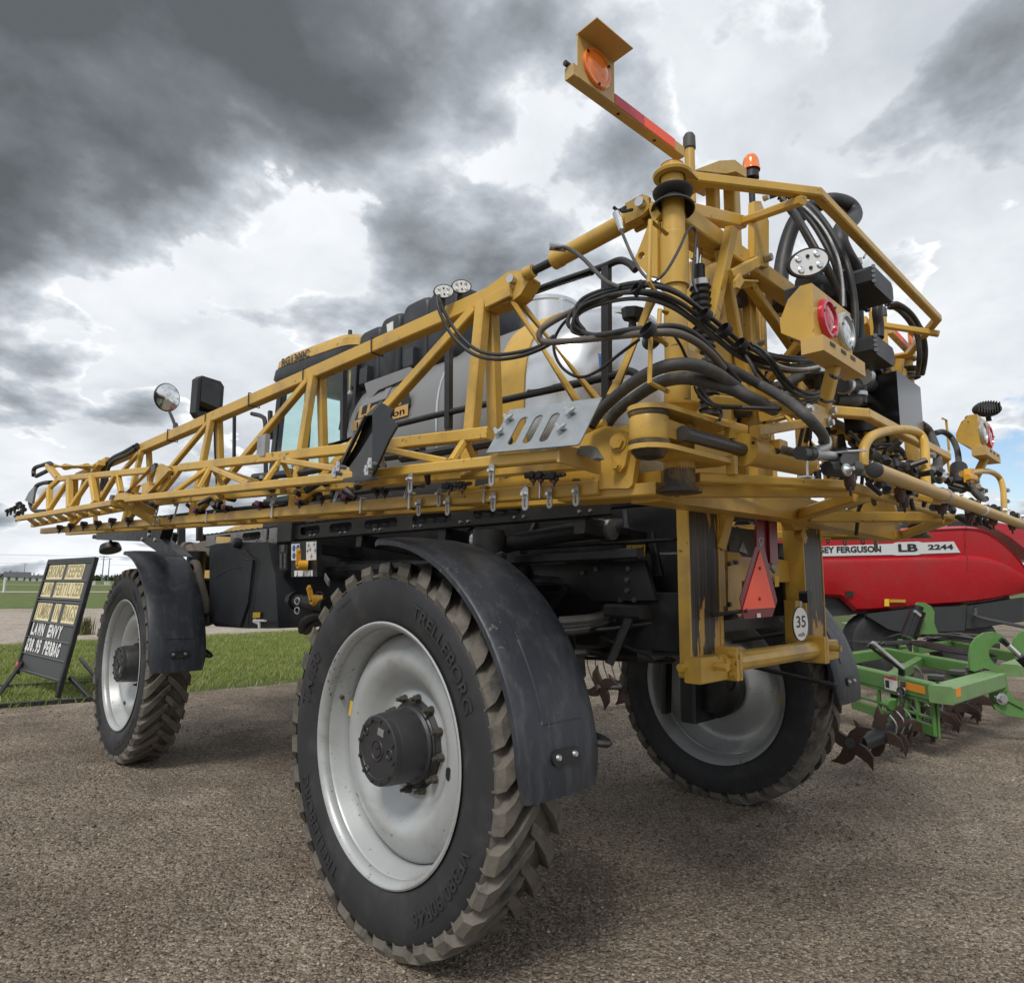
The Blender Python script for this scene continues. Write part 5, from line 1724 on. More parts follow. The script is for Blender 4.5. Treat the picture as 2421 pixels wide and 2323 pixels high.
# ================================================================ rear boom carrier: hinge columns, centre frame, lift mast
CX, CY = 0.07, -1.56
CARR = empty('boom_carrier', SPR)
def cp(name, m, g, sm=30, par=None):
    return g.build(name, m, par or CARR, sm)
LEFT = empty('hinge_column', SPR)      # everything here is mirrored for the other side
def lp_(name, m, g, sm=30):
    return g.build(name, m, LEFT, sm)
def le_(name, m, g, sm=30):
    return build_each(g, name, m, LEFT, sm)
def ce_(name, m, g, sm=30):
    return build_each(g, name, m, CARR, sm)
col = M()
col.lathe([(2.20, .050), (2.46, .050), (2.46, .045), (3.37, .045), (3.37, .047)], (CX, CY, 0), (0, 0, 1), 36, True)
lp_('column', gold, col, 35)
sl = M()
zs = 3.02
zt = Vector((-0.101,-1.66,3.07)).z
zb = Vector((-0.109,-1.66,2.859)).z
sl.lathe([(zb, .046), (zb, .056), (zt, .056), (zt + .008, .046)], (CX, CY, 0), (0, 0, 1), 36)
lp_('sleeve', gold, sl, 35)
zf = Vector((0.005,-1.6,3.331)).z
cpz = M()
cpz.lathe([(zf - .014, .052), (zf - .011, .074), (zf + .0, .078), (zf + .006, .074), (zf + .006, .03)], (CX, CY, 0), (0, 0, 1), 36)
cpz.prism([(CX + .02, CY - .074, zf - .009), (CX + .15, CY - .06, zf - .009), (CX + .17, CY + .04, zf - .009), (CX + .03, CY + .074, zf - .009)], (0, 0, .013))
lp_('column_cap', gold, cpz, 35)
rb = M()
z1 = Vector((-0.154,-1.6,3.134)).z
z2 = Vector((0.132,-1.6,3.32)).z
zr = (z1 + z2) / 2 - .01
rb.lathe([(-.040, .080), (-.036, .086), (-.028, .084), (-.010, .062), (.004, .052), (.006, .046)], (CX, CY, zr), (0.12, 0.05, 1), 36)
rb.lathe([(.012, .047), (.016, .058), (.034, .078), (.042, .080), (.046, .074), (.040, .046)], (CX, CY, zr), (0.06, 0.02, 1), 36)
le_('rubber_boot', hose, rb, 40)
# lift cylinder out to the boom root
lc = M()
pB, pE = Vector((0.026,-0.806,3.159)), Vector((0.06,-1.449,3.228))
d = (pE - pB).normalized()
qa = Vector((0.065,-0.942,3.191))
qb = Vector((0.06,-1.364,3.219))
lc.cyl(qa, qb, .040, .040, 24)
lc.cyl(qa - d * .012, qa + d * .03, .043, .043, 24)
lc.cyl(qb, qb + d * .06, .043, .040, 20)
lc.prism([qb - ZU * .04 - NX * .045, qb + ZU * .05 - NX * .045, pE + ZU * .045 - NX * .045, pE + d * .03 + ZU * .02 - NX * .045, pE + d * .03 - ZU * .03 - NX * .045, pE - ZU * .045 - NX * .045], NX * .02)
lc.prism([qb - ZU * .04 + NX * .03, qb + ZU * .05 + NX * .03, pE + ZU * .045 + NX * .03, pE + d * .03 + ZU * .02 + NX * .03, pE + d * .03 - ZU * .03 + NX * .03, pE - ZU * .045 + NX * .03], NX * .02)
lp_('lift_cylinder', gold, lc, 35)
lp_('cylinder_rod', black, M().cyl(pB, qa, .020, .020, 16))
lp_('cylinder_clevis', gold, M().cyl(pB - d * .02, pB + d * .03, .034, .030, 16))
lp_('pin', steel, M().cyl(pE - NX * .075, pE + NX * .07, .020, .020, 14))
lug = M()
lug.prism([(0.02,-1.519,3.136),(0.02,-1.483,3.147),(0.02,-1.445,3.077),(0.02,-1.407,3.009),(0.02,-1.47,2.922),(0.02,-1.514,2.9)], (.03, 0, 0), [slot((0.02,-1.441,3.016), (0, 1, 0), (0, 0, 1), .016, .015)])
lug.prism([(0.02,-1.532,3.16),(0.02,-1.497,3.226),(0.02,-1.476,3.22),(0.02,-1.499,3.13)], (.03, 0, 0))
lp_('column_lug', gold, lug, 15)
for a, b in (([(800, 620), (705, 545), (697, 900), (742, 968)], -1.70), ([(800, 1078), (760, 1062), (750, 1200), (800, 1268)], -1.70), ([(800, 1258), (706, 1216), (700, 1480), (805, 1532)], -1.70)):
    pass
for pts in ([(-0.203,-1.7,2.92),(-0.304,-1.7,2.927),(-0.319,-1.7,2.703),(-0.274,-1.7,2.677)], [(-0.214,-1.7,2.628),(-0.257,-1.7,2.625),(-0.27,-1.7,2.537),(-0.219,-1.7,2.51)], [(-0.219,-1.7,2.516),(-0.315,-1.7,2.515),(-0.326,-1.7,2.358),(-0.22,-1.7,2.35)]):
    lp_('hose_hook', gold, M().tube(pts, .0085, 8, 1, False))
# hinge barrel, fork plates and their bracket
HX, HY = Vector((-0.185,-1.6,2.265)).x, -1.60
hz0, hz1 = Vector((-0.305,-1.68,2.2)).z, Vector((-0.303,-1.68,2.284)).z
hb = M()
hb.lathe([(hz0, .066), (hz0 + .008, .069), (hz1 - .008, .069), (hz1, .066), (hz1, .02)], (HX, HY, 0), (0, 0, 1), 32, True)
hb.prism([(HX - .01, HY - .062, hz0 + .01), (HX + .145, HY - .055, hz0 + .01), (HX + .145, HY + .05, hz0 + .01), (HX, HY + .06, hz0 + .01)], (0, 0, hz1 - hz0 - .02))
lp_('hinge_barrel', gold, hb, 35)
le_('grease_ring', greasem, M().lathe([(hz1 + .0, .068), (hz1 + .009, .071), (hz1 + .016, .07), (hz1 + .018, .04)], (HX, HY, 0), (0, 0, 1), 32).lathe([(hz0 - .022, .04), (hz0 - .016, .074), (hz0 - .003, .074), (hz0, .06)], (HX, HY, 0), (0, 0, 1), 32), 35)
lp_('hinge_cap', gold, M().lathe([(hz1 + .015, .060), (hz1 + .026, .057), (hz1 + .040, .040), (hz1 + .044, .028), (hz1 + .046, .001)], (HX - .005, HY, 0), (0, 0, 1), 28), 35)
lp_('hinge_foot', greasem, M().lathe([(hz0 - .065, .02), (hz0 - .058, .048), (hz0 - .038, .062), (hz0 - .022, .07)], (HX, HY, 0), (0, 0, 1), 28, True), 35)
fk = M()
for z in (hz1 + .018, hz0 - .035):
    n = 14
    pts = [(HX + .03 + .105 * math.cos(t), HY + .085 * math.sin(t), z) for t in (PI * .55 + PI * .9 * i / n for i in range(n + 1))]
    pts += [(CX + .15, HY - .095, z), (CX + .19, HY - .02, z), (CX + .17, HY + .085, z)]
    fk.prism(pts, (0, 0, .017))
    fk.prism([(CX + .15, HY - .105, z - .040), (CX + .178, HY - .105, z - .040), (CX + .178, HY - .105, z + .030), (CX + .15, HY - .105, z + .030)], (0, .035, 0))
le_('hinge_fork', gold, fk, 20)
bsf = M()
zb_ = Vector((-0.018,-1.62,2.376)).z
bsf.lathe([(zb_ - .035, .060), (zb_ - .008, .074), (zb_, .084), (zb_ + .009, .084), (zb_ + .010, .053)], (CX, CY, 0), (0, 0, 1), 36)
bsf.lathe([(zb_ - .27, .058), (zb_ - .03, .060)], (CX, CY, 0), (0, 0, 1), 36)
lp_('column_flange', gold, bsf, 35)
zd = Vector((-0.014,-1.6,2.057)).z
lp_('column_foot', greasem, M().lathe([(zd - .010, .03), (zd - .008, .082), (zd + .006, .082), (zd + .009, .060), (zd + .18, .056)], (CX, CY, 0), (0, 0, 1), 32, True), 35)
# fold cylinder lying across the carrier
ry = -1.68
ra, rbp, rc2 = Vector((-0.073,-1.68,2.231)), Vector((0.335,-1.68,2.237)), Vector((0.948,-1.68,2.262))
dd = (rc2 - ra).normalized()
lp_('cylinder_rod', darkst, M().cyl(ra - dd * .03, rbp, .026, .026, 18))
cb = M()
cb.cyl(rbp, rbp + dd * .022, .066, .066, 28)
cb.cyl(rbp + dd * .02, rc2, .058, .056, 28)
cb.box(lerp(rbp, rc2, .35) + Vector((0, -.05, .03)), (.08, .05, .045))
cb.beam(rc2 - dd * .02, rc2 + dd * .10, .05, .05)
lp_('fold_cylinder', gold, cb, 35)
for a in (0.4, 2.6, 4.0):
    r_, u_ = frame(dd)
    p = rbp + (r_ * math.cos(a) + u_ * math.sin(a)) * .052
    lp_('port', blackp, M().cyl(p + dd * .001, p - dd * .002, .006, .006, 8))
lp_('cylinder_hose', hosed, M().tube([(0.513,-1.74,2.249),(0.548,-1.75,2.263),(0.621,-1.75,2.264),(0.816,-1.74,2.271)], .014, 8))

# amber side marker on its folding arm
az = 3.50
arm0, arm1 = Vector((0.16,-1.506,3.5)), Vector((-0.443,-1.477,3.5))
ad = (arm1 - arm0).normalized()
an = Vector((ad.y, -ad.x, 0))
if an.dot(Vector((-2.1, -2.9, 1.7)) - arm0) < 0:
    an = -an
am = M()
arm1b = arm1 + ad * .02
am.beam(arm0 - ad * .06 + ZU * .022, arm1b + ZU * .022, .044, .048, c=.003)
lp_('marker_arm', goldl, am, 20)
lampP0 = Vector((-0.222,-1.493,3.7))
AP = arm0 + an * .030
def onarm(px):
    return px
PN = tuple(an)
def armuv(u, v, off=.03):
    return arm0 + ad * u + ZU * v + an * off
L_ = (arm1 - arm0).length
tp = M()
def strip(u0, u1, m, nm):
    o = M().prism([armuv(u0, .001, .0225), armuv(u1, .001, .0225), armuv(u1, .044, .0225), armuv(u0, .044, .0225)], an * .002)
    lp_(nm, m, o, 0)
strip(L_ * .02, L_ * .36, redf, 'orange_tape')
strip(L_ * .36, L_ * .66, redt, 'red_tape')
pl_ = M()
hgt = .170
pl_.prism([armuv(L_ * .665, 0, .02), armuv(L_ * 1.0, 0, .02), armuv(L_ * 1.0, hgt, .02), armuv(L_ * .665, hgt, .02)], an * .004)
pl_.prism([armuv(L_ * .665, hgt, .015), armuv(L_ * 1.0, hgt, .015), armuv(L_ * 1.0, hgt, .115), armuv(L_ * .665, hgt, .115)], ZU * .004)
lp_('lamp_shield', goldl, pl_, 20)
lcn = armuv(L_ * .835, hgt * .50, .024)
lens = M()
lens.lathe([(0, .074), (.008, .074), (.012, .070), (.012, .059)], lcn, an, 36)
lp_('marker_lamp_ring', amber, lens, 35)
lp_('marker_lamp', amber, M().lathe([(.011, .059), (.015, .048), (.019, .027), (.020, .001)], lcn, an, 32), 60)
for k in range(3):
    a = 2 * PI * k / 3 + .5
    p = lcn + (ad * math.cos(a) + ZU * math.sin(a)) * .067 + an * .012
    lp_('screw', blackp, M().cyl(p, p + an * .004, .006, .006, 8), 0)
lp_('arm_bumper', hose, M().cyl(arm1b - ad * .01 + ZU * .057 - an * .01, arm1b + ad * .012 + ZU * .057 - an * .01, .010, .010, 12))
for u in (.2, .58):
    p = arm0 + ad * L_ * u - ZU * .010
    lp_('hole', blackp, M().cyl(p + ZU * .008, p + ZU * .0075 - ZU * .001, .007, .007, 10), 0)
pv = M()
pc_ = Vector((0.314,-1.5,3.555))
pv.cyl((pc_.x, -1.50, 3.34), (pc_.x, -1.50, Vector((0.309,-1.5,3.597)).z), .022, .022, 18)
lp_('pivot_post', gold, pv, 35)
zt_ = Vector((0.309,-1.5,3.597)).z
lp_('pivot_cap', hosed, M().lathe([(zt_ - .005, .024), (zt_, .0275), (zt_ + .055, .0265), (zt_ + .068, .02), (zt_ + .07, .001)], (pc_.x, -1.50, 0), (0, 0, 1), 20), 35)

# tail-light box and oval work light
TBX0, TBX1 = Vector((0.171,-2.04,2.741)), Vector((0.54,-2.04,2.767))
tz1 = (TBX0.z + TBX1.z) / 2 + .0
tz0 = Vector((0.159,-2.04,2.553)).z
x0, x1 = TBX0.x, TBX1.x
tb = M()
prof = [(-2.04, tz1), (-2.04, tz0), (-2.005, tz0 - .005), (-1.925, tz0 + .05), (-1.922, tz0 + .095), (-1.955, tz1 - .035), (-2.0, tz1 + .002)]
tb.prism([(x0, y, z) for y, z in prof], (x1 - x0, 0, 0))
lp_('light_box', gold, tb, 15)
lg = M()
lg.prism([(x0 - .02, -2.075, tz0 + .0), (x0 - .02, -2.075, tz0 - .055), (x0 - .02, -2.0, tz0 - .055), (x0 - .02, -2.0, tz0)], (x1 - x0 + .04, 0, 0))
lp_('light_ledge', goldl, lg, 15)
for i, u in enumerate((.17, .45, .70)):
    p = Vector((x0 + (x1 - x0) * u, -2.0765, tz0 - .015))
    lp_('slot', blackp, M().box(p, (.045, .002, .012), ch=0), 0)
for (vx, vy, m1, m2, nm) in ((1712, 1100, redl, redl, 'tail_lamp'), (1815, 1168, rimm, clearl, 'clear_lamp')):
    pass
cz = tz1 - .135
for fx, m1, m2, nm in ((.30, redl, redl, 'tail_lamp'), (.76, rimm, clearl, 'clear_lamp')):
    c = Vector((x0 + (x1 - x0) * fx, -2.041, (tz1 + tz0) / 2 + .0))
    rr = .074 if nm == 'tail_lamp' else .072
    o = M().lathe([(0, rr), (.014, rr), (.02, rr * .94), (.02, rr * .78), (.008, rr * .74)], c, (0, -1, 0), 36).build(nm + '_ring', m1, LEFT, 35)
    lp_(nm, m2, M().lathe([(.006, rr * .76), (.014, rr * .6), (.019, rr * .3), (.020, .001)], c, (0, -1, 0), 32), 60)
    for k in range(3):
        a = 2 * PI * k / 3 + .9
        p = c + Vector((math.cos(a) * rr * .88, -.02, math.sin(a) * rr * .88))
        lp_('screw', darkst, M().cyl(p, p - Vector((0, .004, 0)), .006, .006, 8), 0)
la = M()
la.beam((0.366,-2.03,2.505), (0.424,-1.95,2.315), .042, .042, up=(1, 0, 0))
la.prism([(0.204,-1.985,2.315),(0.238,-1.985,2.337),(0.322,-1.985,2.358),(0.442,-1.985,2.361),(0.434,-1.985,2.301),(0.379,-1.985,2.284),(0.206,-1.985,2.264)], (0, .008, 0))
lp_('light_arm', gold, la, 20)
for P in [(0.216,-1.99,2.322),(0.433,-1.99,2.358),(0.404,-1.99,2.306)]:
    P = Vector(P)
    lp_('bolt', steel, M().cyl(P, P - Vector((0, .016, 0)), .014, .012, 6).cyl(P, P - Vector((0, .004, 0)), .019, .019, 12), 20)
oc = Vector((0.205,-2.02,2.849))
oval_light(oc, (-.62, -.76, -.16), .080, .050, CARR, (-.25, .22, 1), .04, False)
lp_('light_bracket', black, M().box(oc + Vector((.06, .07, -.10)), (.09, .05, .07)).cyl(oc + Vector((.10, .04, -.11)), oc + Vector((.10, .08, -.05)), .012, .012, 8))

# top and lower perimeter tubes (left half is mirrored)
A0 = Vector((0.126,-1.6,3.344))
A1 = Vector((0.665, -1.90, 3.395))
zA = (A0.z + 3.395) / 2
tpz = 3.365
lp_('top_tube', gold, M().beam((CX + .05, -1.58, tpz - .03), (0.66, -1.90, tpz), .045, .042))
lp_('top_tube', gold, M().beam((CX + .05, -1.50, tpz - .12), Vector((0.768,-1.5,3.434)), .06, .06))
lp_('top_brace', gold, M().beam(Vector((0.731,-1.54,3.415)), Vector((0.557,-1.88,3.3)), .036, .036))
cp('top_tube', gold, M().beam((0.655, -1.90, tpz + .0005), (2.553, -1.90, tpz + .0005), .045, .042))
zc1 = Vector((0.67,-1.56,3.37)).z
cp('cross_beam', gold, M().beam((.12, -1.535, 3.20), (3.09, -1.535, 3.20), .085, .085, c=.006))
lz = 2.445
lp_('lower_tube', gold, M().beam((CX + .15, -1.62, lz - .025), (0.94, -1.95, lz), .042, .044))
cp('lower_tube', gold, M().beam((0.93, -1.95, lz + .001), (2.278, -1.95, lz + .001), .042, .044))
lp_('lower_tube', gold, M().beam(Vector((0.307,-1.75,2.295)), Vector((1.274,-1.6,2.529)), .04, .044))
lp_('lower_brace', gold, M().beam(Vector((0.255,-1.55,2.351)), Vector((0.482,-1.62,2.33)), .04, .075))
bz = 2.115
lp_('bottom_tube', gold, M().beam((CX + .06, -1.60, bz - .005), (0.72, -1.92, bz), .040, .036))
cp('bottom_tube', gold, M().beam((0.70, -1.92, bz + .0008), (2.508, -1.92, bz + .0008), .042, .036))
bw = M()
bw.prism([(0.10, -1.46, 2.15), (1.604, -1.36, 2.21), (3.108, -1.46, 2.15), (3.108, -1.46, 2.03), (1.604, -1.40, 2.065), (0.10, -1.46, 2.03)], (0, .14, 0))
cp('bottom_beam', gold, bw, 15)
lp_('bottom_brace', gold, M().beam((1.55, -1.40, 2.09), (0.98, -1.90, 2.10), .07, .055))
lp_('bottom_brace', gold, M().beam((.15, -1.50, 2.07), (.80, -1.90, 2.10), .05, .05))
# inner mast posts, A-frame legs and plates
mp_ = M()
for x in (Vector((1.008,-1.35,3.172)).x,):
    lp_('mast_post', gold, M().beam((x, -1.34, 2.10), (x, -1.34, 3.42), .075, .075, up=(0, 1, 0), c=.01))
xm2 = Vector((1.335,-1.35,3.175)).x
lp_('mast_post', gold, M().beam((xm2, -1.30, 2.10), (xm2, -1.30, 3.40), .055, .06, up=(0, 1, 0), c=.01))
lp_('mast_leg', gold, M().beam((0.437,-1.62,3.227), (0.379,-1.5,2.656), .050, .045, up=(0, 1, 0)))
lp_('mast_leg', gold, M().beam((0.784,-1.52,3.127), (1.309,-1.5,2.958), .048, .045))
lp_('mast_leg', gold, M().beam((0.922,-1.7,2.832), (1.074,-1.48,2.741), .042, .04))
le_('latch_bracket', gold, M().prism([(0.713,-1.6,3.483),(0.781,-1.6,3.512),(0.861,-1.6,3.444),(0.838,-1.6,3.201),(0.714,-1.6,3.17),(0.685,-1.6,3.199)], (0, .03, 0)).prism([(0.415,-1.64,2.98),(0.466,-1.64,3.03),(0.489,-1.64,3.009),(0.638,-1.64,3.056),(0.628,-1.64,3.044),(0.497,-1.64,3.004),(0.453,-1.64,2.956),(0.42,-1.64,2.95)], (0, .012, 0)).beam((0.439,-1.6,3.018), (0.696,-1.6,3.172), .04, .05), 15)
P = Vector((0.796,-1.605,3.227))
lp_('bolt', steel, M().cyl(P, P - Vector((0, .03, 0)), .020, .018, 6), 20)
P = Vector((0.8,-1.605,3.532))
lp_('bolt', steel, M().cyl(P, P - Vector((0, .025, 0)), .016, .014, 6), 20)
gst = M()
gst.prism([(0.386,-1.44,3.366),(0.51,-1.44,3.338),(0.583,-1.44,3.39),(0.664,-1.44,3.395),(0.662,-1.44,3.23),(0.511,-1.44,3.21),(0.371,-1.44,3.205)], (0, .03, 0))
gst.prism([(0.64,-1.45,3.382),(0.706,-1.45,3.385),(0.643,-1.45,3.215),(0.632,-1.45,3.211)], (0, .10, 0))
le_('gusset', gold, gst, 15)
# beacon box on top of the mast and the amber beacon
bb = M()
bb.prism([(0.619,-1.36,3.71),(0.85,-1.36,3.867),(1.025,-1.36,3.957),(1.036,-1.36,3.896),(0.923,-1.36,3.831),(0.619,-1.36,3.705)], (0, .26, 0))
bb.prism([(1.025,-1.36,3.957),(1.157,-1.36,3.968),(1.153,-1.36,3.914),(1.036,-1.36,3.895)], (0, .26, 0))
cp('beacon_box', gold, bb, 15)
bbx = Vector((1.196,-1.25,4.02))
cp('beacon_post', gold, M().beam((bbx.x, -1.25, 3.36), (bbx.x, -1.25, bbx.z), .07, .07, up=(0, 1, 0)))
bbx = Vector((1.073,-1.2,3.996))
cp('beacon_post', gold, M().beam((bbx.x, -1.20, 3.2), (bbx.x, -1.20, bbx.z), .06, .06, up=(0, 1, 0)))
bc = Vector((1.451,-1.25,4.112))
bcz = M()
bcz.cyl(Vector((bc.x, bc.y, 3.38)), bc - ZU * .02, .018, .018, 12)
bcz.cyl(bc - ZU * .02, bc + ZU * .03, .044, .043, 20)
bo_ = cp('beacon_base', black, bcz, 35)
M().lathe([(.03, .052), (.038, .053), (.042, .050), (.085, .047), (.112, .040), (.128, .029), (.135, .014), (.136, .001)], bc, (0, 0, 1), 28).build('beacon_lens', amber, bo_, 50)
# shock absorber with rubber bellows beside the column
sk = []
sp_ = [Vector(a) for a in [(0.379,-1.5,3.206),(0.377,-1.5,3.163),(0.368,-1.5,3.077),(0.368,-1.5,3.06),(0.368,-1.5,3.007),(0.371,-1.5,2.983)]]
lp_('shock_eye', darkst, M().cyl(sp_[0] + Vector((-.05, 0, 0)), sp_[0] + Vector((.06, 0, 0)), .020, .020, 14).cyl(sp_[0] + Vector((.05, -.06, 0)), sp_[0] + Vector((.05, .0, 0)), .026, .026, 6))
lp_('shock_rod', chrome, M().cyl(sp_[0], sp_[2], .013, .013, 14))
lp_('shock_body', black, M().cyl(sp_[2], sp_[4], .024, .024, 16))
lp_('shock_collar', steel, M().cyl(sp_[4], sp_[5], .042, .042, 20))
bl_ = M()
p = sp_[5]
prof = []
zz_ = 0
for k in range(20):
    prof += [(-k * .030, .037), (-k * .030 - .010, .046), (-k * .030 - .020, .037)]
bl_.lathe(prof, p, (0, .05, 1), 20)
lp_('bellows', black, bl_, 30)
# strut behind the column
lp_('rear_strut', gold, M().tube([(0.201,-1.38,2.931), (0.002,-1.3,2.454)], .024, 12, 1, False))
# rear bumper tube, its loop brackets and lower nozzles
ct_ = M()
yb = -2.20
e0 = Vector((0.176,-2.2,2.077))
ct_.cyl(e0, (3.208 - e0.x, yb, e0.z), .0245, .0245, 28)
bmp = cp('bumper_tube', goldl, ct_, 35)
cp('end_cap', black, M().lathe([(-.004, .001), (-.004, .022), (-.002, .0252), (.010, .0255)], e0, (1, 0, 0), 28), 35)
def loop(pts, r=.0195):
    return cp('bumper_loop', gold, M().tube(pts, r, 14, 7), 40)
LP = [(0.648,-2.02,2.168),(0.653,-2.02,2.211),(0.679,-2.02,2.258),(0.775,-2.02,2.312),(0.981,-2.02,2.368),(1.16,-2.04,2.401),(1.308,-2.05,2.41),(1.322,-2.07,2.369),(1.236,-2.09,2.285),(1.179,-2.1,2.18),(1.077,-2.12,2.08)]
loop(LP)
cp('loop_foot', gold, M().beam((1.033,-2.12,2.081), (0.999,-2.18,2.056), .05, .03))
LP2 = [(2.258,-2.02,2.339),(2.585,-2.03,2.39),(2.875,-2.04,2.427),(3.096,-2.05,2.421),(3.08,-2.07,2.347),(2.945,-2.09,2.237),(2.778,-2.11,2.114)]
loop(LP2, .017)
cp('loop_foot', gold, M().beam((2.671,-2.12,2.114), (2.731,-2.18,2.099), .05, .03))
cp('loop_clamp', yelh, M().prism([(2.265,-2.06,2.366),(2.359,-2.06,2.378),(2.33,-2.06,2.297),(2.237,-2.06,2.287)], (0, .03, 0)).beam((2.161,-2.06,2.306), (2.355,-2.06,2.322), .03, .03))
for P in [(1.019,-2.2,2.106),(2.675,-2.2,2.125)]:
    P = Vector(P)
    cp('u_bolt', steel, M().ring((P.x, yb, e0.z), (1, 0, 0), .0275, .004, 24, 6))
M().lathe([(0, .0252), (.05, .0252)], (Vector((1.671,-2.2,2.108)).x, yb, e0.z), (1, 0, 0), 24).build('sticker', whitep, bmp, 35)
for P in [(1.468,-2.06,2.331),(1.449,-2.06,2.258)] + [(3.265,-2.06,2.351),(3.23,-2.06,2.275)]:
    P = Vector(P)
    cp('u_bolt', steel, M().cyl(P - Vector((.07, 0, 0)), P + Vector((.05, 0, 0)), .007, .007, 8).cyl(P + Vector((.02, 0, 0)), P + Vector((.045, 0, 0)), .016, .014, 6))
for P in [(0.612,-1.98,2.115),(1.238,-1.98,2.125),(1.293,-1.98,2.106)] + [(1.146,-2.16,2.052),(1.652,-2.16,2.058),(2.168,-2.16,2.074),(2.687,-2.16,2.081)]:
    P = Vector(P)
    g = M()
    g.cyl(P + ZU * .014, P - ZU * .02, .023, .020, 10)
    g.cyl(P - ZU * .02, P - ZU * .037, .018, .015, 10)
    g.cyl(P - ZU * .037, P - ZU * .06, .006, .004, 6)
    g.cyl(P + Vector((-.035, 0, .014)), P + Vector((.035, 0, .014)), .016, .016, 10)
    cp('lower_nozzle', brownn, g, 25)
    q = P + Vector((.05, -.01, .045))
    cp('nozzle_valve', black, M().box(q, (.06, .04, .04), ch=.006).cyl(q, q + Vector((-.07, 0, .015)), .017, .015, 10), 25)
    cp('valve_plug', steel, M().cyl(q + Vector((0, -.03, 0)), q + Vector((0, -.045, 0)), .015, .012, 12).cyl(q + Vector((0, -.04, 0)), q + Vector((0, -.06, 0)), .006, .005, 8), 25)
rng = random.Random(12)
ct2 = M()
for k in range(60):
    x = rng.uniform(.75, 2.9)
    P = Vector((x, rng.uniform(-2.1, -1.95), 2.10 + rng.uniform(-.03, .16)))
    d = Vector((rng.uniform(-1, 1), rng.uniform(-.6, .6), rng.uniform(-.5, .5))).normalized()
    ct2.cyl(P, P + d * rng.uniform(.03, .10), rng.uniform(.008, .020), rng.uniform(.007, .018), 8)
tag(cp('line_fitting', black, ct2, 25), kind='stuff')
cp('feed_pipe', gold, M().beam((.78, -2.0, 2.165), (2.45, -2.0, 2.165), .036, .034))
# shut-off valve and polished elbow at the near corner
vx = M()
tube_pts = [(0.365,-1.98,2.249),(0.398,-1.98,2.239),(0.363,-1.99,2.213),(0.288,-2,2.189),(0.23,-2,2.175)]
cp('polished_elbow', rimm, M().tube(tube_pts, .0165, 14, 6), 40)
a, b = Vector((0.196,-2,2.158)), Vector((0.422,-2,2.18))
cp('polished_pipe', rimm, M().cyl(a, b, .0175, .0175, 20).cyl(a + (b - a) * .0, a + (b - a) * .12, .022, .022, 20), 40)
cp('polished_pipe', rimm, M().cyl((0.465,-2,2.169), (0.762,-2,2.187), .015, .015, 20), 40)
cp('pipe_clamp', black, M().cyl((0.097,-2,2.147), (0.165,-2,2.155), .024, .024, 12).cyl((0.15,-2,2.153), (0.196,-2,2.158), .025, .025, 20), 30)
vb2 = M()
vb2.prism([(0.392,-2.03,2.185),(0.583,-2.03,2.217),(0.561,-2.03,2.144),(0.428,-2.03,2.134)], (0, .05, 0))
vb2.beam((0.454,-2,2.216), (0.464,-2,2.162), .012, .06, up=(0, 1, 0))
vb2.cyl((0.396,-2.02,2.141), (0.553,-2.02,2.151), .034, .032, 18)
vb2.cyl((0.328,-2,2.124), (0.394,-2.02,2.127), .026, .030, 16)
vb2.cyl((0.363,-2.06,2.154), (0.428,-2.04,2.143), .024, .022, 12)
vbo = cp('shut_off_valve', black, vb2, 30)
c = Vector((0.294,-2.075,2.105))
M().lathe([(0, .023), (.006, .023), (.008, .017), (.018, .009), (.03, .007), (.031, .001)], c, (-.3, -1, .1), 18).build('valve_nut', steel, vbo, 30)
M().beam((0.383,-2.03,2.188), (0.593,-2.03,2.222), .05, .008).build('valve_plate', steel, vbo)
c = Vector((0.489,-2.02,2.102))
cp('lower_nozzle', brownn, M().cyl(c + ZU * .02, c - ZU * .012, .019, .019, 10).cyl(c - ZU * .012, c - ZU * .022, .015, .014, 10).cyl(c - ZU * .022, c - ZU * .05, .004, .003, 6), 25)
cp('bracket_strap', steel, M().beam((0.155,-2,2.13), (0.152,-2,2.074), .012, .004).beam((0.11,-2,2.069), (0.178,-2,2.074), .03, .006))

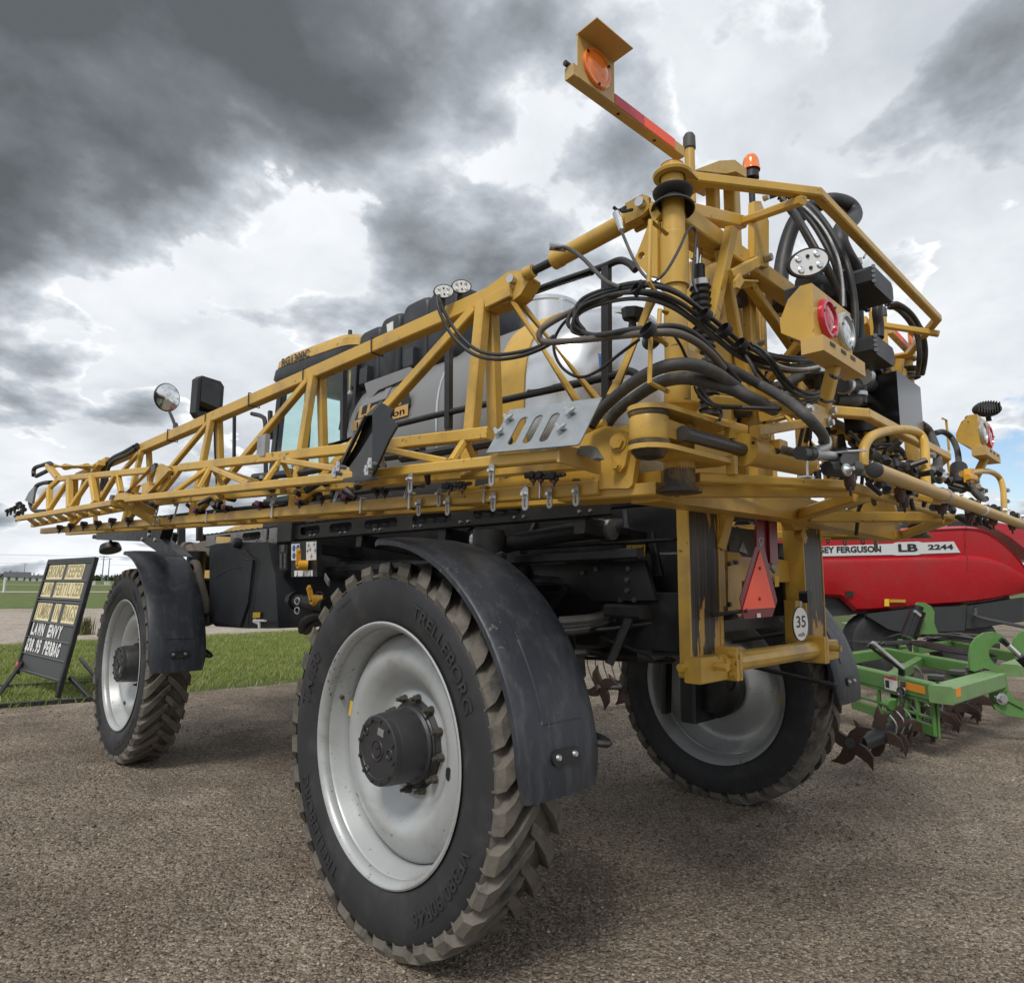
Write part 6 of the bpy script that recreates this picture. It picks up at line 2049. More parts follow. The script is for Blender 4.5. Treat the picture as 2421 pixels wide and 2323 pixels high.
# plumbing tower: motor valves, tees and the polished black box
def valve(q, yy, s=1.0):
    pass
VY = -1.80
for nm, top in (('a', 0), ('b', 1)):
    if top == 0:
        A = [(1.158,-1.95,3.183),(1.465,-1.95,3.245),(1.475,-1.95,3.174),(1.158,-1.95,3.043)]
    else:
        A = [(1.121,-1.95,2.846),(1.413,-1.95,2.882),(1.423,-1.95,2.812),(1.129,-1.95,2.717)]
    A = [Vector(a) for a in A]
    ctr = sum(A, Vector()) / 4
    w = abs(A[1].x - A[0].x)
    g = M()
    hz = (A[0].z - A[3].z + A[1].z - A[2].z) / 4
    x0_, x1_ = A[0].x, A[1].x
    g.box(Vector(((x0_ + x1_) / 2, -1.83, ctr.z)), (x1_ - x0_, .24, hz * 1.9), ch=.022)
    g.box(Vector(((x0_ + x1_) / 2, -1.83, ctr.z)), (x1_ - x0_ + .02, .02, hz * 1.9 + .02), ch=.01)
    g.cyl(Vector((x0_ + .01, -1.74, ctr.z)), Vector((x0_ - .16, -1.70, ctr.z - .01)), .058, .055, 18)
    g.cyl(Vector((x0_ - .10, -1.72, ctr.z + .13)), Vector((x0_ - .10, -1.72, ctr.z - .13)), .045, .045, 18)
    vo_ = cp('motor_valve', poly, g, 30)
    p = Vector((x1_, -1.90, ctr.z + .01))
    M().lathe([(0, .03), (.02, .03), (.024, .02), (.04, .016), (.042, .001)], p, (1, -.3, 0), 12).build('cable_gland', whitep, vo_, 30)
    for dz in (.11, -.11):
        M().lathe([(-.012, .046), (-.012, .050), (.012, .050), (.012, .046)], Vector((x0_ - .10, -1.72, ctr.z + dz)), (0, 0, 1), 20).build('hose_clamp', steel, vo_, 30)
    for k in range(4):
        M().cyl(Vector((x0_ + .02, -1.955 + .01, ctr.z + hz * (.7 - .45 * k))), Vector((x0_ + .0, -1.955, ctr.z + hz * (.7 - .45 * k))), .010, .010, 6).build('screw', darkst, vo_, 0)
vp = M()
vp.tube([(1.761,-1.8,3.278),(1.719,-1.8,3.193),(1.73,-1.8,3.115),(1.715,-1.8,3.04)], .027, 12)
vp.tube([(1.592,-1.75,3.266),(1.553,-1.75,3.174),(1.542,-1.75,3.041),(1.519,-1.75,2.905)], .034, 12)
ce_('valve_hose', hose, vp, 40)
te = M()
te.cyl((1.411,-1.78,2.796), (1.391,-1.78,2.612), .040, .040, 18)
te.cyl((1.106,-1.8,2.643), (1.669,-1.76,2.775), .036, .036, 18)
te.cyl((1.677,-1.78,2.894), (1.667,-1.78,2.84), .044, .038, 16)
teo = cp('tee_fitting', poly, te, 30)
for a, b in (((1.404,-1.78,2.799), (1.403,-1.78,2.778)), ((1.396,-1.78,2.67), (1.395,-1.78,2.65)), ((1.137,-1.8,2.65), (1.173,-1.8,2.658)), ((1.346,-1.82,2.736), (1.469,-1.8,2.764))):
    M().cyl(a, b, .044, .044, 18).build('hose_clamp', steel, teo, 30)
cp('tee_hose', hosed, M().tube([(1.224,-1.72,2.61),(1.285,-1.75,2.613),(1.326,-1.78,2.615),(1.418,-1.78,2.642)], .030, 14))
el2 = M()
el2.tube([(1.362,-1.42,3.214),(1.481,-1.4,3.538),(1.535,-1.46,3.775),(1.526,-1.58,3.817),(1.563,-1.66,3.828),(1.689,-1.7,3.837),(1.672,-1.73,3.751),(1.41,-1.75,3.572),(1.322,-1.76,3.464),(1.349,-1.77,3.402),(1.402,-1.78,3.358),(1.465,-1.78,3.328),(1.555,-1.76,3.295)], .042, 16)
cp('corrugated_elbow', hose, el2, 40)
for a, b in (((1.38,-1.78,3.358), (1.49,-1.78,3.407)),):
    pass
p = Vector((1.431,-1.78,3.37))
cp('hose_clamp', steel, M().lathe([(-.016, .043), (-.016, .047), (.016, .047), (.016, .043)], p, (.3, 0, -1), 20).cyl(p + Vector((.02, -.05, .02)), p + Vector((.10, -.05, .09)), .006, .005, 6))
bxp = [Vector(a) for a in [(1.673,-1.88,2.832),(2.107,-1.88,2.844),(2.062,-1.88,2.627),(1.586,-1.88,2.542)]]
bxl = Vector((1.824,-1.7,2.894))
X0_, X1_ = bxp[0].x, bxp[1].x
zt1, zb1 = bxp[0].z, Vector((1.585,-1.88,2.528)).z
gb = M()
gb.box(Vector(((X0_ + X1_) / 2, -1.75, (zt1 + zb1) / 2)), (X1_ - X0_, .27, zt1 - zb1), ch=.008)
cp('polished_box', gloss, gb, 20)
# right-hand hinge parts are copies of the left
RIGHT = mirror_x(LEFT, SPR)
oval_light((3.208,-2,2.894), (.80, .42, -.12), .085, .052, CARR, (0, 0, 1), .05)
cp('light_bracket', black, M().beam((3.244,-2,2.863), (3.251,-2,2.821), .03, .03))

# ---------------------------------------------------------------- lift frame below: scraped posts, plates, crossbar
def post(x, s_):
    g = M()
    Yr = -1.17
    g.beam((x + s_ * .150, Yr + .025, 1.285), (x + s_ * .150, Yr + .025, 2.12), .28, .05, up=(0, 1, 0), c=.006)
    p = g.build('lift_post', wornm, SPR, 20)
    e = M()
    e.beam((x + s_ * .004, Yr + .028, 1.285), (x + s_ * .004, Yr + .028, 2.12), .014, .065, up=(0, 1, 0), c=.003)
    e.beam((x + s_ * .297, Yr + .06, 1.30), (x + s_ * .297, Yr + .06, 2.12), .012, .13, up=(0, 1, 0), c=.003)
    e.box((x + s_ * .15, Yr + .02, 1.285), (.31, .09, .035), ch=.008)
    e.build('post_flange', gold, p, 20)
    return p
LPx = Vector((0.773,-1.112,1.848)).x
lpo = post(LPx, 1)
rpo = post(3.208 - LPx, -1)
lf = M()
XA, XB = LPx, 3.208 - LPx
lf.cyl((XA + .20, -1.20, 1.325), (XB - .20, -1.20, 1.325), .052, .052, 12)
lf.beam((XA - .02, -1.19, 1.31), (XA + .24, -1.19, 1.31), .09, .12)
lf.beam((XB + .02, -1.19, 1.31), (XB - .24, -1.19, 1.31), .09, .12)
for x in (XA + .26, XB - .26):
    lf.box((x, -1.20, 1.325), (.03, .15, .16), ch=.01)
    lf.box((x + (.035 if x < 1.6 else -.035), -1.20, 1.325), (.025, .15, .16), ch=.01)
lfo = build_each(lf, 'crossbar', gold, SPR, 25)[0]
for x in (XA + .245, XB - .245, XA + .11, XB - .11):
    for dz in (-.05, .05) if abs(x - XA - .11) > .01 and abs(x - XB + .11) > .01 else (0,):
        M().cyl((x, -1.24 if dz else -1.235, 1.325 + dz), (x, -1.30 + (.03 if dz else .0), 1.325 + dz), .016 if dz else .022, .014 if dz else .020, 6).build('bolt', gold, lfo, 20)
M().cyl((XA + .0, -1.14, 1.32), (XA - .05, -1.14, 1.32), .022, .02, 6).build('bolt', gold, lfo, 20)
ip = M()
ip.prism([(1.305,-1.1,1.89),(1.426,-1.1,1.891),(1.461,-1.1,1.872),(1.436,-1.1,1.546),(1.4,-1.1,1.534),(1.281,-1.1,1.542)], (0, .02, 0))
ip.beam((XA + .345, -1.105, 1.36), (XA + .345, -1.105, 1.62), .07, .08, up=(0, 1, 0))
ip.beam((XA + .360, -1.098, 1.60), (XA + .360, -1.098, 1.95), .11, .09, up=(0, 1, 0))
ip.beam((1.165,-1.2,2.154), (1.087,-1.16,1.897), .075, .05, up=(0, 1, 0))
ip.beam((XB - .345, -1.105, 1.36), (XB - .345, -1.105, 1.62), .07, .08, up=(0, 1, 0))
ip.prism([(2.401,-1.1,1.901),(2.501,-1.1,1.899),(2.541,-1.1,1.875),(2.5,-1.1,1.558),(2.443,-1.1,1.542),(2.345,-1.1,1.548)], (0, .02, 0))
ip.prism([(1.88,-1.18,2.145),(2.221,-1.18,2.172),(2.208,-1.18,2.065),(2,-1.18,2.047)], (0, .06, 0))
ip.beam((2.116,-1.16,2.055), (2.337,-1.12,1.893), .07, .05, up=(0, 1, 0))
ip.beam((XA + .30, -1.02, 1.80), (XB - .25, -1.02, 1.80), .12, .14)
ip.beam((1.692,-1.1,2.185), (1.876,-1.1,2.201), .05, .08)
build_each(ip, 'lift_plate', gold, SPR, 20)
for P in [(1.359,-1.108,1.835),(1.285,-1.108,1.825),(1.27,-1.108,1.606),(2.385,-1.108,1.84)]:
    P = Vector(P)
    M().cyl(P, P - Vector((0, .02, 0)), .014, .012, 8).build('bolt', darkst, SPR, 20)
rbk = M()
for P, n in (([(1.492,-1,1.971),(1.565,-1,1.984),(1.678,-1,1.986),(1.748,-1,1.894),(1.514,-1,1.907)], 1), ([(2.187,-1,1.984),(2.625,-1,2.005),(2.61,-1,1.884),(2.411,-1,1.888),(2.167,-1,1.899)], 1)):
    rbk.prism(P, (0, .10, 0))
build_each(rbk, 'stop_block', black, SPR, 15)
M().prism([(2.386,-1.005,1.882),(2.509,-1.005,1.989),(2.521,-1.005,1.881)], (0, .004, 0)).build('stop_plate', alum, SPR, 0)
M().prism([(1.667,-1.005,1.971),(1.732,-1.005,1.893),(1.624,-1.005,1.911)], (0, .004, 0)).build('stop_plate', alum, SPR, 0)
rp = M()
rp.prism([(1.415,-1.22,2.1),(1.434,-1.22,2.11),(1.644,-1.22,2.126),(1.667,-1.22,2.112),(1.658,-1.22,1.83),(1.554,-1.22,1.831),(1.395,-1.22,1.917)], (0, .012, 0))
rp.prism([(1.532,-1.235,2.113),(1.61,-1.235,2.122),(1.633,-1.235,2.108),(1.625,-1.235,1.828),(1.525,-1.235,1.83)], (0, .012, 0))
rp.build('red_reflector_panel', redr, SPR, 15)
# slow-moving-vehicle triangle
SY = -1.32
tb_ = [(1.175,-1.32,1.904),(1.275,-1.32,1.907),(1.402,-1.32,1.63),(1.361,-1.32,1.596),(1.033,-1.32,1.594),(0.987,-1.32,1.646)]
so = M()
so.prism([(1.175,-1.32,1.904),(1.275,-1.32,1.907),(1.402,-1.32,1.63),(1.333,-1.32,1.55),(1.022,-1.32,1.546),(0.987,-1.32,1.646)], (0, .004, 0))
smv = so.build('warning_triangle', redr, SPR, 15)
M().prism([(1.217,-1.322,1.892),(1.366,-1.322,1.596),(1.005,-1.322,1.591)], (0, -.002, 0)).build('orange_triangle', redf, smv, 0)
for P in [(1.203,-1.324,1.797),(1.185,-1.324,1.642)]:
    P = Vector(P)
    M().cyl(P, P - Vector((0, .006, 0)), .009, .008, 8).build('screw', redr, smv, 0)
M().box((1.168,-1.326,1.56), (.03, .006, .02), ch=.001).build('clip', whitep, smv, 0)
M().tube([(1.233,-1.325,1.906),(1.206,-1.325,1.936),(1.216,-1.325,1.952),(1.251,-1.325,1.95),(1.24,-1.325,1.926),(1.221,-1.325,1.906)], .002, 5).build('wire_loop', steel, smv)
M().beam((1.491,-1.25,1.821), (1.535,-1.25,1.788), .02, .03).build('bracket', alum, smv)
# round speed plate
sc_ = Vector((1.66,-1.33,1.501))
rx, rz = .072, .145
ss = M()
Rz = .5 * (Vector((1.671,-1.33,1.597)).z - Vector((1.649,-1.33,1.405)).z)
Rx = Rz * 1.0
tilt = Vector((1, .0, 0))
# the disc is turned away from the rear, so it looks oval
sdx = Vector((.95, -.1, 0)).normalized()
sxw = .5 * (Vector((1.763,-1.33,1.498)).x - Vector((1.56,-1.33,1.505)).x)
def disc(k, off):
    return [sc_ + Vector((1, 0, 0)) * sxw * k * math.cos(2 * PI * i / 40) + ZU * Rz * k * math.sin(2 * PI * i / 40) + Vector((0, off, 0)) for i in range(40)]
ss.prism(disc(1.0, 0), (0, .004, 0))
sso = ss.build('speed_plate', blackp, SPR, 20)
M().prism(disc(.94, -.001), (0, -.0015, 0)).build('plate_face', whitep, sso, 0)
M().text('35', Rz * .92, sc_ + ZU * Rz * .10 - Vector((0, .0035, 0)), (1, 0, 0), (0, 0, 1), fit=sxw * 1.22).build('lettering', blackp, sso, 0, recalc=False)
M().text('mi/h', Rz * .34, sc_ - ZU * Rz * .60 - Vector((0, .0035, 0)), (1, 0, 0), (0, 0, 1), fit=sxw * .82).build('lettering', blackp, sso, 0, recalc=False)
M().beam((1.67,-1.33,1.593), (1.674,-1.33,1.625), .03, .006).build('hanger', alum, sso)
M().box((1.938,-1.25,1.645), (.06, .05, .07), ch=.012).build('rubber_stop', black, SPR)
M().prism([(1.866,-1.1,1.764),(1.927,-1.1,1.768),(1.92,-1.1,1.705),(1.866,-1.1,1.701)], (0, -.003, 0)).build('warning_decal', yelp, SPR, 0)

# denser mast: guide plates, lower beams, link arms and their pins
lp_('mast_plate', gold, M().box((.80, -1.30, 2.75), (.02, .22, 1.2)))
lp_('mast_plate', gold, M().box((1.12, -1.38, 2.72), (.10, .02, .92)))
lp_('mast_post', gold, M().beam((.93, -1.45, 2.15), (.93, -1.45, 3.32), .06, .05, up=(0, 1, 0)))
lp_('mast_post', gold, M().beam((1.36, -1.30, 2.15), (1.36, -1.30, 3.36), .05, .07, up=(0, 1, 0)))
cp('cross_beam', gold, M().beam((.14, -1.50, 2.62), (3.07, -1.50, 2.62), .07, .07))
cp('cross_beam', gold, M().beam((.75, -1.28, 2.95), (2.46, -1.28, 2.95), .06, .08))
cp('cross_beam', gold, M().beam((.75, -1.28, 3.38), (2.46, -1.28, 3.38), .10, .08))
lp_('link_arm', gold, M().beam((.22, -1.50, 2.58), (.84, -1.44, 3.18), .05, .045))
lp_('link_arm', gold, M().beam((.45, -1.56, 3.16), (.72, -1.52, 2.62), .045, .05))
lp_('link_arm', gold, M().beam((.72, -1.60, 2.46), (1.24, -1.52, 2.62), .045, .05))
for x, y, z in ((.74, -1.57, 2.70), (.93, -1.49, 3.1), (1.12, -1.40, 2.50), (.66, -1.55, 3.12), (.93, -1.49, 2.42), (1.12, -1.40, 2.95)):
    lp_('bolt', steel, M().cyl((x, y, z), (x, y - .035, z), .016, .014, 6))
for z in (2.55, 2.85, 3.10):
    lp_('roller', darkst, M().cyl((.86, -1.46, z), (.86, -1.40, z), .045, .045, 16))

# ================================================================ hoses of the rear carrier
def hs(pts, r, m=None, name='hose', seg=10, k=6):
    return M().tube(pts, r * 0.68, seg, k).build(name, m or hose, SPR, 45)
# main bundle: loops in from the boom, round the column, out to the plumbing
for i, (dx, dy, dYY, m, r) in enumerate(((0, 0, 0, hose, .0125), (4, -18, .015, hose, .0125), (-8, 22, .01, hose, .0125), (6, 40, .03, hosed, .011), (0, 12, .045, hose, .0125))):
    P = [Vector(a) for a in [(-0.16,-1.3,2.682),(-0.191,-1.28,2.735),(-0.184,-1.32,2.796),(-0.169,-1.45,2.805),(-0.296,-1.68,2.706),(-0.211,-1.74,2.686),(-0.06,-1.75,2.665),(0.081,-1.76,2.635),(0.185,-1.78,2.6),(0.313,-1.82,2.577),(0.472,-1.86,2.59),(0.709,-1.88,2.651)]]
    off = Vector((dx * .0009, dYY, -dy * .0009))
    P = [p + off * (1 if j > 0 else .3) for j, p in enumerate(P)]
    hs(P, r, m)
hs([(0.213,-1.8,2.584),(0.341,-1.84,2.542),(0.468,-1.86,2.554),(0.6,-1.87,2.59),(0.736,-1.88,2.639)], .011, hosew)
hs([(-0.182,-1.27,2.726),(-0.168,-1.28,2.692),(-0.193,-1.36,2.646),(-0.264,-1.48,2.598),(-0.288,-1.58,2.577),(-0.33,-1.7,2.541),(-0.281,-1.76,2.545),(-0.191,-1.77,2.552),(-0.108,-1.78,2.53),(-0.022,-1.79,2.487),(0.093,-1.8,2.43)], .0145)
hs([(-0.173,-1.5,2.781),(-0.16,-1.36,2.791),(-0.158,-1.2,2.786),(-0.204,-1.12,2.74),(-0.212,-1.1,2.706),(-0.199,-1.12,2.679),(-0.185,-1.25,2.653),(-0.24,-1.5,2.591),(-0.351,-1.72,2.513),(-0.31,-1.79,2.505),(-0.211,-1.8,2.503),(-0.111,-1.8,2.487),(-0.019,-1.8,2.455)], .019, hoseb, 'protective_hose', 12)
hs([(-0.131,-1.25,2.805),(-0.122,-1.15,2.77),(-0.119,-1.1,2.717),(-0.119,-1.1,2.657),(-0.098,-1.12,2.598),(-0.068,-1.16,2.559),(-0.039,-1.2,2.553),(-0.038,-1.28,2.568),(-0.057,-1.38,2.597),(-0.06,-1.48,2.633)], .0095)
hs([(-0.119,-1.1,2.709),(-0.16,-1.05,2.674),(-0.182,-0.95,2.662),(-0.184,-0.8,2.686),(-0.186,-0.65,2.75),(-0.229,-0.55,2.856),(-0.265,-0.5,2.978),(-0.264,-0.48,3.053)], .0125)
hs([(-0.097,-1.09,2.748),(-0.139,-1.03,2.699),(-0.163,-0.93,2.691),(-0.166,-0.78,2.717),(-0.159,-0.63,2.787),(-0.193,-0.53,2.897),(-0.229,-0.48,3.004),(-0.239,-0.46,3.072)], .0125)
# two fat dusty hoses over the hinge
hs([(-0.069,-1.25,2.333),(-0.092,-1.32,2.379),(-0.134,-1.45,2.42),(-0.237,-1.62,2.419),(-0.285,-1.74,2.414),(-0.209,-1.79,2.425),(-0.08,-1.8,2.425),(0.053,-1.8,2.408),(0.142,-1.8,2.389)], .032, hosed, 'feed_hose', 14)
hs([(0.059,-1.22,2.353),(0.047,-1.3,2.41),(-0.023,-1.45,2.43),(-0.11,-1.6,2.427),(-0.147,-1.72,2.409),(-0.056,-1.76,2.405),(0.039,-1.8,2.393),(0.112,-1.84,2.362),(0.369,-1.8,2.381)], .034, hosed, 'feed_hose', 14)
hs([(-0.05,-1.74,2.482),(0.015,-1.76,2.487),(0.083,-1.78,2.479),(0.153,-1.8,2.461),(0.204,-1.83,2.437),(0.163,-1.9,2.384),(0.107,-1.97,2.328),(0.058,-2.03,2.272),(0.092,-2.05,2.239),(0.219,-2.03,2.227),(0.346,-1.99,2.227)], .0275, hosed, 'feed_hose', 14)
hs([(0.827,-1.6,2.611),(0.931,-1.62,2.652),(1.003,-1.66,2.695),(1.056,-1.7,2.734)], .036, hosed, 'feed_hose', 14)
hs([(0.872,-1.6,2.586),(0.897,-1.64,2.588),(0.984,-1.68,2.594),(1.097,-1.7,2.627)], .022, hosed, 'feed_hose', 12)
for i, off in enumerate((0, 34, 66)):
    pass
hs([(0.193,-1.8,2.603),(0.201,-1.84,2.571),(0.2,-1.87,2.532),(0.241,-1.88,2.492),(0.3,-1.89,2.455),(0.38,-1.9,2.44),(0.492,-1.9,2.453),(0.651,-1.88,2.504)], .0105)
hs([(0.169,-1.8,2.583),(0.207,-1.83,2.557),(0.213,-1.86,2.521),(0.24,-1.87,2.483),(0.298,-1.88,2.442),(0.361,-1.89,2.426),(0.481,-1.89,2.438),(0.629,-1.88,2.48)], .0105)
hs([(0.187,-1.78,2.564),(0.193,-1.8,2.519),(0.22,-1.81,2.474),(0.286,-1.82,2.452),(0.341,-1.84,2.428),(0.398,-1.86,2.411),(0.513,-1.87,2.436),(0.619,-1.88,2.47)], .0095, hosed)
hs([(0.199,-1.76,2.576),(0.229,-1.78,2.547),(0.258,-1.8,2.503),(0.333,-1.81,2.472),(0.381,-1.83,2.442),(0.438,-1.85,2.41),(0.564,-1.86,2.433),(0.645,-1.87,2.47)], .0095)
hs([(-0.29,-1.72,2.548),(-0.257,-1.74,2.536),(-0.219,-1.75,2.503),(-0.159,-1.74,2.467)], .0075)
hs([(0.092,-1.62,2.451),(0.102,-1.64,2.41),(0.101,-1.68,2.371),(0.032,-1.76,2.334),(0.067,-1.85,2.322),(0.133,-1.93,2.316)], .010)
hs([(0.119,-1.62,2.461),(0.135,-1.64,2.421),(0.122,-1.68,2.379),(0.032,-1.76,2.338),(0.02,-1.84,2.318)], .010)
# lift-cylinder hoses
hs([(-0.12,-1.1,3.118),(-0.082,-1.13,3.125),(-0.094,-1.22,3.05),(-0.129,-1.32,2.943),(-0.183,-1.42,2.844),(-0.205,-1.5,2.787)], .0125, hosed)
hs([(-0.083,-1.4,3.171),(-0.096,-1.42,3.107),(-0.113,-1.46,3.02),(-0.173,-1.54,2.892),(-0.237,-1.62,2.789),(-0.295,-1.7,2.708)], .0085, hosed)
hs([(-0.295,-1.71,2.711),(-0.256,-1.73,2.757),(-0.127,-1.7,2.891),(-0.002,-1.66,3.022),(0.072,-1.64,3.08),(0.103,-1.64,3.064),(0.085,-1.64,2.965),(0.068,-1.64,2.867),(0.062,-1.66,2.803)], .0075)
M().cyl((-0.131,-1.08,3.133), (-0.071,-1.12,3.129), .018, .014, 10).build('hose_fitting', steel, SPR)
M().cyl((-0.089,-1.4,3.169), (-0.093,-1.43,3.082), .016, .012, 10).build('hose_fitting', steel, SPR)
M().tube([(-0.081,-1.38,3.207),(-0.06,-1.39,3.196),(-0.026,-1.4,3.221),(-0.05,-1.4,3.192),(-0.007,-1.42,3.21)], .007, 6).build('cable', hose, SPR)
# tall bundle down the plumbing tower
for P, r, m in (([(0.996,-1.6,3.624),(0.994,-1.66,3.539),(0.91,-1.74,3.383),(0.887,-1.8,3.242),(0.914,-1.84,3.139),(0.975,-1.86,3.024)], .020, hose),
                ([(1.094,-1.6,3.675),(1.082,-1.68,3.585),(1.053,-1.76,3.441),(1.029,-1.82,3.296),(0.993,-1.86,3.145),(0.956,-1.88,2.952)], .022, hose),
                ([(1.08,-1.62,3.635),(1.045,-1.72,3.478),(1.017,-1.79,3.327),(0.997,-1.84,3.183),(0.994,-1.86,3.023)], .018, hose),
                ([(1.174,-1.6,3.711),(1.168,-1.7,3.588),(1.117,-1.8,3.394),(1.041,-1.88,3.185),(1.045,-1.9,3.011),(1.029,-1.9,2.856),(1.013,-1.88,2.76)], .022, hose),
                ([(1.05,-1.64,3.622),(1.032,-1.72,3.522),(1.017,-1.8,3.378),(0.939,-1.875,3.188),(0.949,-1.885,3.06),(0.942,-1.885,2.954)], .008, hosew),
                ([(1.049,-1.6,3.605),(0.992,-1.68,3.456),(0.948,-1.75,3.299),(0.987,-1.8,3.163),(1.078,-1.82,3.093)], .012, hose)):
    hs(P, r, m, 'supply_hose', 12)
hs([(1.004,-1.55,3.666),(1.067,-1.58,3.698),(1.134,-1.6,3.702)], .034, hose, 'supply_hose', 12)
for P in ([(2.547,-1.62,3.545),(2.609,-1.66,3.547),(2.68,-1.7,3.506),(2.774,-1.72,3.461),(2.808,-1.74,3.386),(2.827,-1.74,3.279),(2.879,-1.72,3.206),(3.071,-1.66,3.186)],
          [(2.577,-1.62,3.532),(2.604,-1.66,3.523),(2.637,-1.7,3.471),(2.71,-1.72,3.42),(2.732,-1.74,3.343),(2.755,-1.74,3.249),(2.806,-1.72,3.177),(3.009,-1.66,3.171)],
          [(2.542,-1.64,3.532),(2.569,-1.68,3.534),(2.657,-1.72,3.499),(2.749,-1.74,3.448),(2.789,-1.76,3.364),(2.822,-1.76,3.272),(2.864,-1.74,3.198),(3.048,-1.68,3.176)]):
    hs(P, .024, hose, 'supply_hose', 12)
hs([(2.192,-1.85,2.641),(2.3,-1.86,2.626),(2.301,-1.88,2.566),(2.192,-1.92,2.473),(1.977,-1.97,2.361),(1.734,-2.02,2.254)], .034, hosed, 'feed_hose', 14)
hs([(2.725,-1.8,2.682),(2.84,-1.82,2.707),(2.946,-1.84,2.685),(2.873,-1.88,2.596),(2.702,-1.92,2.489),(2.536,-1.95,2.413)], .026, hosed, 'feed_hose', 14)
hs([(1.246,-1.86,2.348),(1.258,-1.9,2.3),(1.272,-1.94,2.271),(1.288,-1.98,2.262),(1.379,-2,2.262)], .030, hosed, 'feed_hose', 14)
hs([(2.473,-2,2.312),(2.449,-2.04,2.25),(2.454,-2.08,2.193)], .030, hosed, 'feed_hose', 12)
M().cyl((2.539,-1.95,2.422), (2.4,-1.97,2.283), .045, .050, 14).cyl((2.468,-1.96,2.347), (2.455,-1.96,2.305), .058, .058, 12).build('coupling', black, SPR, 30)
M().cyl((1.74,-2.02,2.275), (1.732,-2.02,2.247), .038, .038, 16).build('hose_clamp', steel, SPR, 30)
M().cyl((1.347,-2,2.261), (1.466,-2,2.264), .034, .030, 14).build('hose_fitting', darkst, SPR, 30)
for P in ([(1.485,-1.8,2.406),(1.545,-1.82,2.423),(1.645,-1.86,2.429),(1.627,-1.9,2.393),(1.511,-1.94,2.33)], [(1.569,-1.78,2.407),(1.628,-1.82,2.418),(1.686,-1.86,2.414),(1.644,-1.9,2.367)],
          [(1.341,-1.75,2.466),(1.294,-1.8,2.41),(1.274,-1.84,2.362),(1.288,-1.88,2.313)], [(1,-1.8,2.52),(0.923,-1.86,2.478),(0.943,-1.92,2.474),(0.984,-1.95,2.465)]):
    hs(P, .013, hose)
# cable ties around bundles
for P, r in (((-0.293,-1.64,2.71), .026), ((-0.103,-1.78,2.627), .026), ((-0.003,-1.8,2.597), .026), ((0.096,-1.81,2.567), .026), ((-0.389,-1.74,2.505), .026)):
    d = Vector((.8, -.2, -.45))
    M().lathe([(-.012, r * .95), (-.012, r * 1.05), (.012, r * 1.05), (.012, r * .95)], P, d, 14).build('hose_strap', blackp, SPR, 40)
for P in ([(0.212,-2.07,2.426),(0.27,-2.07,2.428),(0.325,-2.07,2.449)], [(0.212,-2.03,2.35),(0.269,-2.03,2.351),(0.347,-2.03,2.368)], [(-0.019,-1.78,2.316),(-0.008,-1.78,2.299),(-0.025,-1.78,2.273)]):
    M().tube(P, .006, 6, 4).build('cable_tie', blackp, SPR)
# clutter of small fittings behind the tower
rng = random.Random(31)
g = M()
for k in range(70):
    P = Vector((rng.uniform(1.15, 2.3), rng.uniform(-1.72, -1.45), rng.uniform(2.5, 3.15)))
    d = Vector((rng.uniform(-1, 1), rng.uniform(-.5, .5), rng.uniform(-1, 1))).normalized()
    g.cyl(P, P + d * rng.uniform(.05, .16), rng.uniform(.012, .035), rng.uniform(.012, .03), 8)
for k in range(16):
    P = Vector((rng.uniform(1.0, 2.2), rng.uniform(-1.7, -1.4), rng.uniform(2.3, 3.0)))
    g.tube([P, P + Vector((rng.uniform(-.2, .2), rng.uniform(-.1, .1), rng.uniform(-.3, .0))), P + Vector((rng.uniform(-.4, .4), rng.uniform(-.1, .2), rng.uniform(-.5, -.1)))], rng.uniform(.009, .016), 7)
tag(g.build('plumbing', hose, SPR, 30), kind='stuff')

# ================================================================ red square baler parked behind
BF = Vector((0.69952, 0.71461, 0))        # direction away from the camera side of the baler
BR = Vector((0.71461, -0.69952, 0))       # along its flank
BAL = empty('square_baler', None, (-2.109 + 13 * BF.x + 7 * BR.x, -2.889 + 13 * BF.y + 7 * BR.y, 0))
tag(BAL, 'glossy red square baler with a white stripe on its flank, parked behind the green implement', 'baler')
def bpart(name, m, g, par=None, sm=40):
    o = g.build(name, m, par or BAL, sm)
    if (par or BAL) is BAL:
        o.matrix_parent_inverse = Matrix.Translation(-BAL.location)
    return o
def reroot(objs, root):
    for o in objs:
        o.matrix_parent_inverse = Matrix.Translation(-root.location)
    return objs
def beach(name, m, g, sm=40):
    return reroot(build_each(g, name, m, BAL, sm), BAL)
top = [Vector(a) for a in [(10.053,3.398,2.645),(10.92,2.549,2.713),(11.398,2.081,2.767),(12.282,1.215,2.841),(13.342,0.179,2.917),(13.528,-0.004,2.894),(13.668,-0.141,2.815),(13.804,-0.274,2.686),(13.936,-0.403,2.496),(14.097,-0.56,2.188),(14.262,-0.722,1.793),(14.428,-0.885,1.322)]]
mid = [Vector(a) for a in [(10.041,3.41,2.132),(10.902,2.567,2.164),(11.376,2.103,2.187),(12.253,1.244,2.227),(13.304,0.216,2.272),(13.489,0.034,2.255),(13.631,-0.105,2.225),(13.771,-0.241,2.163),(13.909,-0.377,2.082),(14.081,-0.545,1.949),(14.251,-0.711,1.635),(14.424,-0.881,1.264)]]
bot = [Vector(a) for a in [(7.752,5.65,1.482),(9.982,3.468,1.489),(11.338,2.14,1.499),(11.565,1.918,1.495),(11.772,1.715,1.219)]] + [Vector(a) for a in [(12.25,1.247,1.263),(12.624,0.881,1.325),(12.997,0.516,1.36),(13.258,0.261,1.386),(13.621,-0.095,1.454),(14.056,-0.521,1.575),(14.507,-0.962,1.733),(14.769,-1.218,1.909)]]
